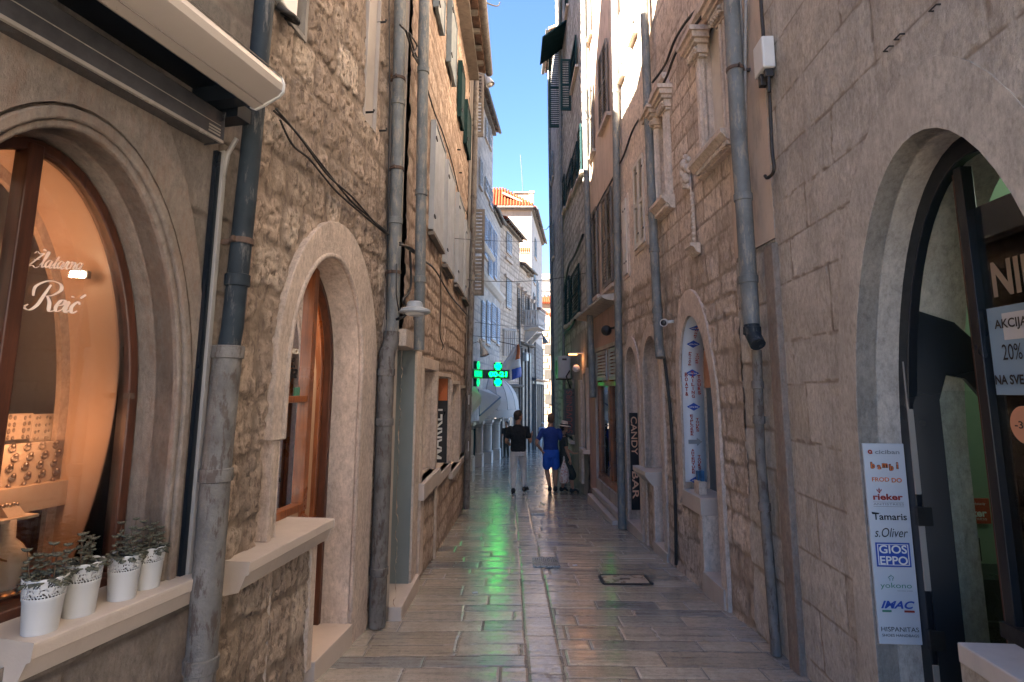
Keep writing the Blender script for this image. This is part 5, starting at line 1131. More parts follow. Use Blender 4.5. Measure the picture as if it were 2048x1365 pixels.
# relief figure on the wall
c = R2.p(*(lambda q: (q[0], .03, q[1]))(R2.q(1378, 345))); t = thing('wall_relief', c, 'carved stone figure relief between the carved windows', 'relief')
m = MB(); S_ = (R2.q(1378, 308)[1]-R2.q(1378, 372)[1]); dd, Zz = R2.d, Vector((0, 0, 1))
for a, b_, r_, e in ((0, .42, .09, .0), (0, .2, .17, .0), (-.12, .05, .12, 0), (.08, 0, .16, 0), (.12, -.18, .12, 0), (-.05, -.2, .15, 0), (.02, -.35, .11, 0), (-.1, -.45, .08, 0), (.14, .25, .09, 0), (-.16, .28, .08, 0), (.1, .38, .06, 0), (-.2, -.05, .07, 0), (.2, -.32, .07, 0)): m.ball(c+dd*(a*S_*1.5)+Zz*(b_*S_*1.15), r_*S_*1.15, 10, 8, (1, .8, 1.1))
m.build('figure', M['trim'], t, smooth=1)
m = MB(); ub2, zb2_ = R2.q(1384, 492, .05); zt2 = R2.q(1380, 390, .05)[1]; m.tube([R2.p(ub2-.02, .03, zb2_), R2.p(ub2-.02, .03, zt2)], .018, 10); m.tube([R2.p(ub2+.04, .02, zb2_), R2.p(ub2+.05, .02, zt2+.4)], .01, 8)
for k in range(9): m.ball(R2.p(ub2-.02, .035, zb2_+.06+k*(zt2-zb2_)/9), .024, 8, 6)
m.build('staff', M['trim'], t, smooth=1)
m = MB(); m.prof(R2, [(0, zb2_-.1), (.04, zb2_-.08), (.07, zb2_-.03), (.1, zb2_-.02), (.1, zb2_+.01), (0, zb2_+.01)], ub2-.1, ub2+.1); m.build('console', M['trim'], t)
# shutters on the plastered part
for xn, xf, yt, yb in ((1294, 1273, 300, 505), (1257, 1249, 395, 556)):
    u0 = R2.q(xn, 420)[0]; u1 = R2.q(xf, 420)[0]; z1 = R2.q(xn, yt)[1]; z0 = R2.q(xf, yb)[1]
    a = MB(); a.ring(R2, rectp(u0-.06, u1+.06, z0-.06, z1+.06), rectp(u0, u1, z0, z1), .0, .03, closed=True); o = a.build('window_surround', M['trim'], r2)
    louver(R2, r2, u0, u1, z0, z1, M['shutcream'], .015, .035, .05, .05, leafs=2)
for xn, xf, yt, yb in ((1276, 1266, -60, 85), (1248, 1242, 20, 165)):
    u0 = R2.q(xn, 60)[0]; u1 = R2.q(xf, 60)[0]; z1 = R2.q(xn, yt)[1]; z0 = R2.q(xf, yb)[1]; louver(R2, r2, u0, u1, z0, z1, M['shutcream'], .015, .035, .05, .05); a = MB(); a.box(R2, u0-.05, u1+.05, 0, .09, z0-.08, z0-.01); a.build('sill', M['trim'], r2)
pipe(R2, r2, [('top', 10.4), (1461, -40), (1477, 270), (1488, 420), (1503, 655)], .062, M['pipe'], .12, brackets=[(1474, 135)], rings=[(1487, 395), (1496, 560)])
pipe(R2, r2, [(1503, 650), (1505, 668), (1516, 690)], .055, M['pipedark'], .13, name='pipe_shoe', rings=[(1504, 662)])
pipe(R2, r2, [(1513, 700), (1520, 900), (1540, 1150), (1552, 1300), ('g',)], .036, M['pipebrown'], .05, rings=[(1514, 770), (1519, 840), (1532, 1015)], name='lower_downpipe')
cable('wall_cable', [onw(R2, [(1478, -20), (1484, 60), (1486, 200), (1488, 330), (1498, 370)], .03), onw(R2, [(1492, 0), (1490, 150), (1492, 300), (1494, 360), (1498, 378)], .04)], .014, 'grey conduits running down behind the thick right downpipe', M['cablegrey'])
pipe(R2, r2, [('top', 10.4), (1286, -40), (1295, 200), (1306, 450), (1318, 690), (1321, 716)], .055, M['pipe'], .10, rings=[(1295, 215), (1309, 500), (1315, 622), (1316, 640)])
cable('wall_cable', [onw(R2, [(1328, 715), (1334, 760), (1340, 820), (1345, 900), (1350, 1000), (1352, 1100), (1352, 1130)], .02)], .018, 'black pipe seam running down beside the tour arch')
cable('wall_cable', [onw(R2, [(1446, -30), (1420, 10), (1395, 45), (1372, 75), (1350, 110), (1335, 150), (1322, 175), (1304, 200)], .06), onw(R2, [(1432, -10), (1400, 15), (1375, 40), (1350, 80), (1330, 130), (1305, 165)], .05), onw(R2, [(1300, 205), (1285, 228), (1265, 262), (1248, 310), (1238, 330)], .05)], .016, 'thick black cables rising along the cream stone wall')
cam_u, cam_z = R2.q(1324, 646, .14); t = thing('security_camera', R2.p(cam_u, .02, cam_z), 'white round security camera beside the tour arch', 'camera')
m = MB(); cdir = (-R2.d+R2.n*.5-Vector((0, 0, .25))).normalized(); cc = R2.p(cam_u, .12, cam_z); m.lathe(cc-cdir*.07, [(.02, 0), (.04, .01), (.045, .06), (.042, .09), (.038, .09), (.034, .082)], 20, axis=cdir); m.build('body', M['plastic'], t, smooth=40)
m = MB(); m.lathe(cc-cdir*.07, [(.033, .084), (.02, .094), (.001, .098)], 16, axis=cdir, capb=False); m.build('lens', M['signblack'], t, smooth=1)
m = MB(); m.tube([R2.p(cam_u+.03, .0, cam_z+.02), R2.p(cam_u+.02, .08, cam_z+.01)], .018, 10); m.build('mount', M['plastic'], t, smooth=1)

# ================================================================ RIGHT 3: peach plaster house
r3 = building('plaster_house', R3, 1.5, 'peach plastered house with tall brown louvred shutters')
zl = R3.q(1205, 622)[1]
facade_mesh(R3, r3, M['peach'], [(-.0, 3.12, zl, 14, .04, .04, None, 0, None)]); 
oS = (R3.q(1240, 850)[0], R3.q(1194, 850)[0], R3.q(1200, 960)[1], R3.q(1235, 690)[1])
facade_mesh(R3, r3, M['pinkplaster'], [(0, 3.12, -1.4, zl, .04, .04, None, 0, [rectp(oS[0], oS[1], oS[2]-.15, oS[3])])], 'ground_floor')
shell(R3, r3, M['shell'], 0, 3.12, -1.5, 14, 6)
m = MB(); m.prof(R3, [(0, zl-.03), (.2, zl), (.28, zl+.03), (.28, zl+.07), (0, zl+.12)], 0, 3.0); m.build('ledge', M['greyplaster'], r3)
def shut_px(F, parent, xn, xf, yt, yb, mat, fn=louver, leafs=1, yr=None, surround=True, **kw):
    ym = yr or (yt+yb)/2; u0 = F.q(xn, ym)[0]; u1 = F.q(xf, ym)[0]; z1 = F.q(xn, yt)[1]; z0 = F.q(xf, yb)[1]
    if fn is louver: louver(F, parent, u0, u1, z0, z1, M[mat], .03, .035, kw.get('pitch', .06), .05, leafs=leafs)
    else: board(F, parent, u0, u1, z0, z1, M[mat], .03, .04, 2)
    if surround:
        a = MB(); a.box(F, u0-.06, u1+.06, 0, .08, z0-.1, z0-.035); a.build('sill', M['trim'], parent)
for q in ((1229, 1209, 368, 582), (1199, 1183, 410, 602), (1219, 1202, 70, 266), (1190, 1180, 157, 322), (1184, 1177, -60, 90)): shut_px(R3, r3, *q, 'shutbrown', leafs=2)
m = MB(); u0, u1, z0, z1 = oS; um = (u0+u1)/2
for a, b_ in ((u0, u0+.09), (um-.16, um+.0), (u1-.09, u1)): m.box(R3, a, b_, -.1, -.02, z0, z1)
m.box(R3, u0, u1, -.09, -.015, z0, z0+.12); m.box(R3, u0, u1, -.09, -.01, R3.q(1215, 768)[1]-.04, R3.q(1215, 768)[1]+.04); o = m.build('shop_front', M['wood'], r3, bevel=.006)
m = MB(); m.box(R3, u0+.05, u1-.05, -.08, -.07, z0+.05, R3.q(1215, 768)[1]); m.build('pane', M['glassdark'], o)
zt = R3.q(1215, 766)[1]+.05; fl = (um-.17, um+.0)
louver(R3, r3, u0+.03, um-.2, zt, z1-.02, M['shutgrey'], -.03, .03, .06, .04, mid=False, name='louvred_transom'); louver(R3, r3, um+.04, u1-.03, zt, z1-.02, M['shutgrey'], -.03, .03, .06, .04, mid=False, name='louvred_transom')
m = MB(); m.box(R3, um-.14, um-.02, -.05, -.04, zt, z1); m.build('transom_pane', M['glass'], o)
m = MB(); m.ring(R3, rectp(u0-.07, u1+.07, z0-.2, z1+.07), rectp(u0, u1, z0, z1), -.05, .02, closed=True); m.build('shop_surround', M['greyplaster'], r3)
m = MB(); m.box(R3, u0-.1, u1+.1, -.1, .1, z0-.3, z0-.2); m.box(R3, u0-.1, u1+.2, -.1, .18, z0-1.2, zg_at(R3, um)+.12); m.build('doorstep', M['sill'], r3, bevel=.005)
u, z = R3.q(1221, 661, .1); t = thing('wall_spotlight', R3.p(u, 0, z), 'small black spotlight over the louvred shop door', 'wall lamp')
m = MB(); m.ball(R3.p(u+.05, .16, z), .09, 12, 8, (1, 1.2, 1)); m.build('head', M['iron'], t, smooth=1); m = MB(); m.tube([R3.p(u-.1, 0, z+.05), R3.p(u, .1, z+.03)], .02, 8); m.build('arm', M['iron'], t)
pipe(R3, r3, [('top', 13.9), (1229, -30), (1234, 420), (1238, 760), (1244, 1042), ('g',)], .06, M['pipe'], .10, rings=[(1231, 185), (1234, 465), (1240, 880)])
m = MB(); cc = R3.p(*(lambda q: (q[0], .12, q[1]))(R3.q(1229, 342, .12))); [m.tube([cc+Vector((0, .06*math.cos(a+k), .1*math.sin(a)+.01*k)) for a in [i*math.pi/8 for i in range(17)]], .008, 5) for k in range(3)]
tag(m.build('cable_coil', M['cable'], smooth=1), 'coil of black cable hanging on the downpipe of the peach house', 'cable')
cable('wall_cable', onw(R3, [(1232, 345), (1220, 368), (1205, 395), (1190, 425), (1176, 470)], .05), .02, 'black cable running over the peach house above the lower shutters')

# ================================================================ RIGHT 4 and 5
r4 = building('stone_house', R4, 5, 'tall grey weathered stone house with dark green shutters')
def lay4(U, Z): return masonry(U, Z, dict(ch=(.26, .3), bw=(.45, .4), joint=.03, depth=.02, rough=.012, warp=.05, smear=.8), 61)
facade_mesh(R4, r4, M['greystone'], [(0, 7.9, -3, 17.3, .05, .05, lay4, 0, None)])
facade_mesh(R4, r4, M['whitestone'], [(7.9, 11.1, -3, 15.5, .08, .06, lay4, 0, None)], 'far_facade')
shell(R4, r4, M['shell'], 0, 11.1, -3, 15.5, 7); shell(R4, r4, M['greyplaster'], 0, 7.9, 15.4, 17.2, 7)
zl4 = R4.q(1150, 640)[1]
facade_mesh(R4, r4, M['darkplaster'], [(0, 3.2, -3, zl4-.5, .08, .08, None, 0, None)], 'rendered_base').location += R4.n*.03
for q in ((1156, 1144, 66, 186), (1158, 1148, 280, 388), (1147, 1135, 314, 414), (1132, 1124, 346, 438), (1166, 1160, 244, 358)): shut_px(R4, r4, *q, 'shutgreen', pitch=.08)
for q in ((1162, 1146, 525, 640), (1142, 1136, 550, 650), (1134, 1128, 570, 655), (1124, 1121, -20, 85), (1137, 1133, -60, 35)): shut_px(R4, r4, *q, 'shutgreen', pitch=.08)
for q in ((1108, 1104, 300, 370), (1109, 1106, 440, 520)): shut_px(R4, r4, *q, 'shutblue', pitch=.1)
def open_shutter(px_wall, px_out, yt, yb, mat, slant=0):
    u = R4.q(px_wall, (yt+yb)/2)[0]; w0, w1, z0, z1 = facing(R4, px_wall, yt, px_out, yb, u); Fp = Fac(tuple(R4.p(u, 0, 0))[:2], tuple(R4.p(u, 1, 0))[:2], 'R')
    Fp.n = -R4.d; louver(Fp, r4, .02, max(w1, .3), z0, z1, M[mat], .0, .04, .07, .06, name='open_shutter')
open_shutter(1143, 1121, 120, 222, 'shutgreen'); open_shutter(1125, 1098, 100, 256, 'shutgreen')
m = MB(); u, z1 = R4.q(1125, 100)[0], R4.q(1125, 97)[1]; m.prof(R4, [(0, z1+.1), (.75, z1-.5), (.75, z1-.56), (0, z1+.04)], u-1.4, u+.1); m.build('shutter_canopy', M['shutgreen'], r4)
roof_eave(R4, r4, 0, 7.9, 17.2, .45); roof_eave(R4, r4, 7.9, 11.1, 15.4, .25)
roof_eave(R3, r3, 0, 3.1, 14, .35); roof_eave(R2, r2, .7, 5.35, 10.5, .3)
pipe(R4, r4, [('top', 17), (1167, -30), (1172, 300), (1180, 640), (1186, 795)], .065, M['pipe'], .10, rings=[(1168, 80), (1171, 240), (1176, 445), (1180, 615)])
pipe(R4, r4, [('top', 15.2), (1098, 200), (1102, 500), (1106, 800), ('g',)], .06, M['pipe'], .08)
pipe(R4, r4, [('top', 15.2), (1121, 260), (1124, 500), (1128, 760), ('g',)], .05, M['pipe'], .08)
cable('wall_cable', [onw(R4, [(1166, 470), (1150, 510), (1138, 530), (1132, 560), (1124, 600)], .05), onw(R4, [(1150, 640), (1142, 655), (1128, 668)], .08)], .03, 'sagging dark cable on the tall grey house')
# openings at street level
for xn, xf, yt, yb, nm in ((1188, 1172, 745, 895, 1), (1150, 1142, 768, 875, 1)):
    Fz = R4 if xn < 1180 else R4
    u0, u1, z0, z1 = Fz.q(xn, 830)[0], Fz.q(xf, 830)[0], Fz.q(xf, yb)[1], Fz.q(xn, yt)[1]; opening(Fz, r4, (max(u0, .1), u1, z0, z1), .12, .1, proud=.06, mat='peach' if xn > 1180 else 'darkplaster', sw=.15)
for xn, xf, yt, yb in ((1170, 1165, 760, 960), (1134, 1129, 800, 930)):
    m = MB(); u0, u1, z0, z1 = R4.q(xn, 860)[0], R4.q(xf, 860)[0], R4.q(xf, yb)[1], R4.q(xn, yt)[1]; m.box(R4, u0, u1, .03, .09, z0, z1); m.build('pilaster', M['trim'], r4)
# air conditioner, lit lamp, sign
u, z = R4.q(1145, 735, .0); P = R4.p(u, 0, z); w0, w1, z0, z1 = facing(R4, 1119, 712, 1147, 757, R4.q(1147, 735)[0]); u = R4.q(1147, 735)[0]
t = thing('air_conditioner', R4.p(u, 0, z0), 'grey air conditioner unit fixed to the tall grey house', 'air conditioner')
m = MB(); m.box(R4, u, u+.75, .08, .42, z0, z1); m.build('casing', M['greyplastic'], t, bevel=.02); m = MB(); m.box(R4, u-.008, u, .18, .3, z1-.12, z1-.07); m.lathe(R4.p(u+.4, .421, (z0+z1)/2), [(.2, 0), (.2, .01), (.17, .01)], 20, axis=R4.n, capb=False); m.build('grille', M['iron'], t)
m = MB(); m.box(R4, u+.1, u+.14, 0, .42, z0-.04, z0-.005); m.box(R4, u+.6, u+.64, 0, .42, z0-.04, z0-.005); m.tube([R4.p(u-.01, .1, z0+.2), R4.p(u-.05, .2, z0+.05), R4.p(u-.03, .08, z0-.3), R4.p(u, .03, z0-.9)], .02, 8); m.build('bracket', M['iron'], t)
u = R4.q(1168, 715)[0]; u = max(u, .15); w0, w1, z0, z1 = facing(R4, 1150, 708, 1170, 718, u)
t = thing('wall_lamp', R4.p(u, 0, z0), 'lit wall lamp casting orange light beside the peach house', 'wall lamp')
m = MB(); m.box(R4, u-.06, u+.06, .0, .36, z1+.0, z1+.03); m.build('arm', M['greyplastic'], t, bevel=.008); m = MB(); m.box(R4, u-.05, u+.05, .16, .35, z1-.03, z1-.002); m.build('lamp_tube', emit('lamp_orange_glow', (1, .3, .1), .6), t)
ld = bpy.data.lights.new('wall_lamp_light', 'POINT'); ld.energy = .5; ld.color = (1, .4, .15); ld.shadow_soft_size = .16
lo = bpy.data.objects.new('lamp_light', ld); COL.objects.link(lo); lo.location = R4.p(u-.02, .12, z1-.12); lo['label'] = 'orange light of the wall lamp'; lo['category'] = 'light'
w0, w1, z0, z1 = facing(R4, 1161, 730, 1172, 745, u); m = MB(); m.ball(R4.p(u+.0, .18, (z0+z1)/2), .085, 14, 10); tag(m.build('globe_lamp', M['plastic'], smooth=1), 'white globe lamp hanging under the lit wall lamp', 'lamp')
u = R4.q(1151, 800)[0]; w0, w1, z0, z1 = facing(R4, 1141, 778, 1154, 870, u+.02)
t = thing('souvenir_sign', R4.p(u, .1, z0), 'dark vertical souvenir sign with dull red letters on the grey house', 'sign')
m = MB(); m.box(R4, u-.03, u, .03, .3, z0, z1); m.build('panel', M['signblack'], t); m = MB(); rtext(m, R4, 'SOUVENIRS', u-.033, .165, (z0+z1)/2, (z1-z0)*.92, .15, bold=.01); m.build('lettering', plain('dull_red_lettering', (.16, .03, .025), .6, 0, 2, bmp=0), t)
# ================================================================ far left: white house, cream houses, tall block, street end
b4 = building('limestone_house', L4, 9, 'tall pale limestone house with bluish white shutters beyond the warm house')
s4 = dict(ch=(.3, .3), bw=(.6, .3), joint=.02, depth=.012, rough=.006, warp=.02)
def lay5(U, Z): return masonry(U, Z, s4, 71)
uE = L4.q(985, 400)[0]; zr = L4.q(985, 262)[1]
facade_mesh(L4, b4, M['whitestone'], [(-1.5, uE, -3, zr, .07, .06, lay5, 0, None)])
shell(L4, b4, M['shell'], -1.5, uE, -3, zr, 5)
b4b = thing('limestone_house', L4.p(uE+1, 0, -1.6), 'lower bluish white house with stacked shutters in shade', 'building')
L4b = L4; uE2 = L4.L
zr2 = L4.q(992, 430)[1]
facade_mesh(L4, b4b, M['whitestone'], [(uE, uE2, -3, zr2, .08, .06, lay5, 0, None)]); shell(L4, b4b, M['shell'], uE+.01, uE2, -3, zr2, 5)
roof_eave(L4, b4, -1.5, uE, zr, .3, rise=1.5, run=4); roof_eave(L4, b4b, uE, uE2, zr2, .2, rise=1, run=3)
def fshut(F, parent, xn, xf, yt, yb, mat, **kw): shut_px(F, parent, xn, xf, yt, yb, mat, **kw)
for q in ((969, 977, 352, 400), (958, 963, 312, 380), (978, 984, 372, 420), (970, 974, 235, 285), (977, 981, 250, 300)): fshut(L4, b4, *q, 'shutgrey', pitch=.1, leafs=2)
for q in ((968, 974, 430, 520), (976, 985, 440, 562), (972, 979, 600, 690), (962, 968, 600, 680)): fshut(L4, b4, *q, 'shutwhite', pitch=.1, leafs=2)
for q in ((987, 992, 460, 560), (982, 990, 605, 682), (993, 998, 615, 690)): fshut(L4, b4b if q[0] > 985 else b4, *q, 'shutwhite', pitch=.1, leafs=1)
# cornices
m = MB()
for (xa, ya) in ((962, 262), ): 
    z = L4.q(966, 500)[1]
    m.prof(L4, [(0, z), (.1, z+.05), (.18, z+.15), (.18, z+.2), (0, z+.24)], 9, uE)
z = L4.q(985, 590)[1]; m.prof(L4, [(0, z), (.1, z+.05), (.25, z+.2), (.28, z+.3), (0, z+.35)], 9, uE2+.1)
m.build('cornice', M['white_trim'], b4)
# dark louvred shutters standing open on the corner of the warm house
Lc = Fac((-.865, 10.8), (-.82, 13.5), 'L')
b4c = thing('shutter_house', Lc.p(0, 0, -.6), 'narrow brown house corner with open louvred shutters behind the far pipe', 'building')
facade_mesh(Lc, b4c, M['darkplaster'], [(0, 1.2, -1.5, 8.6, .06, .06, None, 0, None)]); shell(Lc, b4c, M['shell'], 0, 1.2, -1.5, 8.6, 4)
for xw, xo, yt, yb in ((949, 967, 130, 275), (951, 968, 420, 592)):
    u = Lc.q(xw, (yt+yb)/2)[0]; u = .5; w0, w1, z0, z1 = facing(Lc, xw, yt, xo, yb, u); Fp = Fac(tuple(Lc.p(u, 0, 0))[:2], tuple(Lc.p(u, 1, 0))[:2], 'L'); Fp.n = -Lc.d
    louver(Fp, b4c, .02, w1, z0, z1, M['shutbrown'], 0, .04, .075, .05, name='open_shutter')
# ground floor columns and doors of the white houses
m4 = []
for i, (px, py) in enumerate(((957, 942), (966, 934), (978, 926), (990, 919), (1003, 912))):
    P = at_g(px, py); u = (P-L4.A).dot(L4.d); g = zg_at(L4, u); zt = L4.q(px, 838)[1]; w = .16
    t = thing('stone_column', L4.p(u, w, g), ['white column at the near end of the row under the awnings', 'second white column under the awnings', 'middle white column below the domed awning', 'fourth white column before the far corner', 'white column at the far end of the row under the awnings'][i], 'column', 'white columns under the awnings')
    m = MB(); m.cbox(L4.p(u, w, g+.2), L4.d*.24, L4.n*.2, (0, 0, .22)); m.lathe(L4.p(u, w, g+.42), [(.22, 0), (.24, .03), (.22, .07), (.19, .1)], 20); m.build('base', M['white_trim'], t, bevel=.01)
    m = MB(); m.lathe(L4.p(u, w, g+.5), [(.175, 0), (.175, .8), (.16, zt-g-.7)], 20); m.build('shaft', M['white_trim'], t, smooth=40)
    m = MB(); m.lathe(L4.p(u, w, zt-.22), [(.16, 0), (.19, .05), (.18, .08), (.24, .16)], 20); m.cbox(L4.p(u, w, zt-.02), L4.d*.26, L4.n*.22, (0, 0, .05)); m.build('capital', M['white_trim'], t, smooth=40)
m = MB(); zt = L4.q(985, 838)[1]
for k in range(4):
    u = 10.2+k*1.75; m.box(L4, u+.35, u+1.4, .01, .06, -2.3, zt)
m.build('shop_window', M['glassdark'], b4)
m = MB(); m.box(L4, 9.2, 10.3, .02, .1, -2, zt-.1); m.build('green_door', plain('dark_teal_door', (.015, .06, .07), .4, .2, 4), b4)
# awnings
def dome(px0, px1, pyt, pyb, Y, proj, label, nseg=7, seed=0):
    """quarter-dome awning with ribs and a scalloped valance; placed on the white house"""
    u0 = L4.q(px0, 800)[0]; u1 = L4.q(px1, 800)[0]; return
def awning_dome(u0, u1, zt, zb, proj, label):
    t = thing('dome_awning', L4.p((u0+u1)/2, 0, zb), label, 'awning'); m = MB(); rb = MB(); n = 8; k_ = 6; uc = (u0+u1)/2; hu = (u1-u0)/2; vs = []
    for i in range(n+1):
        a = math.pi*i/n
        for k in range(k_+1):
            b_ = math.pi/2*k/k_; vs.append(L4.p(uc-hu*math.cos(a)*(.25+.75*math.sin(b_)), proj*math.sin(a)*math.sin(b_)+.02, zb+(zt-zb)*math.cos(b_)))
    m.add(vs, [(i*(k_+1)+k, (i+1)*(k_+1)+k, (i+1)*(k_+1)+k+1, i*(k_+1)+k+1) for i in range(n) for k in range(k_)]); m.build('canvas', M['canvas'], t, solid=.01)
    for i in range(n+1): rb.tube([vs[i*(k_+1)+k]+Vector((0, 0, .012)) for k in range(k_+1)], .014, 6)
    for i in range(n): rb.tube([vs[i*(k_+1)+k_], vs[(i+1)*(k_+1)+k_]], .014, 6)
    rb.build('rib', M['greyplastic'], t, smooth=1)
    v = MB(); N_ = 40; pts = []
    for i in range(N_+1):
        a = math.pi*i/N_; P = L4.p(uc-hu*math.cos(a), proj*math.sin(a)+.02, zb); pts += [P, P-Vector((0, 0, .28+.05*abs(math.sin(i*math.pi/4))))]
    v.add(pts, [(2*i, 2*i+1, 2*i+3, 2*i+2) for i in range(N_)]); v.build('valance', M['canvas'], t, solid=.01); return t
zt = L4.q(990, 770)[1]
ud1 = L4.q(963, 815)[0]
# near folding awning: flat sloping sheet
ua, ub_ = 9.55, 11.4
t = thing('sloping_awning', L4.p(ua, 0, 0), 'sloping white awning with scalloped valance before the domed one', 'awning')
P = lambda px, py, Y: at_y(px, py, Y)
A0, A1, B0, B1 = P(957, 779, 21.8), P(977, 780, 23.6), P(959, 832, 20.6), P(1001, 795, 22.4)
m = MB(); m.add([A0, A1, B1, B0], [(0, 1, 2, 3)]); m.build('canvas', M['canvas'], t, solid=.012)
m = MB(); n = 24; pts = []
for i in range(n+1):
    q = B0.lerp(B1, i/n); pts += [q, q-Vector((0, 0, .26+.05*abs(math.sin(i*math.pi/3))))]
m.add(pts, [(2*i, 2*i+1, 2*i+3, 2*i+2) for i in range(n)]); m.build('valance', M['canvas'], t, solid=.01)
m = MB(); m.tube([A0, B0], .02, 6); m.tube([A0.lerp(A1, .5), B0.lerp(B1, .5)], .02, 6); m.tube([A1, B1], .02, 6); m.tube([B0, B1], .03, 6); m.build('rib', plain('blue_grey_rib', (.12, .17, .26), .5, .1, 4), t)
t = thing('sloping_awning', P(948, 800, 19.5), 'near edge of another white awning cut off by the far pipe', 'awning')
A0, A1, B0, B1 = P(940, 778, 19.6), P(949, 772, 20.4), P(945, 812, 19.2), P(962, 792, 19.9)
m = MB(); m.add([A0, A1, B1, B0], [(0, 1, 2, 3)]); m.build('canvas', M['canvas'], t, solid=.012)
m = MB(); m.add([B0, B1, B1-Vector((0, 0, .26)), B0-Vector((0, 0, .26))], [(0, 1, 2, 3)]); m.build('valance', M['canvas'], t, solid=.01)
u0, u1 = L4.q(975, 800)[0]+.2, L4.q(975, 800)[0]+3.6
awning_dome(12.1, 15.7, L4.q(985, 765)[1]+.25, L4.q(1000, 812)[1]-.05, 1.25, 'domed white awning with ribs and scalloped valance')
# pharmacy cross
G1 = emit('green_led', (0, 1, .07), 1.3); G0 = plain('dark_green_led_panel', (.0, .06, .05), .4, .2, 20)
def pharm(cx, cy, Y, wpx, hpx, label, text=True, yaw=0, em=G1):
    C = at_y(cx, cy, Y); s = Y/FPX; t = thing('pharmacy_sign', C, label, 'sign'); X = Vector((math.cos(yaw), math.sin(yaw), 0)); N_ = Vector((math.sin(yaw), -math.cos(yaw), 0)); Z = Vector((0, 0, 1))
    h = hpx*s/2; w = wpx*s/2; m = MB(); a = h*.38
    m.cbox(C, X*a, N_*.06, Z*h); m.cbox(C+N_*.002, X*h, N_*.06, Z*a); m.build('housing', G0, t, bevel=.02)
    e = MB()
    for sg in (-1, 1):
        for k, (ww, hh, zz) in enumerate(((.30, .13, .68), (.17, .30, .68))): e.cbox(C+Z*(sg*h*zz)+N_*.066, X*(h*ww), N_*.003, Z*(h*hh))
    if text: e2 = MB(); put_text(e, '00-21', C+N_*.07, X, Z, width=w*1.75, height=a*1.15, off=0, bold=.035)
    else: e.cbox(C+N_*.066, X*(h*.8), N_*.003, Z*(a*.6))
    e.build('led_cross', em, t)
    m = MB(); m.cbox(C-X*(h+.35), X*.4, N_*.03, Z*.05); m.cbox(C-X*(h+.2)+Z*.0, X*.25, N_*.05, Z*a); m.build('arm', G0, t); return t
pharm(996, 749, 21.0, 40, 46, 'lit green pharmacy cross with the figures 00-21')
pharm(953, 748, 19.6, 14, 50, 'second lit green pharmacy cross half hidden by the far pipe', False, rad(72), emit('faint_green_led', (0, 1, .25), .12))
# lamps on the left
def street_lamp(px, py, Y, s, label, F, drop=False):
    C = at_y(px, py, Y); t = thing('street_lamp', C, label, 'street lamp'); m = MB(); ax = Vector((.35, -.1, -1))
    m.lathe(C-ax*s*.1, [(.04*s, -.1*s), (.05*s, .15*s), (.12*s, .35*s), (.2*s, .62*s), (.215*s, .66*s), (.19*s, .66*s)], 20, axis=ax, capt=False); m.build('shade', M['greyplastic'], t, smooth=40, solid=.005)
    m = MB(); m.lathe(C+ax*s*.38, [(.02*s, 0), (.1*s, .06*s), (.12*s, .14*s), (.05*s, .2*s)], 16, axis=ax); m.build('bulb', M['plastic'], t, smooth=1)
    m = MB(); w_ = C+Vector((-.5*s, .05, .05*s)); m.tube([C, C+Vector((-.15*s, 0, .1*s)), C+Vector((-.35*s, 0, .02*s)), w_, w_+Vector((-.3*s, 0, -.1*s))], .02*s, 8); m.tube([C-ax*s*.1, C-ax*s*.35], .012*s, 6); m.build('arm', M['greyplastic'], t, smooth=1)
street_lamp(973, 150, 11.9, .48, 'hooded street lamp high beside the brown louvred shutters', L3)
street_lamp(962, 688, 12.8, .5, 'small hooded lamp low on the brown house corner', L3)
street_lamp(1086, 672, 24, .6, 'little black lamp hanging far down the street', L3)
# first cream house
def simple_house(F, L_, zt, mat, label, seed, z0=-4):
    b_ = thing('stone_house', F.p(0, 0, gz(F.A.y)), label, 'building')
    facade_mesh(F, b_, M[mat], [(0, L_, z0, zt, .07, .07, (lambda U, Z: masonry(U, Z, dict(ch=(.3, .3), bw=(.6, .3), joint=.025, depth=.02, rough=.01, warp=.03), seed)), 0, None)])
    shell(F, b_, M['shell'], .01, L_, z0, zt, 6); return b_
z5 = L5.q(1020, 458)[1]; b5 = simple_house(L5, L5.L, z5, 'creamstone', 'cream stone house with old roof tiles and small shuttered windows', 81)
roof_eave(L5, b5, 0, L5.L, z5, .35, rise=1.2, run=4, mat='tile')
for q in ((1012, 1022, 462, 512), (1012, 1021, 555, 618)): fshut(L5, b5, *q, 'shutgrey', pitch=.12, leafs=2)
m = MB()
for xn, xf, y in ((1009, 1024, 552), (1010, 1023, 517)): u0, z = L5.q(xn, y); u1, _ = L5.q(xf, y); m.box(L5, u0, u1, 0, .12, z-.05, z+.12)
m.build('window_hood', M['trim'], b5)
m = MB()
for k in range(6): u, z = L5.q(1006+k*4.2, 678); m.tube([L5.p(u, .08, z-.9), L5.p(u, .08, z+.4)], .06, 8); m.ball(L5.p(u, .08, z+.45), .1, 8, 6)
m.build('balustrade', M['white_trim'], b5)
z6 = L6.q(1052, 540)[1]; b6 = simple_house(L6, L6.L, z6, 'creamstone', 'lower cream house with the stone balcony', 83)
roof_eave(L6, b6, 0, L6.L, z6, .35, rise=1, run=4, mat='tileold')
for xn, xf, yt, yb in ((1034, 1038, 575, 660), (1042, 1046, 580, 650), (1050, 1054, 592, 640), (1058, 1062, 603, 640)): fshut(L6, b6, xn, xf, yt, yb, 'shutbrown', pitch=.14)
m = MB()
for k in range(5): u, z = L6.q(1036+k*7, 575+k*8); m.prof(L6, [(0, z), (.15, z+.05), (.2, z+.2), (0, z+.25)], u-.25, u+.25)
m.build('window_hood', M['trim'], b6)
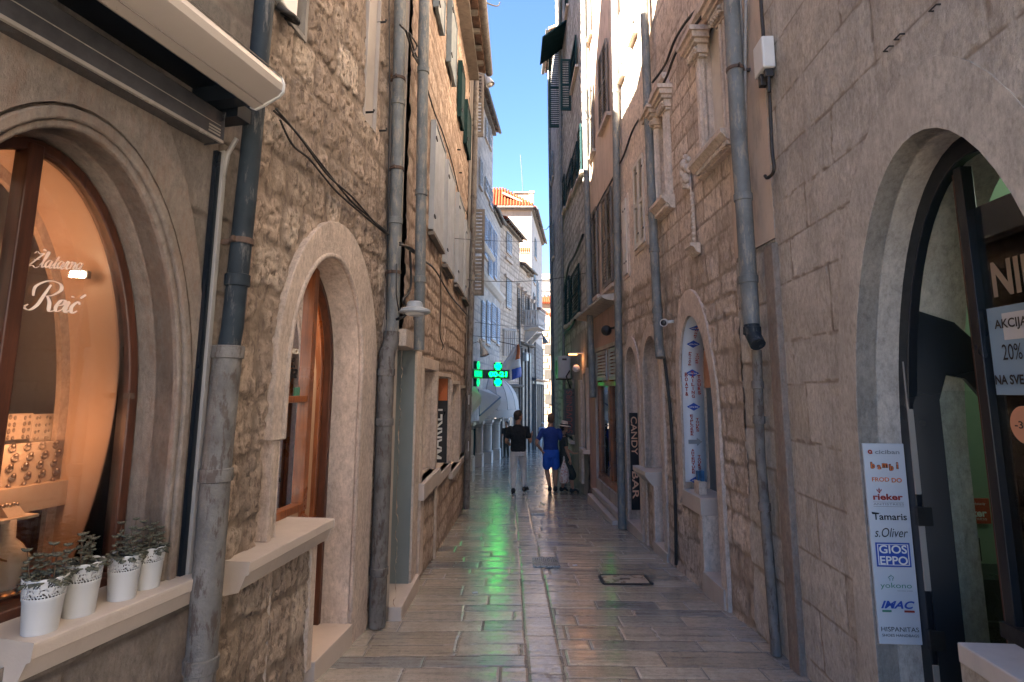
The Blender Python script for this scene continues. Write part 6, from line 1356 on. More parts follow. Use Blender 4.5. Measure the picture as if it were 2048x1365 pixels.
# balcony
bc = [(L6.q(1050, 640)), (L6.q(1074, 640))]; u0, u1 = L6.q(1048, 650)[0], L6.L+.2; zb_ = L6.q(1060, 658)[1]; zt_ = L6.q(1060, 628)[1]
m = MB(); m.prof(L6, [(0, zb_-.3), (.5, zb_-.15), (.9, zb_-.1), (.9, zb_), (0, zb_)], u0, u1); m.prof(L6, [(.75, zt_-.08), (.95, zt_-.08), (.95, zt_), (.75, zt_)], u0, u1)
for k in range(7): uu = u0+.15+k*(u1-u0-.3)/6; m.lathe(L6.p(uu, .84, zb_), [(.06, 0), (.09, .15), (.1, .3), (.05, .5), (.09, (zt_-zb_)-.08)], 10)
for k in range(5): m.lathe(L6.p(u0+.08, .1+.16*k, zb_), [(.06, 0), (.09, .15), (.1, .3), (.05, .5), (.09, (zt_-zb_)-.08)], 10)
m.box(L6, u0, u0+.16, 0, .95, zt_-.08, zt_); m.prof(L6, [(0, zb_-1.1), (.2, zb_-.9), (.8, zb_-.3), (0, zb_-.3)], u0+.2, u0+.5); m.prof(L6, [(0, zb_-1.1), (.2, zb_-.9), (.8, zb_-.3), (0, zb_-.3)], u1-.6, u1-.3); m.build('balcony', M['white_trim'], b6, smooth=35)
m = MB(); m.box(L6, u0+.2, u1-.3, .75, 1.0, zt_+.01, zt_+.18); tag(m.build('flower_box', M['tileold']), 'terracotta flower box on the far balcony rail', 'flower box')
# tall block, front face to the street
F7 = Fac((-4.5, 37.3), (1.28, 37.3), 'L'); F7.n = Vector((0, -1, 0))
zc7 = 13.6; b7 = thing('tall_house', Vector((1.2, 37.3, -2.3)), 'tall cream block with orange tiled roof rising behind the houses', 'building')
m = MB(); m.box(F7, 0, 5.78, -12, 0, -3, zc7); m.build('wall', M['cream'], b7)
F7s = Fac((1.28, 37.3), (2.5, 47), 'L'); m = MB(); m.box(F7s, 0, 9.8, -2, 0, -4, zc7-.1); m.build('side_wall', M['whitestone'], b7)
m = MB(); m.box(F7, 0, 5.9, -.2, .25, zc7-.15, zc7+.02); m.tube([F7.p(0, .3, zc7), F7.p(5.9, .3, zc7)], .09, 8); o = m.build('gutter', M['pipebrown'], b7)
m = MB(); 
for k in range(30):
    x = -4.5+k*.2; c0 = Vector((x, 37.3-.35, zc7+.05)); hgt = min(2.0, max(.1, (1.6-x)*.9)); c1 = Vector((x, 37.3-.35+hgt*1.1, zc7+.05+hgt)); m.tube([c0, c0.lerp(c1, .33), c0.lerp(c1, .66), c1], .085, 8)
m.add([(-4.6, 36.95, zc7+.02), (1.6, 36.95, zc7+.02), (-.6, 39.1, zc7+1.95), (-4.6, 39.1, zc7+1.95)], [(0, 1, 2, 3)]); m.build('roof', M['tile'], b7, smooth=50)
P = at_y(1050, 395, 39.5); m = MB(); m.cbox(P+Vector((-.2, 0, -.3)), (.55, 0, 0), (0, .6, 0), (0, 0, .4)); m.cbox(P+Vector((-.2, 0, .13)), (.62, 0, 0), (0, .7, 0), (0, 0, .04)); m.build('roof_dormer', M['cream'], b7)
P = at_y(1063, 398, 38.5); m = MB(); m.cbox(P, (.14, 0, 0), (0, .2, 0), (0, 0, .4)); m.cbox(P+Vector((0, 0, .42)), (.2, 0, 0), (0, .26, 0), (0, 0, .05)); m.build('chimney', M['cream'], b7)
roof_eave(F7s, b7, 0, 9.6, zc7, .35, rise=1, run=2, mat='tileold')
for q in ((1069, 1072, 475, 520), (1066, 1069, 585, 640), (1073, 1076, 560, 640), (1067, 1070, 540, 570)): fshut(F7s, b7, *q, 'shutblue', pitch=.2)
P0, P1 = at_y(1046, 385, 38), at_y(1041, 310, 38); m = MB(); m.tube([P0, P1], .02, 6); tag(m.build('antenna_mast', M['iron']), 'thin antenna mast rising above the orange tiled roof', 'antenna')
# small roofed window bay of the block
P = at_y(1049, 500, 35.6); m = MB()
bay = thing('roof_bay', P, 'small terracotta hood over a bay between the cream houses', 'building')
for k in range(6): m.tube([P+Vector((-.33+.13*k, 0, -.1)), P+Vector((-.33+.13*k, .6, .25))], .06, 8)
m.build('roof', M['tile'], bay, smooth=50); m = MB(); m.cbox(P+Vector((0, .5, -.9)), (.36, 0, 0), (0, .4, 0), (0, 0, .75)); m.build('wall', M['cream'], bay)
# street end buildings
m = MB(); e1 = thing('far_house', Vector((5, 78, -4.5)), 'pale far building closing the street with white window', 'building')
def far_box(x0, x1, Y, z0, z1, mat, parent, name='wall', d=8):
    m = MB(); m.cbox(((x0+x1)/2, Y+d/2, (z0+z1)/2), ((x1-x0)/2, 0, 0), (0, d/2, 0), (0, 0, (z1-z0)/2)); return m.build(name, mat, parent)
def yz(px, py, Y): P = at_y(px, py, Y); return P.x, P.z
zt = yz(1090, 548, 80)[1]; x0, x1 = yz(1070, 600, 80)[0], yz(1135, 600, 80)[0]
far_box(x0, x1, 80, -6, zt, M['greyplaster'], e1); far_box(x0-.3, x1+.3, 79.7, yz(1090, 560, 80)[1], yz(1090, 549, 80)[1], M['greyplaster'], e1, 'cornice', 1); far_box(x0, x1, 79.85, yz(1090, 582, 80)[1], yz(1090, 566, 80)[1], M['greyplaster'], e1, 'frieze', .5)
xa, za = yz(1082, 586, 79.8); xb, zb_ = yz(1094, 606, 79.8); far_box(xa, xb, 79.7, zb_, za, M['shutgrey'], e1, 'window', .2)
far_box(xa+.3, xb-.3, 79.6, zb_+.2, za-.2, M['inside'], e1, 'pane', .08)
e2 = thing('far_house', Vector((4, 64, -4)), 'pinkish far house with orange roof at the end of the street', 'building')
x0, x1 = yz(1077, 620, 64)[0], yz(1125, 620, 64)[0]; zt = yz(1090, 607, 64)[1]
far_box(x0, x1, 64, -6, zt, plain('pink_cream_far_wall', (.28, .19, .13), .9, .1, .6), e2)
m = MB(); zr_ = yz(1090, 596, 64)[1]
for k in range(12): xx = x0+k*(x1-x0)/11; m.tube([Vector((xx, 63.6, zt)), Vector((xx, 66, zt+(zr_-zt)*1.6))], .13, 6)
m.add([(x0, 63.6, zt-.05), (x1, 63.6, zt-.05), (x1, 66, zt+(zr_-zt)*1.6), (x0, 66, zt+(zr_-zt)*1.6)], [(0, 1, 2, 3)]); m.build('roof', M['tile'], e2, smooth=50)
m = MB(); zt3 = yz(1090, 640, 56)[1]; e3 = thing('far_house', Vector((3.4, 56, -3.6)), 'lower far house with quoined corner and small orange roof', 'building')
x0, x1 = yz(1082, 660, 56)[0], yz(1120, 660, 56)[0]; far_box(x0, x1, 56, -6, zt3, plain('peach_far_wall', (.3, .2, .135), .9, .1, .6), e3)
for k in range(16): far_box(x0-.04, x0+.55+.2*(k % 2), 55.93, -2+k*.62, -2+k*.62+.4, M['cream'], e3, 'quoin', .06)
m = MB(); zz = zt3
for k in range(9): xx = x0-.3+k*.3; m.tube([Vector((xx, 55.6, zz+.9-.14*k)), Vector((xx, 57, zz+1.3-.14*k))], .12, 6)
m.build('roof', M['tile'], e3, smooth=50)
for px, py in ((1089, 690), (1089, 740), (1090, 790)): xa, za = yz(px, py, 55.9); far_box(xa, xa+.7, 55.9, za-.9, za, M['inside'], e3, 'window', .06)
# far-left street level facade round the bend, shade put into its dark stone
L8 = Fac((1.30, 37.1), (2.6, 47), 'L'); b8 = simple_house(L8, L8.L, L8.q(1078, 690)[1], 'darkstone', 'dark low row of shopfronts around the bend of the street', 91, -6)
for k, (px, py) in enumerate(((1050, 715),)):
    P = L6.p(*(lambda q: (q[0], .2, q[1]))(L6.q(px, py, .2))); m = MB(); m.cbox(P, L6.d*.3, L6.n*.16, Vector((0, 0, .22))); m.cbox(P+Vector((0, 0, .25)), L6.d*.34, L6.n*.18, Vector((0, 0, .02))); tag(m.build('hanging_sign' if k % 2 else 'air_conditioner', M['signblack' if k % 2 else 'greyplastic'], bevel=.02), ['grey unit on the wall below the far balcony', 'dark hanging sign below the far balcony', 'grey unit near the far end of the left row', 'dark hanging sign over the far shops'][k], 'sign' if k % 2 else 'air conditioner')
# flag
P = at_y(1036, 725, 27.5); fl = thing('hanging_flag', P, 'white flag with orange and blue hanging from the cream house', 'flag')
nx, nz = 14, 20; vs = []
for i in range(nx+1):
    for k in range(nz+1):
        f, g = i/nx, k/nz; x = (-.9+1.05*f)*(.25+.75*min(1, g*1.6)); vs.append(P+Vector((x+.02*math.sin(g*9), .12*math.sin(f*11+g*3), .75-g*1.55-.25*(1-f)*g+.12*f)))
faces = [(i*(nz+1)+k, (i+1)*(nz+1)+k, (i+1)*(nz+1)+k+1, i*(nz+1)+k+1) for i in range(nx) for k in range(nz)]
for nm, mt, sel in (('white_cloth', M['canvas'], lambda i, k: not ((i >= 10 and k < 9) or (i >= 8 and k >= 14))), ('orange_field', M['orange'], lambda i, k: i >= 10 and k < 9), ('blue_field', M['inkblue'], lambda i, k: i >= 8 and k >= 14)):
    m = MB(); m.add(vs, [f for n_, f in enumerate(faces) if sel(n_//nz, n_ % nz)]); m.build(nm, mt, fl, smooth=1, solid=.004)
m = MB(); m.tube([P+Vector((-.9, .3, 1.0)), P+Vector((.2, 0, .75))], .02, 6); m.build('pole', M['iron'], fl)
# overhead wires
for a, b_, sag, lab in (((905, 477, 8.2), (1102, 481, 21), .05, 'highest thin wire crossing the street'), ((935, 560, 10), (1178, 545, 12), .1, 'second thin wire crossing the street'), ((950, 645, 13), (1105, 648, 22), .1, 'third thin wire crossing the street'), ((945, 672, 12), (1112, 676, 20), .05, 'lowest thin wire crossing the street'), ((1083, 448, 46), (1098, 453, 22), .3, 'short wire beside the far roof edge')):
    A, B = at_y(*a), at_y(*b_); cable('overhead_wire', [A.lerp(B, k/8)-Vector((0, 0, 4*sag*(k/8)*(1-k/8))) for k in range(9)], .006 if a[2] < 40 else .02, lab, group=None, cat='wire')
cable('roof_wire', [at_y(967, 3, 9), at_y(985, 11, 10), at_y(996, 12, 10.5), at_y(1000, 5, 10.6)], .014, 'twisted wire end sticking out from the left eave into the sky')
# street covers
def cover(px0, py0, px1, py1, name, label, kind):
    P = at_g((px0+px1)/2, (py0+py1)/2); a = at_g(px0, (py0+py1)/2); b_ = at_g(px1, (py0+py1)/2); hw = (b_.x-a.x)/2; n_ = at_g((px0+px1)/2, py1); f_ = at_g((px0+px1)/2, py0); hd = (f_.y-n_.y)/2
    t = thing(name, Vector((P.x, P.y, gz(P.y))), label, 'manhole cover'); nrm = Vector((0, 1, (gz(P.y+.1)-gz(P.y-.1))/.2)).normalized(); up_ = Vector((1, 0, 0)).cross(nrm)
    c = Vector((P.x, (n_.y+f_.y)/2, gz((n_.y+f_.y)/2)))+up_*.013; return t, c, hw, hd, Vector((1, 0, 0)), nrm, up_
t, c, hw, hd, X, Y, Z = cover(1203, 1153, 1297, 1171, 'access_cover', 'rectangular metal framed paving cover at the right of the street', 0)
m = MB(); [m.cbox(c+o_, a_, b_, Z*.005) for o_, a_, b_ in ((Y*hd, X*hw, Y*.012), (-Y*hd, X*hw, Y*.012), (X*hw, X*.012, Y*hd), (-X*hw, X*.012, Y*hd))]; m.build('frame', M['iron'], t); m = MB(); m.cbox(c-Z*.002, X*(hw-.02), Y*(hd-.02), Z*.005); m.build('lid', plain('worn_stone_lid', (.36, .3, .25), .3, .2, 6), t, bevel=.002); m = MB(); m.cbox(c+Z*.004, X*.05, Y*.02, Z*.003); m.build('handle', M['iron'], t)
for (q, lab) in (((1063, 1119, 1121, 1136), 'near dark drain grate in the middle channel'), ((1060, 1023, 1089, 1030), 'farther drain grate in the middle channel')):
    t, c, hw, hd, X, Y, Z = cover(*q, 'drain_grate', lab, 1); m = MB(); m.cbox(c-Z*.003, X*(hw*.82), Y*hd, Z*.004); m.build('pit', M['black'], t); m = MB(); n = 12
    for k in range(n): m.cbox(c+X*(hw*.82*(2*(k+.5)/n-1)), X*.007, Y*hd, Z*.006)
    m.cbox(c+Y*hd, X*hw*.85, Y*.012, Z*.008); m.cbox(c-Y*hd, X*hw*.85, Y*.012, Z*.008); m.cbox(c+X*hw*.85, X*.012, Y*hd, Z*.008); m.cbox(c-X*hw*.85, X*.012, Y*hd, Z*.008); m.build('bars', M['grate'], t)
for px, py in ((1150, 1132), (950, 1187)):
    P = at_g(px, py); m = MB(); P.z = gz(P.y)+.006; m.cbox(P, (.025, .006, 0), (-.004, .016, 0), (0, 0, .003)); tag(m.build('litter', M['paper'], bevel=.002), 'white scrap of litter on the %s of the paving' % ('right' if px > 1000 else 'left'), 'litter')

# unseen set-back block added to shade the tall grey house opposite
rear = thing('rear_shade_block', Vector((-7, 9.4, -1)), 'unseen block added behind the long warm house to shade the grey house', 'building')
m = MB(); m.cbox((-8.5, 17.5, 9), (4.5, 0, 0), (0, 8, 0), (0, 0, 10.5)); m.build('wall', M['shell'], rear)
m = MB(); m.add([(-4, 9.3, 19.5), (-13, 9.3, 19.5), (-8.5, 9.3, 21.5), (-4, 25.7, 19.5), (-13, 25.7, 19.5), (-8.5, 25.7, 21.5)], [(0, 2, 1), (3, 4, 5), (0, 3, 5, 2), (1, 2, 5, 4)]); m.build('roof', M['tile'], rear)

# shopfront storeys of the bending row, street-level shade put into their dark colours
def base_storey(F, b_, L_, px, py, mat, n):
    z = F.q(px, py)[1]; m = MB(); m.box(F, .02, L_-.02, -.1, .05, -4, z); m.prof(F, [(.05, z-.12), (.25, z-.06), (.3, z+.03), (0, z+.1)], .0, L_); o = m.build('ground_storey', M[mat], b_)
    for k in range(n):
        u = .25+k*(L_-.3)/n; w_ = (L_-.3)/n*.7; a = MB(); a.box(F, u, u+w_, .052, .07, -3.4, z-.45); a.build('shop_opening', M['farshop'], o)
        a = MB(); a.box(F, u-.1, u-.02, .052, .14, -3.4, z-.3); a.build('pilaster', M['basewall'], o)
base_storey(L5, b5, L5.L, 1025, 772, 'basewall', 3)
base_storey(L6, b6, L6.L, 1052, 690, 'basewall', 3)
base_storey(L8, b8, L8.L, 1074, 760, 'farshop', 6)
for F_, b_, px in ((L5, b5, 1039), (L6, b6, 1058), (L8, b8, 1070)):
    pipe(F_, b_, [('top', F_.q(px, 600)[1]), (px, 640), (px+1, 800), ('g',)], .06, M['pipebrown'], .12)
# ================================================================ people
M['skin'] = plain('tanned_skin', (.36, .19, .12), .55, .1, 12, bmp=.05); M['hair'] = plain('dark_hair', (.025, .018, .014), .7, .3, 60, bmp=.5, fine=200); M['hairbrown'] = plain('cropped_brown_hair', (.12, .07, .045), .8, .3, 60, bmp=.4, fine=200)
M['tee_dark'] = plain('black_patterned_cotton', (.006, .01, .014), .85, .3, 20, bmp=.6, fine=9, bd=.06, stain=(.022, .034, .04), stainsc=(14, 14, 14), thr=(.56, .66)); M['pants'] = plain('light_grey_denim', (.6, .6, .6), .85, .12, 14, bmp=.7, fine=10, bd=.06)
M['blue'] = plain('bright_blue_jersey', (.006, .035, .2), .8, .15, 12, bmp=.6, fine=9, bd=.06); M['shoe'] = plain('black_shoe', (.015, .015, .017), .6, .2, 20); M['sole'] = plain('white_sole', (.5, .5, .5), .6, .1, 20)
M['blueshorts'] = plain('bright_blue_shorts', (.008, .09, .5), .7, .15, 12, bmp=.6, fine=9, bd=.06)
M['straw'] = plain('pale_straw_hat', (.5, .45, .38), .8, .15, 30, bmp=.4); M['khaki'] = plain('dark_olive_dress', (.03, .035, .03), .85, .2, 10)
def remesh(mb, name, mat, parent, vox=.012, sm=3):
    o = mb.build(name, mat, None); md = o.modifiers.new('r', 'REMESH'); md.mode = 'VOXEL'; md.voxel_size = vox; md.use_smooth_shade = True
    s = o.modifiers.new('s', 'SMOOTH'); s.iterations = sm; s.factor = .5
    dg = bpy.context.evaluated_depsgraph_get(); dg.update(); me = bpy.data.meshes.new_from_object(o.evaluated_get(dg)); loc = o.location.copy(); bpy.data.objects.remove(o)
    off = loc-parent.location
    for v in me.vertices: v.co += off
    me.materials.clear(); me.materials.append(mat); me.shade_smooth()
    ob = bpy.data.objects.new(name, me); COL.objects.link(ob); ob.parent = parent; return ob
def person(px, py, hpx_top, label, pose, yaw, cloth, Y=None, vox=.011):
    """pose in body space: x right, y forward, z up, metres for a 1.78 m person"""
    G = at_g(px, py) if Y is None else at_y(px, py, Y); G.z = gz(G.y); top = at_y(px, hpx_top, G.y).z; S = (top-G.z)/1.80
    Rm = Matrix.Rotation(yaw, 3, 'Z')
    def W(p): return G+Rm@(Vector(p)*S)
    root = thing('person', G, label, 'person')
    def limb(mb, pts, rr, n=14):
        P = [W(p) for p in pts]; Rr = [tuple(x*S for x in (r if isinstance(r, tuple) else (r, r))) for r in rr]; q = []; qr = []
        for i in range(len(P)-1):
            for k in range(5):
                t = k/5; a, b_, c, d = P[max(i-1, 0)], P[i], P[i+1], P[min(i+2, len(P)-1)]; q.append(.5*((2*b_)+(c-a)*t+(2*a-5*b_+4*c-d)*t*t+(3*b_-a-3*c+d)*t**3)); qr.append(tuple(Rr[i][j]*(1-t)+Rr[i+1][j]*t for j in (0, 1)))
        q.append(P[-1]); qr.append(Rr[-1]); mb.tube(q, qr, n); mb.ball(q[0], min(qr[0])*.98, 10, 8); mb.ball(q[-1], min(qr[-1])*.98, 10, 8)
    def torso(mb, rings, tilt=(0, 0)):
        vs = []; n = 20
        for z, rx, ry, cx, cy in rings:
            for k in range(n):
                a = 2*math.pi*k/n; ca, sa = math.cos(a), math.sin(a); e = .8; vs.append(W((cx+rx*math.copysign(abs(ca)**e, ca), cy+ry*math.copysign(abs(sa)**e, sa), z)))
        m_ = len(rings); mb.add(vs, [(i*n+k, i*n+(k+1) % n, (i+1)*n+(k+1) % n, (i+1)*n+k) for i in range(m_-1) for k in range(n)]+[tuple(range(n-1, -1, -1)), tuple((m_-1)*n+k for k in range(n))])
    B = MB(); J = pose
    torso(B, [(.84, .10, .08, 0, 0), (.90, .155, .105, 0, 0), (1.0, .15, .1, 0, 0), (1.1, .135, .09, 0, .0), (1.25, .16, .105, 0, 0), (1.38, .175, .1, 0, 0), (1.45, .13, .075, 0, -.005), (1.50, .065, .055, 0, 0)])
    for s in 'LR':
        h, k_, a_, t_ = J['leg'+s]; limb(B, [h, tuple((h[i]+k_[i])/2 for i in range(3)), k_, tuple(k_[i]*.55+a_[i]*.45 for i in range(3)), a_], [.088, .08, .058, .056, .038])
        d = Vector(t_)-Vector(a_); limb(B, [(a_[0], a_[1]-.03, a_[2]-.045), tuple((Vector(a_)+d*.55))[:2]+(a_[2]-.05,), t_], [.04, (.042, .035), (.034, .02)])
        sh, el, wr, fd = J['arm'+s]; limb(B, [sh, tuple((sh[i]+el[i])/2 for i in range(3)), el, tuple(el[i]*.6+wr[i]*.4 for i in range(3)), wr], [.053, .046, .04, .039, .026])
        f = Vector(fd).normalized(); sd = f.cross(Vector(J.get('palm'+s, (0, 1, 0)))).normalized(); pn = sd.cross(f); wv = Vector(wr); c = wv+f*.05
        limb(B, [wv, wv+f*.03, wv+f*.085], [.022, (.036, .017), (.038, .015)])
        for q, (o_, L_) in enumerate(((-.028, .065), (-.0095, .078), (.0095, .073), (.028, .055))):
            b0 = wv+f*.082+sd*o_; limb(B, [b0, b0+f*L_*.5+pn*.008, b0+f*L_*.8+pn*.03], [.0105, .0095, .0075], 8)
        b0 = wv+f*.025+sd*(-.03); limb(B, [b0, b0+f*.03-sd*.022, b0+f*.055-sd*.028+pn*.012], [.012, .011, .009], 8)
    # neck and head
    hy = J.get('head', 0); Rh = Matrix.Rotation(hy, 3, 'Z'); hc = Vector(J.get('headc', (0, .015, 1.665)))
    limb(B, [(0, -.005, 1.46), (0, .0, 1.53), tuple(hc+Vector((0, -.01, -.07)))], [.065, .058, .058])
    def H(p): return tuple(hc+Rh@Vector(p))
    def hb(mb, p, r, sx): mb.ball(W(H(p)), r*S, 16, 12, sx, Matrix.Rotation(yaw+hy, 3, 'Z'))
    hb(B, (0, 0, .02), .1, (.78, .98, 1.08)); hb(B, (0, .025, -.045), .07, (.82, 1.0, 1.0)); hb(B, (0, .075, -.075), .03, (1, .8, .8)); hb(B, (0, .095, -.005), .02, (.7, 1, 1.3)); hb(B, (0, .085, .03), .03, (1.8, .6, .5)); hb(B, (0, .088, -.045), .018, (1.4, .7, .6))
    for s in (-1, 1): hb(B, (s*.078, -.005, -.01), .03, (.35, .7, 1.1))
    remesh(B, 'body', M[cloth.get('skin', 'skin')], root, vox*S)
    for s in (-1, 1):
        e = MB(); hb(e, (s*.03, .088, .012), .011, (1.2, .6, .7)); e.build('eye', M['ink'], root, smooth=1)
    # hair
    Hh = MB(); hb(Hh, (0, -.016, .042), .105, (.81, .95, 1.02)); hb(Hh, (0, -.03, .0), .09, (.86, .86, 1.0))
    if cloth.get('tuft'): [hb(Hh, (.03*k, .02, .13), .03, (1.2, 1.4, .8)) for k in (-1, 0, 1)]
    remesh(Hh, 'hair', M[cloth['hair']], root, .01*S, 1)
    # shirt
    Sh = MB(); wd = cloth.get('w', 1.0)
    torso(Sh, [(cloth.get('hem', .86), .178*wd, .125*wd, 0, 0), (.95, .178*wd, .125*wd, 0, 0), (1.1, .168*wd, .12*wd, 0, 0), (1.25, .185*wd, .128*wd, 0, 0), (1.36, .195*wd, .118*wd, 0, 0), (1.42, .165*wd, .1, 0, 0), (1.475, .10, .08, 0, -.005), (1.50, .07, .068, 0, -.005)])
    for s in 'LR':
        sh, el, wr, fd = J['arm'+s]; shv, ev = Vector(sh), Vector(el); sl = cloth.get('sleeve', .62); limb(Sh, [tuple(shv*.9+Vector((0, 0, sh[2]*.1))), sh, tuple(shv.lerp(ev, sl*.5)), tuple(shv.lerp(ev, sl))], [.066, .064, .06, .063])
    remesh(Sh, 'shirt', M[cloth['top']], root, .012*S, 4)
    # trousers or shorts
    Tr = MB(); torso(Tr, [(.80, .155, .105, 0, 0), (.88, .172, .12, 0, 0), (.98, .165, .113, 0, 0), (1.03, .155, .108, 0, 0)])
    for s in 'LR':
        h, k_, a_, t_ = J['leg'+s]; hv, kv, av = Vector(h), Vector(k_), Vector(a_)
        if cloth['legs'] == 'shorts': limb(Tr, [tuple(hv+Vector((0, 0, .03))), tuple(hv.lerp(kv, .4)), tuple(hv.lerp(kv, .74))], [.1, .105, .108])
        elif cloth['legs'] == 'dress': limb(Tr, [tuple(hv+Vector((0, 0, .03))), tuple(hv.lerp(kv, .5)), tuple(hv.lerp(kv, 1.15))], [.11, .12, .13])
        else: limb(Tr, [tuple(hv+Vector((0, 0, .03))), tuple(hv.lerp(kv, .5)), k_, tuple(kv.lerp(av, .5)), tuple(av+Vector((0, 0, .0)))], [.098, .09, .072, .064, .055])
    remesh(Tr, 'trousers' if cloth['legs'] == 'long' else ('shorts' if cloth['legs'] == 'shorts' else 'skirt'), M[cloth['bottom']], root, .012*S, 3)
    for s in 'LR':
        h, k_, a_, t_ = J['leg'+s]; q = MB(); d = Vector(t_)-Vector(a_); a0 = Vector(a_); fl_ = a0.z-.075
        limb(q, [(a0.x, a0.y-.035, a0.z-.02), (a0.x, a0.y-.03, a0.z-.05), tuple(a0+d*.5+Vector((0, 0, .005-.0*fl_))), tuple(Vector(t_)+d.normalized()*.025)], [.048, .052, (.05, .042), (.04, .024)])
        remesh(q, 'shoe', M['shoe'], root, .01*S, 2)
        if cloth.get('sole'):
            q = MB(); n_ = d.normalized(); c0 = a0+d*.4; q.tube([W(tuple(a0-n_*.07+Vector((0, 0, -.088)))), W(tuple(a0+n_*.02+Vector((0, 0, -.09)))), W(tuple(Vector(t_)+n_*.05+Vector((0, 0, -.028))))], [(.045*S, .012*S), (.05*S, .012*S), (.035*S, .01*S)], 12); q.build('sole', M['sole'], root, smooth=1)
    return root, W, H, S
p1, *_ = person(1036, 986, 822, 'man in a black patterned T-shirt and light grey trousers walking away',
    dict(legL=((-.09, 0, .9), (-.10, .05, .49), (-.11, -.06, .10), (-.12, .06, .035)), legR=((.09, 0, .9), (.13, .16, .50), (.15, .14, .10), (.24, .27, .04)),
         armL=((-.19, -.01, 1.40), (-.265, .0, 1.12), (-.17, .2, 1.02), (.4, .9, .1)), armR=((.19, -.01, 1.40), (.27, -.02, 1.12), (.31, .2, 1.20), (.1, .5, .8)), palmL=(0, 0, 1), palmR=(1, 0, 0), head=rad(-62)),
    rad(3), dict(top='tee_dark', bottom='pants', legs='long', hair='hair', tuft=1, w=1.0, hem=.90))
p2, *_ = person(1102, 985, 828, 'man in a bright blue T-shirt and blue shorts walking with a hand on his hip',
    dict(legL=((-.09, 0, .9), (-.09, .08, .49), (-.03, -.04, .13), (-.02, .07, .05)), legR=((.10, 0, .9), (.115, .1, .49), (.10, .06, .11), (.13, .19, .045)),
         armL=((-.2, -.01, 1.40), (-.34, -.09, 1.13), (-.20, -.06, .93), (.7, .2, -.5)), armR=((.2, -.01, 1.40), (.28, -.02, 1.12), (.36, .05, .86), (.05, .1, -1)), palmL=(0, 1, 0), palmR=(-1, 0, 0), head=rad(22)),
    rad(-2), dict(top='blue', bottom='blueshorts', legs='shorts', hair='hairbrown', w=1.0, hem=.98, sole=1))
p3, W3, H3, S3 = person(1128, 974, 846, 'woman in a straw hat and dark clothes standing behind the man in blue',
    dict(legL=((-.08, 0, .9), (-.09, .06, .49), (-.1, -.02, .1), (-.1, .1, .035)), legR=((.08, 0, .9), (.1, .16, .5), (.12, .2, .1), (.12, .34, .035)),
         armL=((-.17, .0, 1.38), (-.2, .1, 1.1), (-.12, .3, .98), (0, 1, 0)), armR=((.17, 0, 1.38), (.2, .03, 1.1), (.22, .12, .86), (0, .1, -1)), palmL=(0, 0, 1), palmR=(-1, 0, 0), head=0),
    rad(-80), dict(top='khaki', bottom='khaki', legs='dress', hair='hair', w=.9, hem=.8, sleeve=.5), Y=13.7)
m = MB(); hc = W3(H3((0, .0, .07))); ax = Vector((.12, 0, 1)); m.lathe(hc, [(.19*S3, -.02*S3), (.17*S3, -.012*S3), (.10*S3, .0), (.098*S3, .03*S3), (.092*S3, .1*S3), (.06*S3, .115*S3), (.01*S3, .105*S3)], 28, axis=ax, capb=False); m.build('straw_hat', M['straw'], p3, smooth=40, solid=.005)
m = MB(); m.lathe(hc, [(.103*S3, .004), (.102*S3, .035)], 28, axis=ax, capb=False, capt=False); m.build('hat_band', M['ink'], p3, smooth=1, solid=.004)
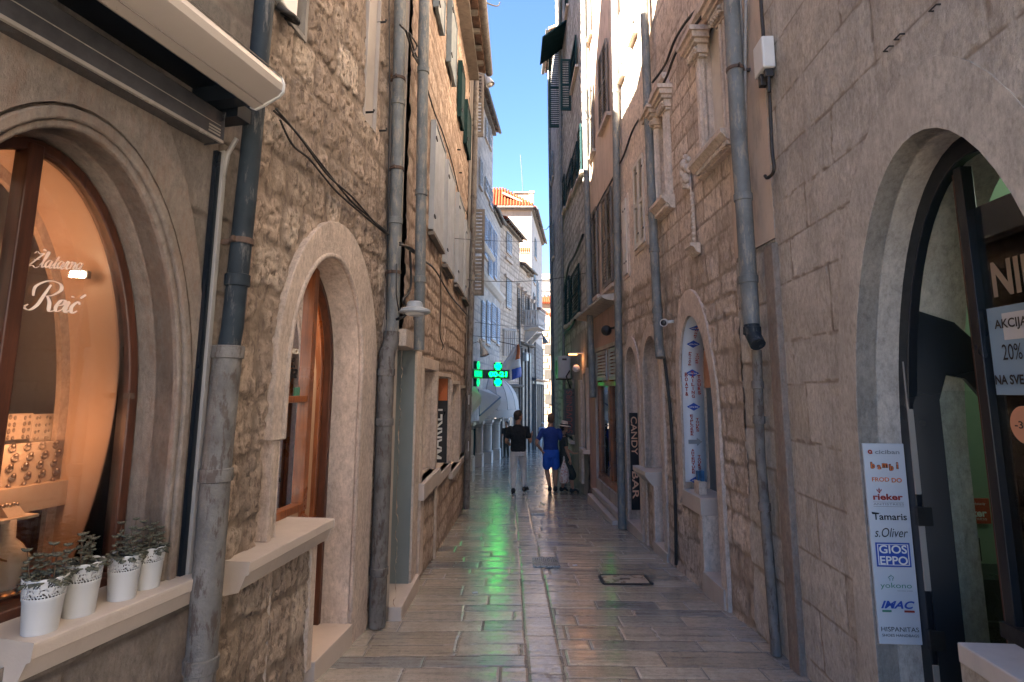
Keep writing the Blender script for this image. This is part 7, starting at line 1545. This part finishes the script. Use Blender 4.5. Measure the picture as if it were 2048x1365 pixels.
# plastic bag
P = at_y(1128, 920, 13.2); bag = thing('plastic_bag', P-Vector((0, 0, .5)), 'floral plastic shopping bag hanging from a hand beside the blue shorts', 'bag')
m = MB(); vs = []; n = 20
prof_ = [(.0, .015), (-.06, .03), (-.14, .06), (-.22, .09), (-.34, .11), (-.46, .105), (-.5, .07)]
for z, r in prof_:
    for k in range(n): a = 2*math.pi*k/n; rr_ = r*(1+.12*math.sin(5*a+z*20)); vs.append(P+Vector((rr_*math.cos(a), rr_*.7*math.sin(a), z+.0)))
m.add(vs, [(i*n+k, i*n+(k+1) % n, (i+1)*n+(k+1) % n, (i+1)*n+k) for i in range(len(prof_)-1) for k in range(n)]+[tuple((len(prof_)-1)*n+k for k in range(n))]); m.build('bag_body', plain('printed_floral_plastic', (.55, .5, .48), .4, .3, 14, bmp=.5, fine=30, stain=(.3, .07, .04), stainsc=(9, 9, 9), thr=(.5, .56)), bag, smooth=1)
m = MB(); m.tube([P+Vector((-.015, 0, -.03)), P+Vector((-.012, 0, .05)), P+Vector((.0, 0, .08)), P+Vector((.012, 0, .05)), P+Vector((.015, 0, -.03))], .006, 6); m.build('handle', M['plastic'], bag, smooth=1)
person(1085, 900, 845, 'distant person in a pale blue shirt and white cap', dict(legL=((-.09, 0, .9), (-.1, .05, .49), (-.11, -.04, .1), (-.12, .08, .035)), legR=((.09, 0, .9), (.1, .1, .5), (.11, .12, .1), (.12, .24, .035)),
    armL=((-.19, 0, 1.4), (-.25, .02, 1.12), (-.2, .2, 1.0), (.3, 1, 0)), armR=((.19, 0, 1.4), (.25, 0, 1.12), (.25, .1, .9), (0, .2, -1)), palmL=(0, 0, 1), palmR=(-1, 0, 0)), rad(170),
    dict(top='shutwhite', bottom='pants', legs='long', hair='plastic', w=1.05), Y=38, vox=.02)
person(1013, 909, 843, 'dark haired person in black standing by the white columns', dict(legL=((-.09, 0, .9), (-.1, .05, .49), (-.11, 0, .1), (-.12, .12, .035)), legR=((.09, 0, .9), (.1, .02, .5), (.11, 0, .1), (.12, .12, .035)),
    armL=((-.19, 0, 1.4), (-.25, .02, 1.12), (-.2, .2, 1.0), (.3, 1, 0)), armR=((.19, 0, 1.4), (.25, 0, 1.12), (.25, .1, .9), (0, .2, -1)), palmL=(0, 0, 1), palmR=(-1, 0, 0)), rad(150),
    dict(top='tee_dark', bottom='khaki', legs='long', hair='hair'), Y=28, vox=.02)
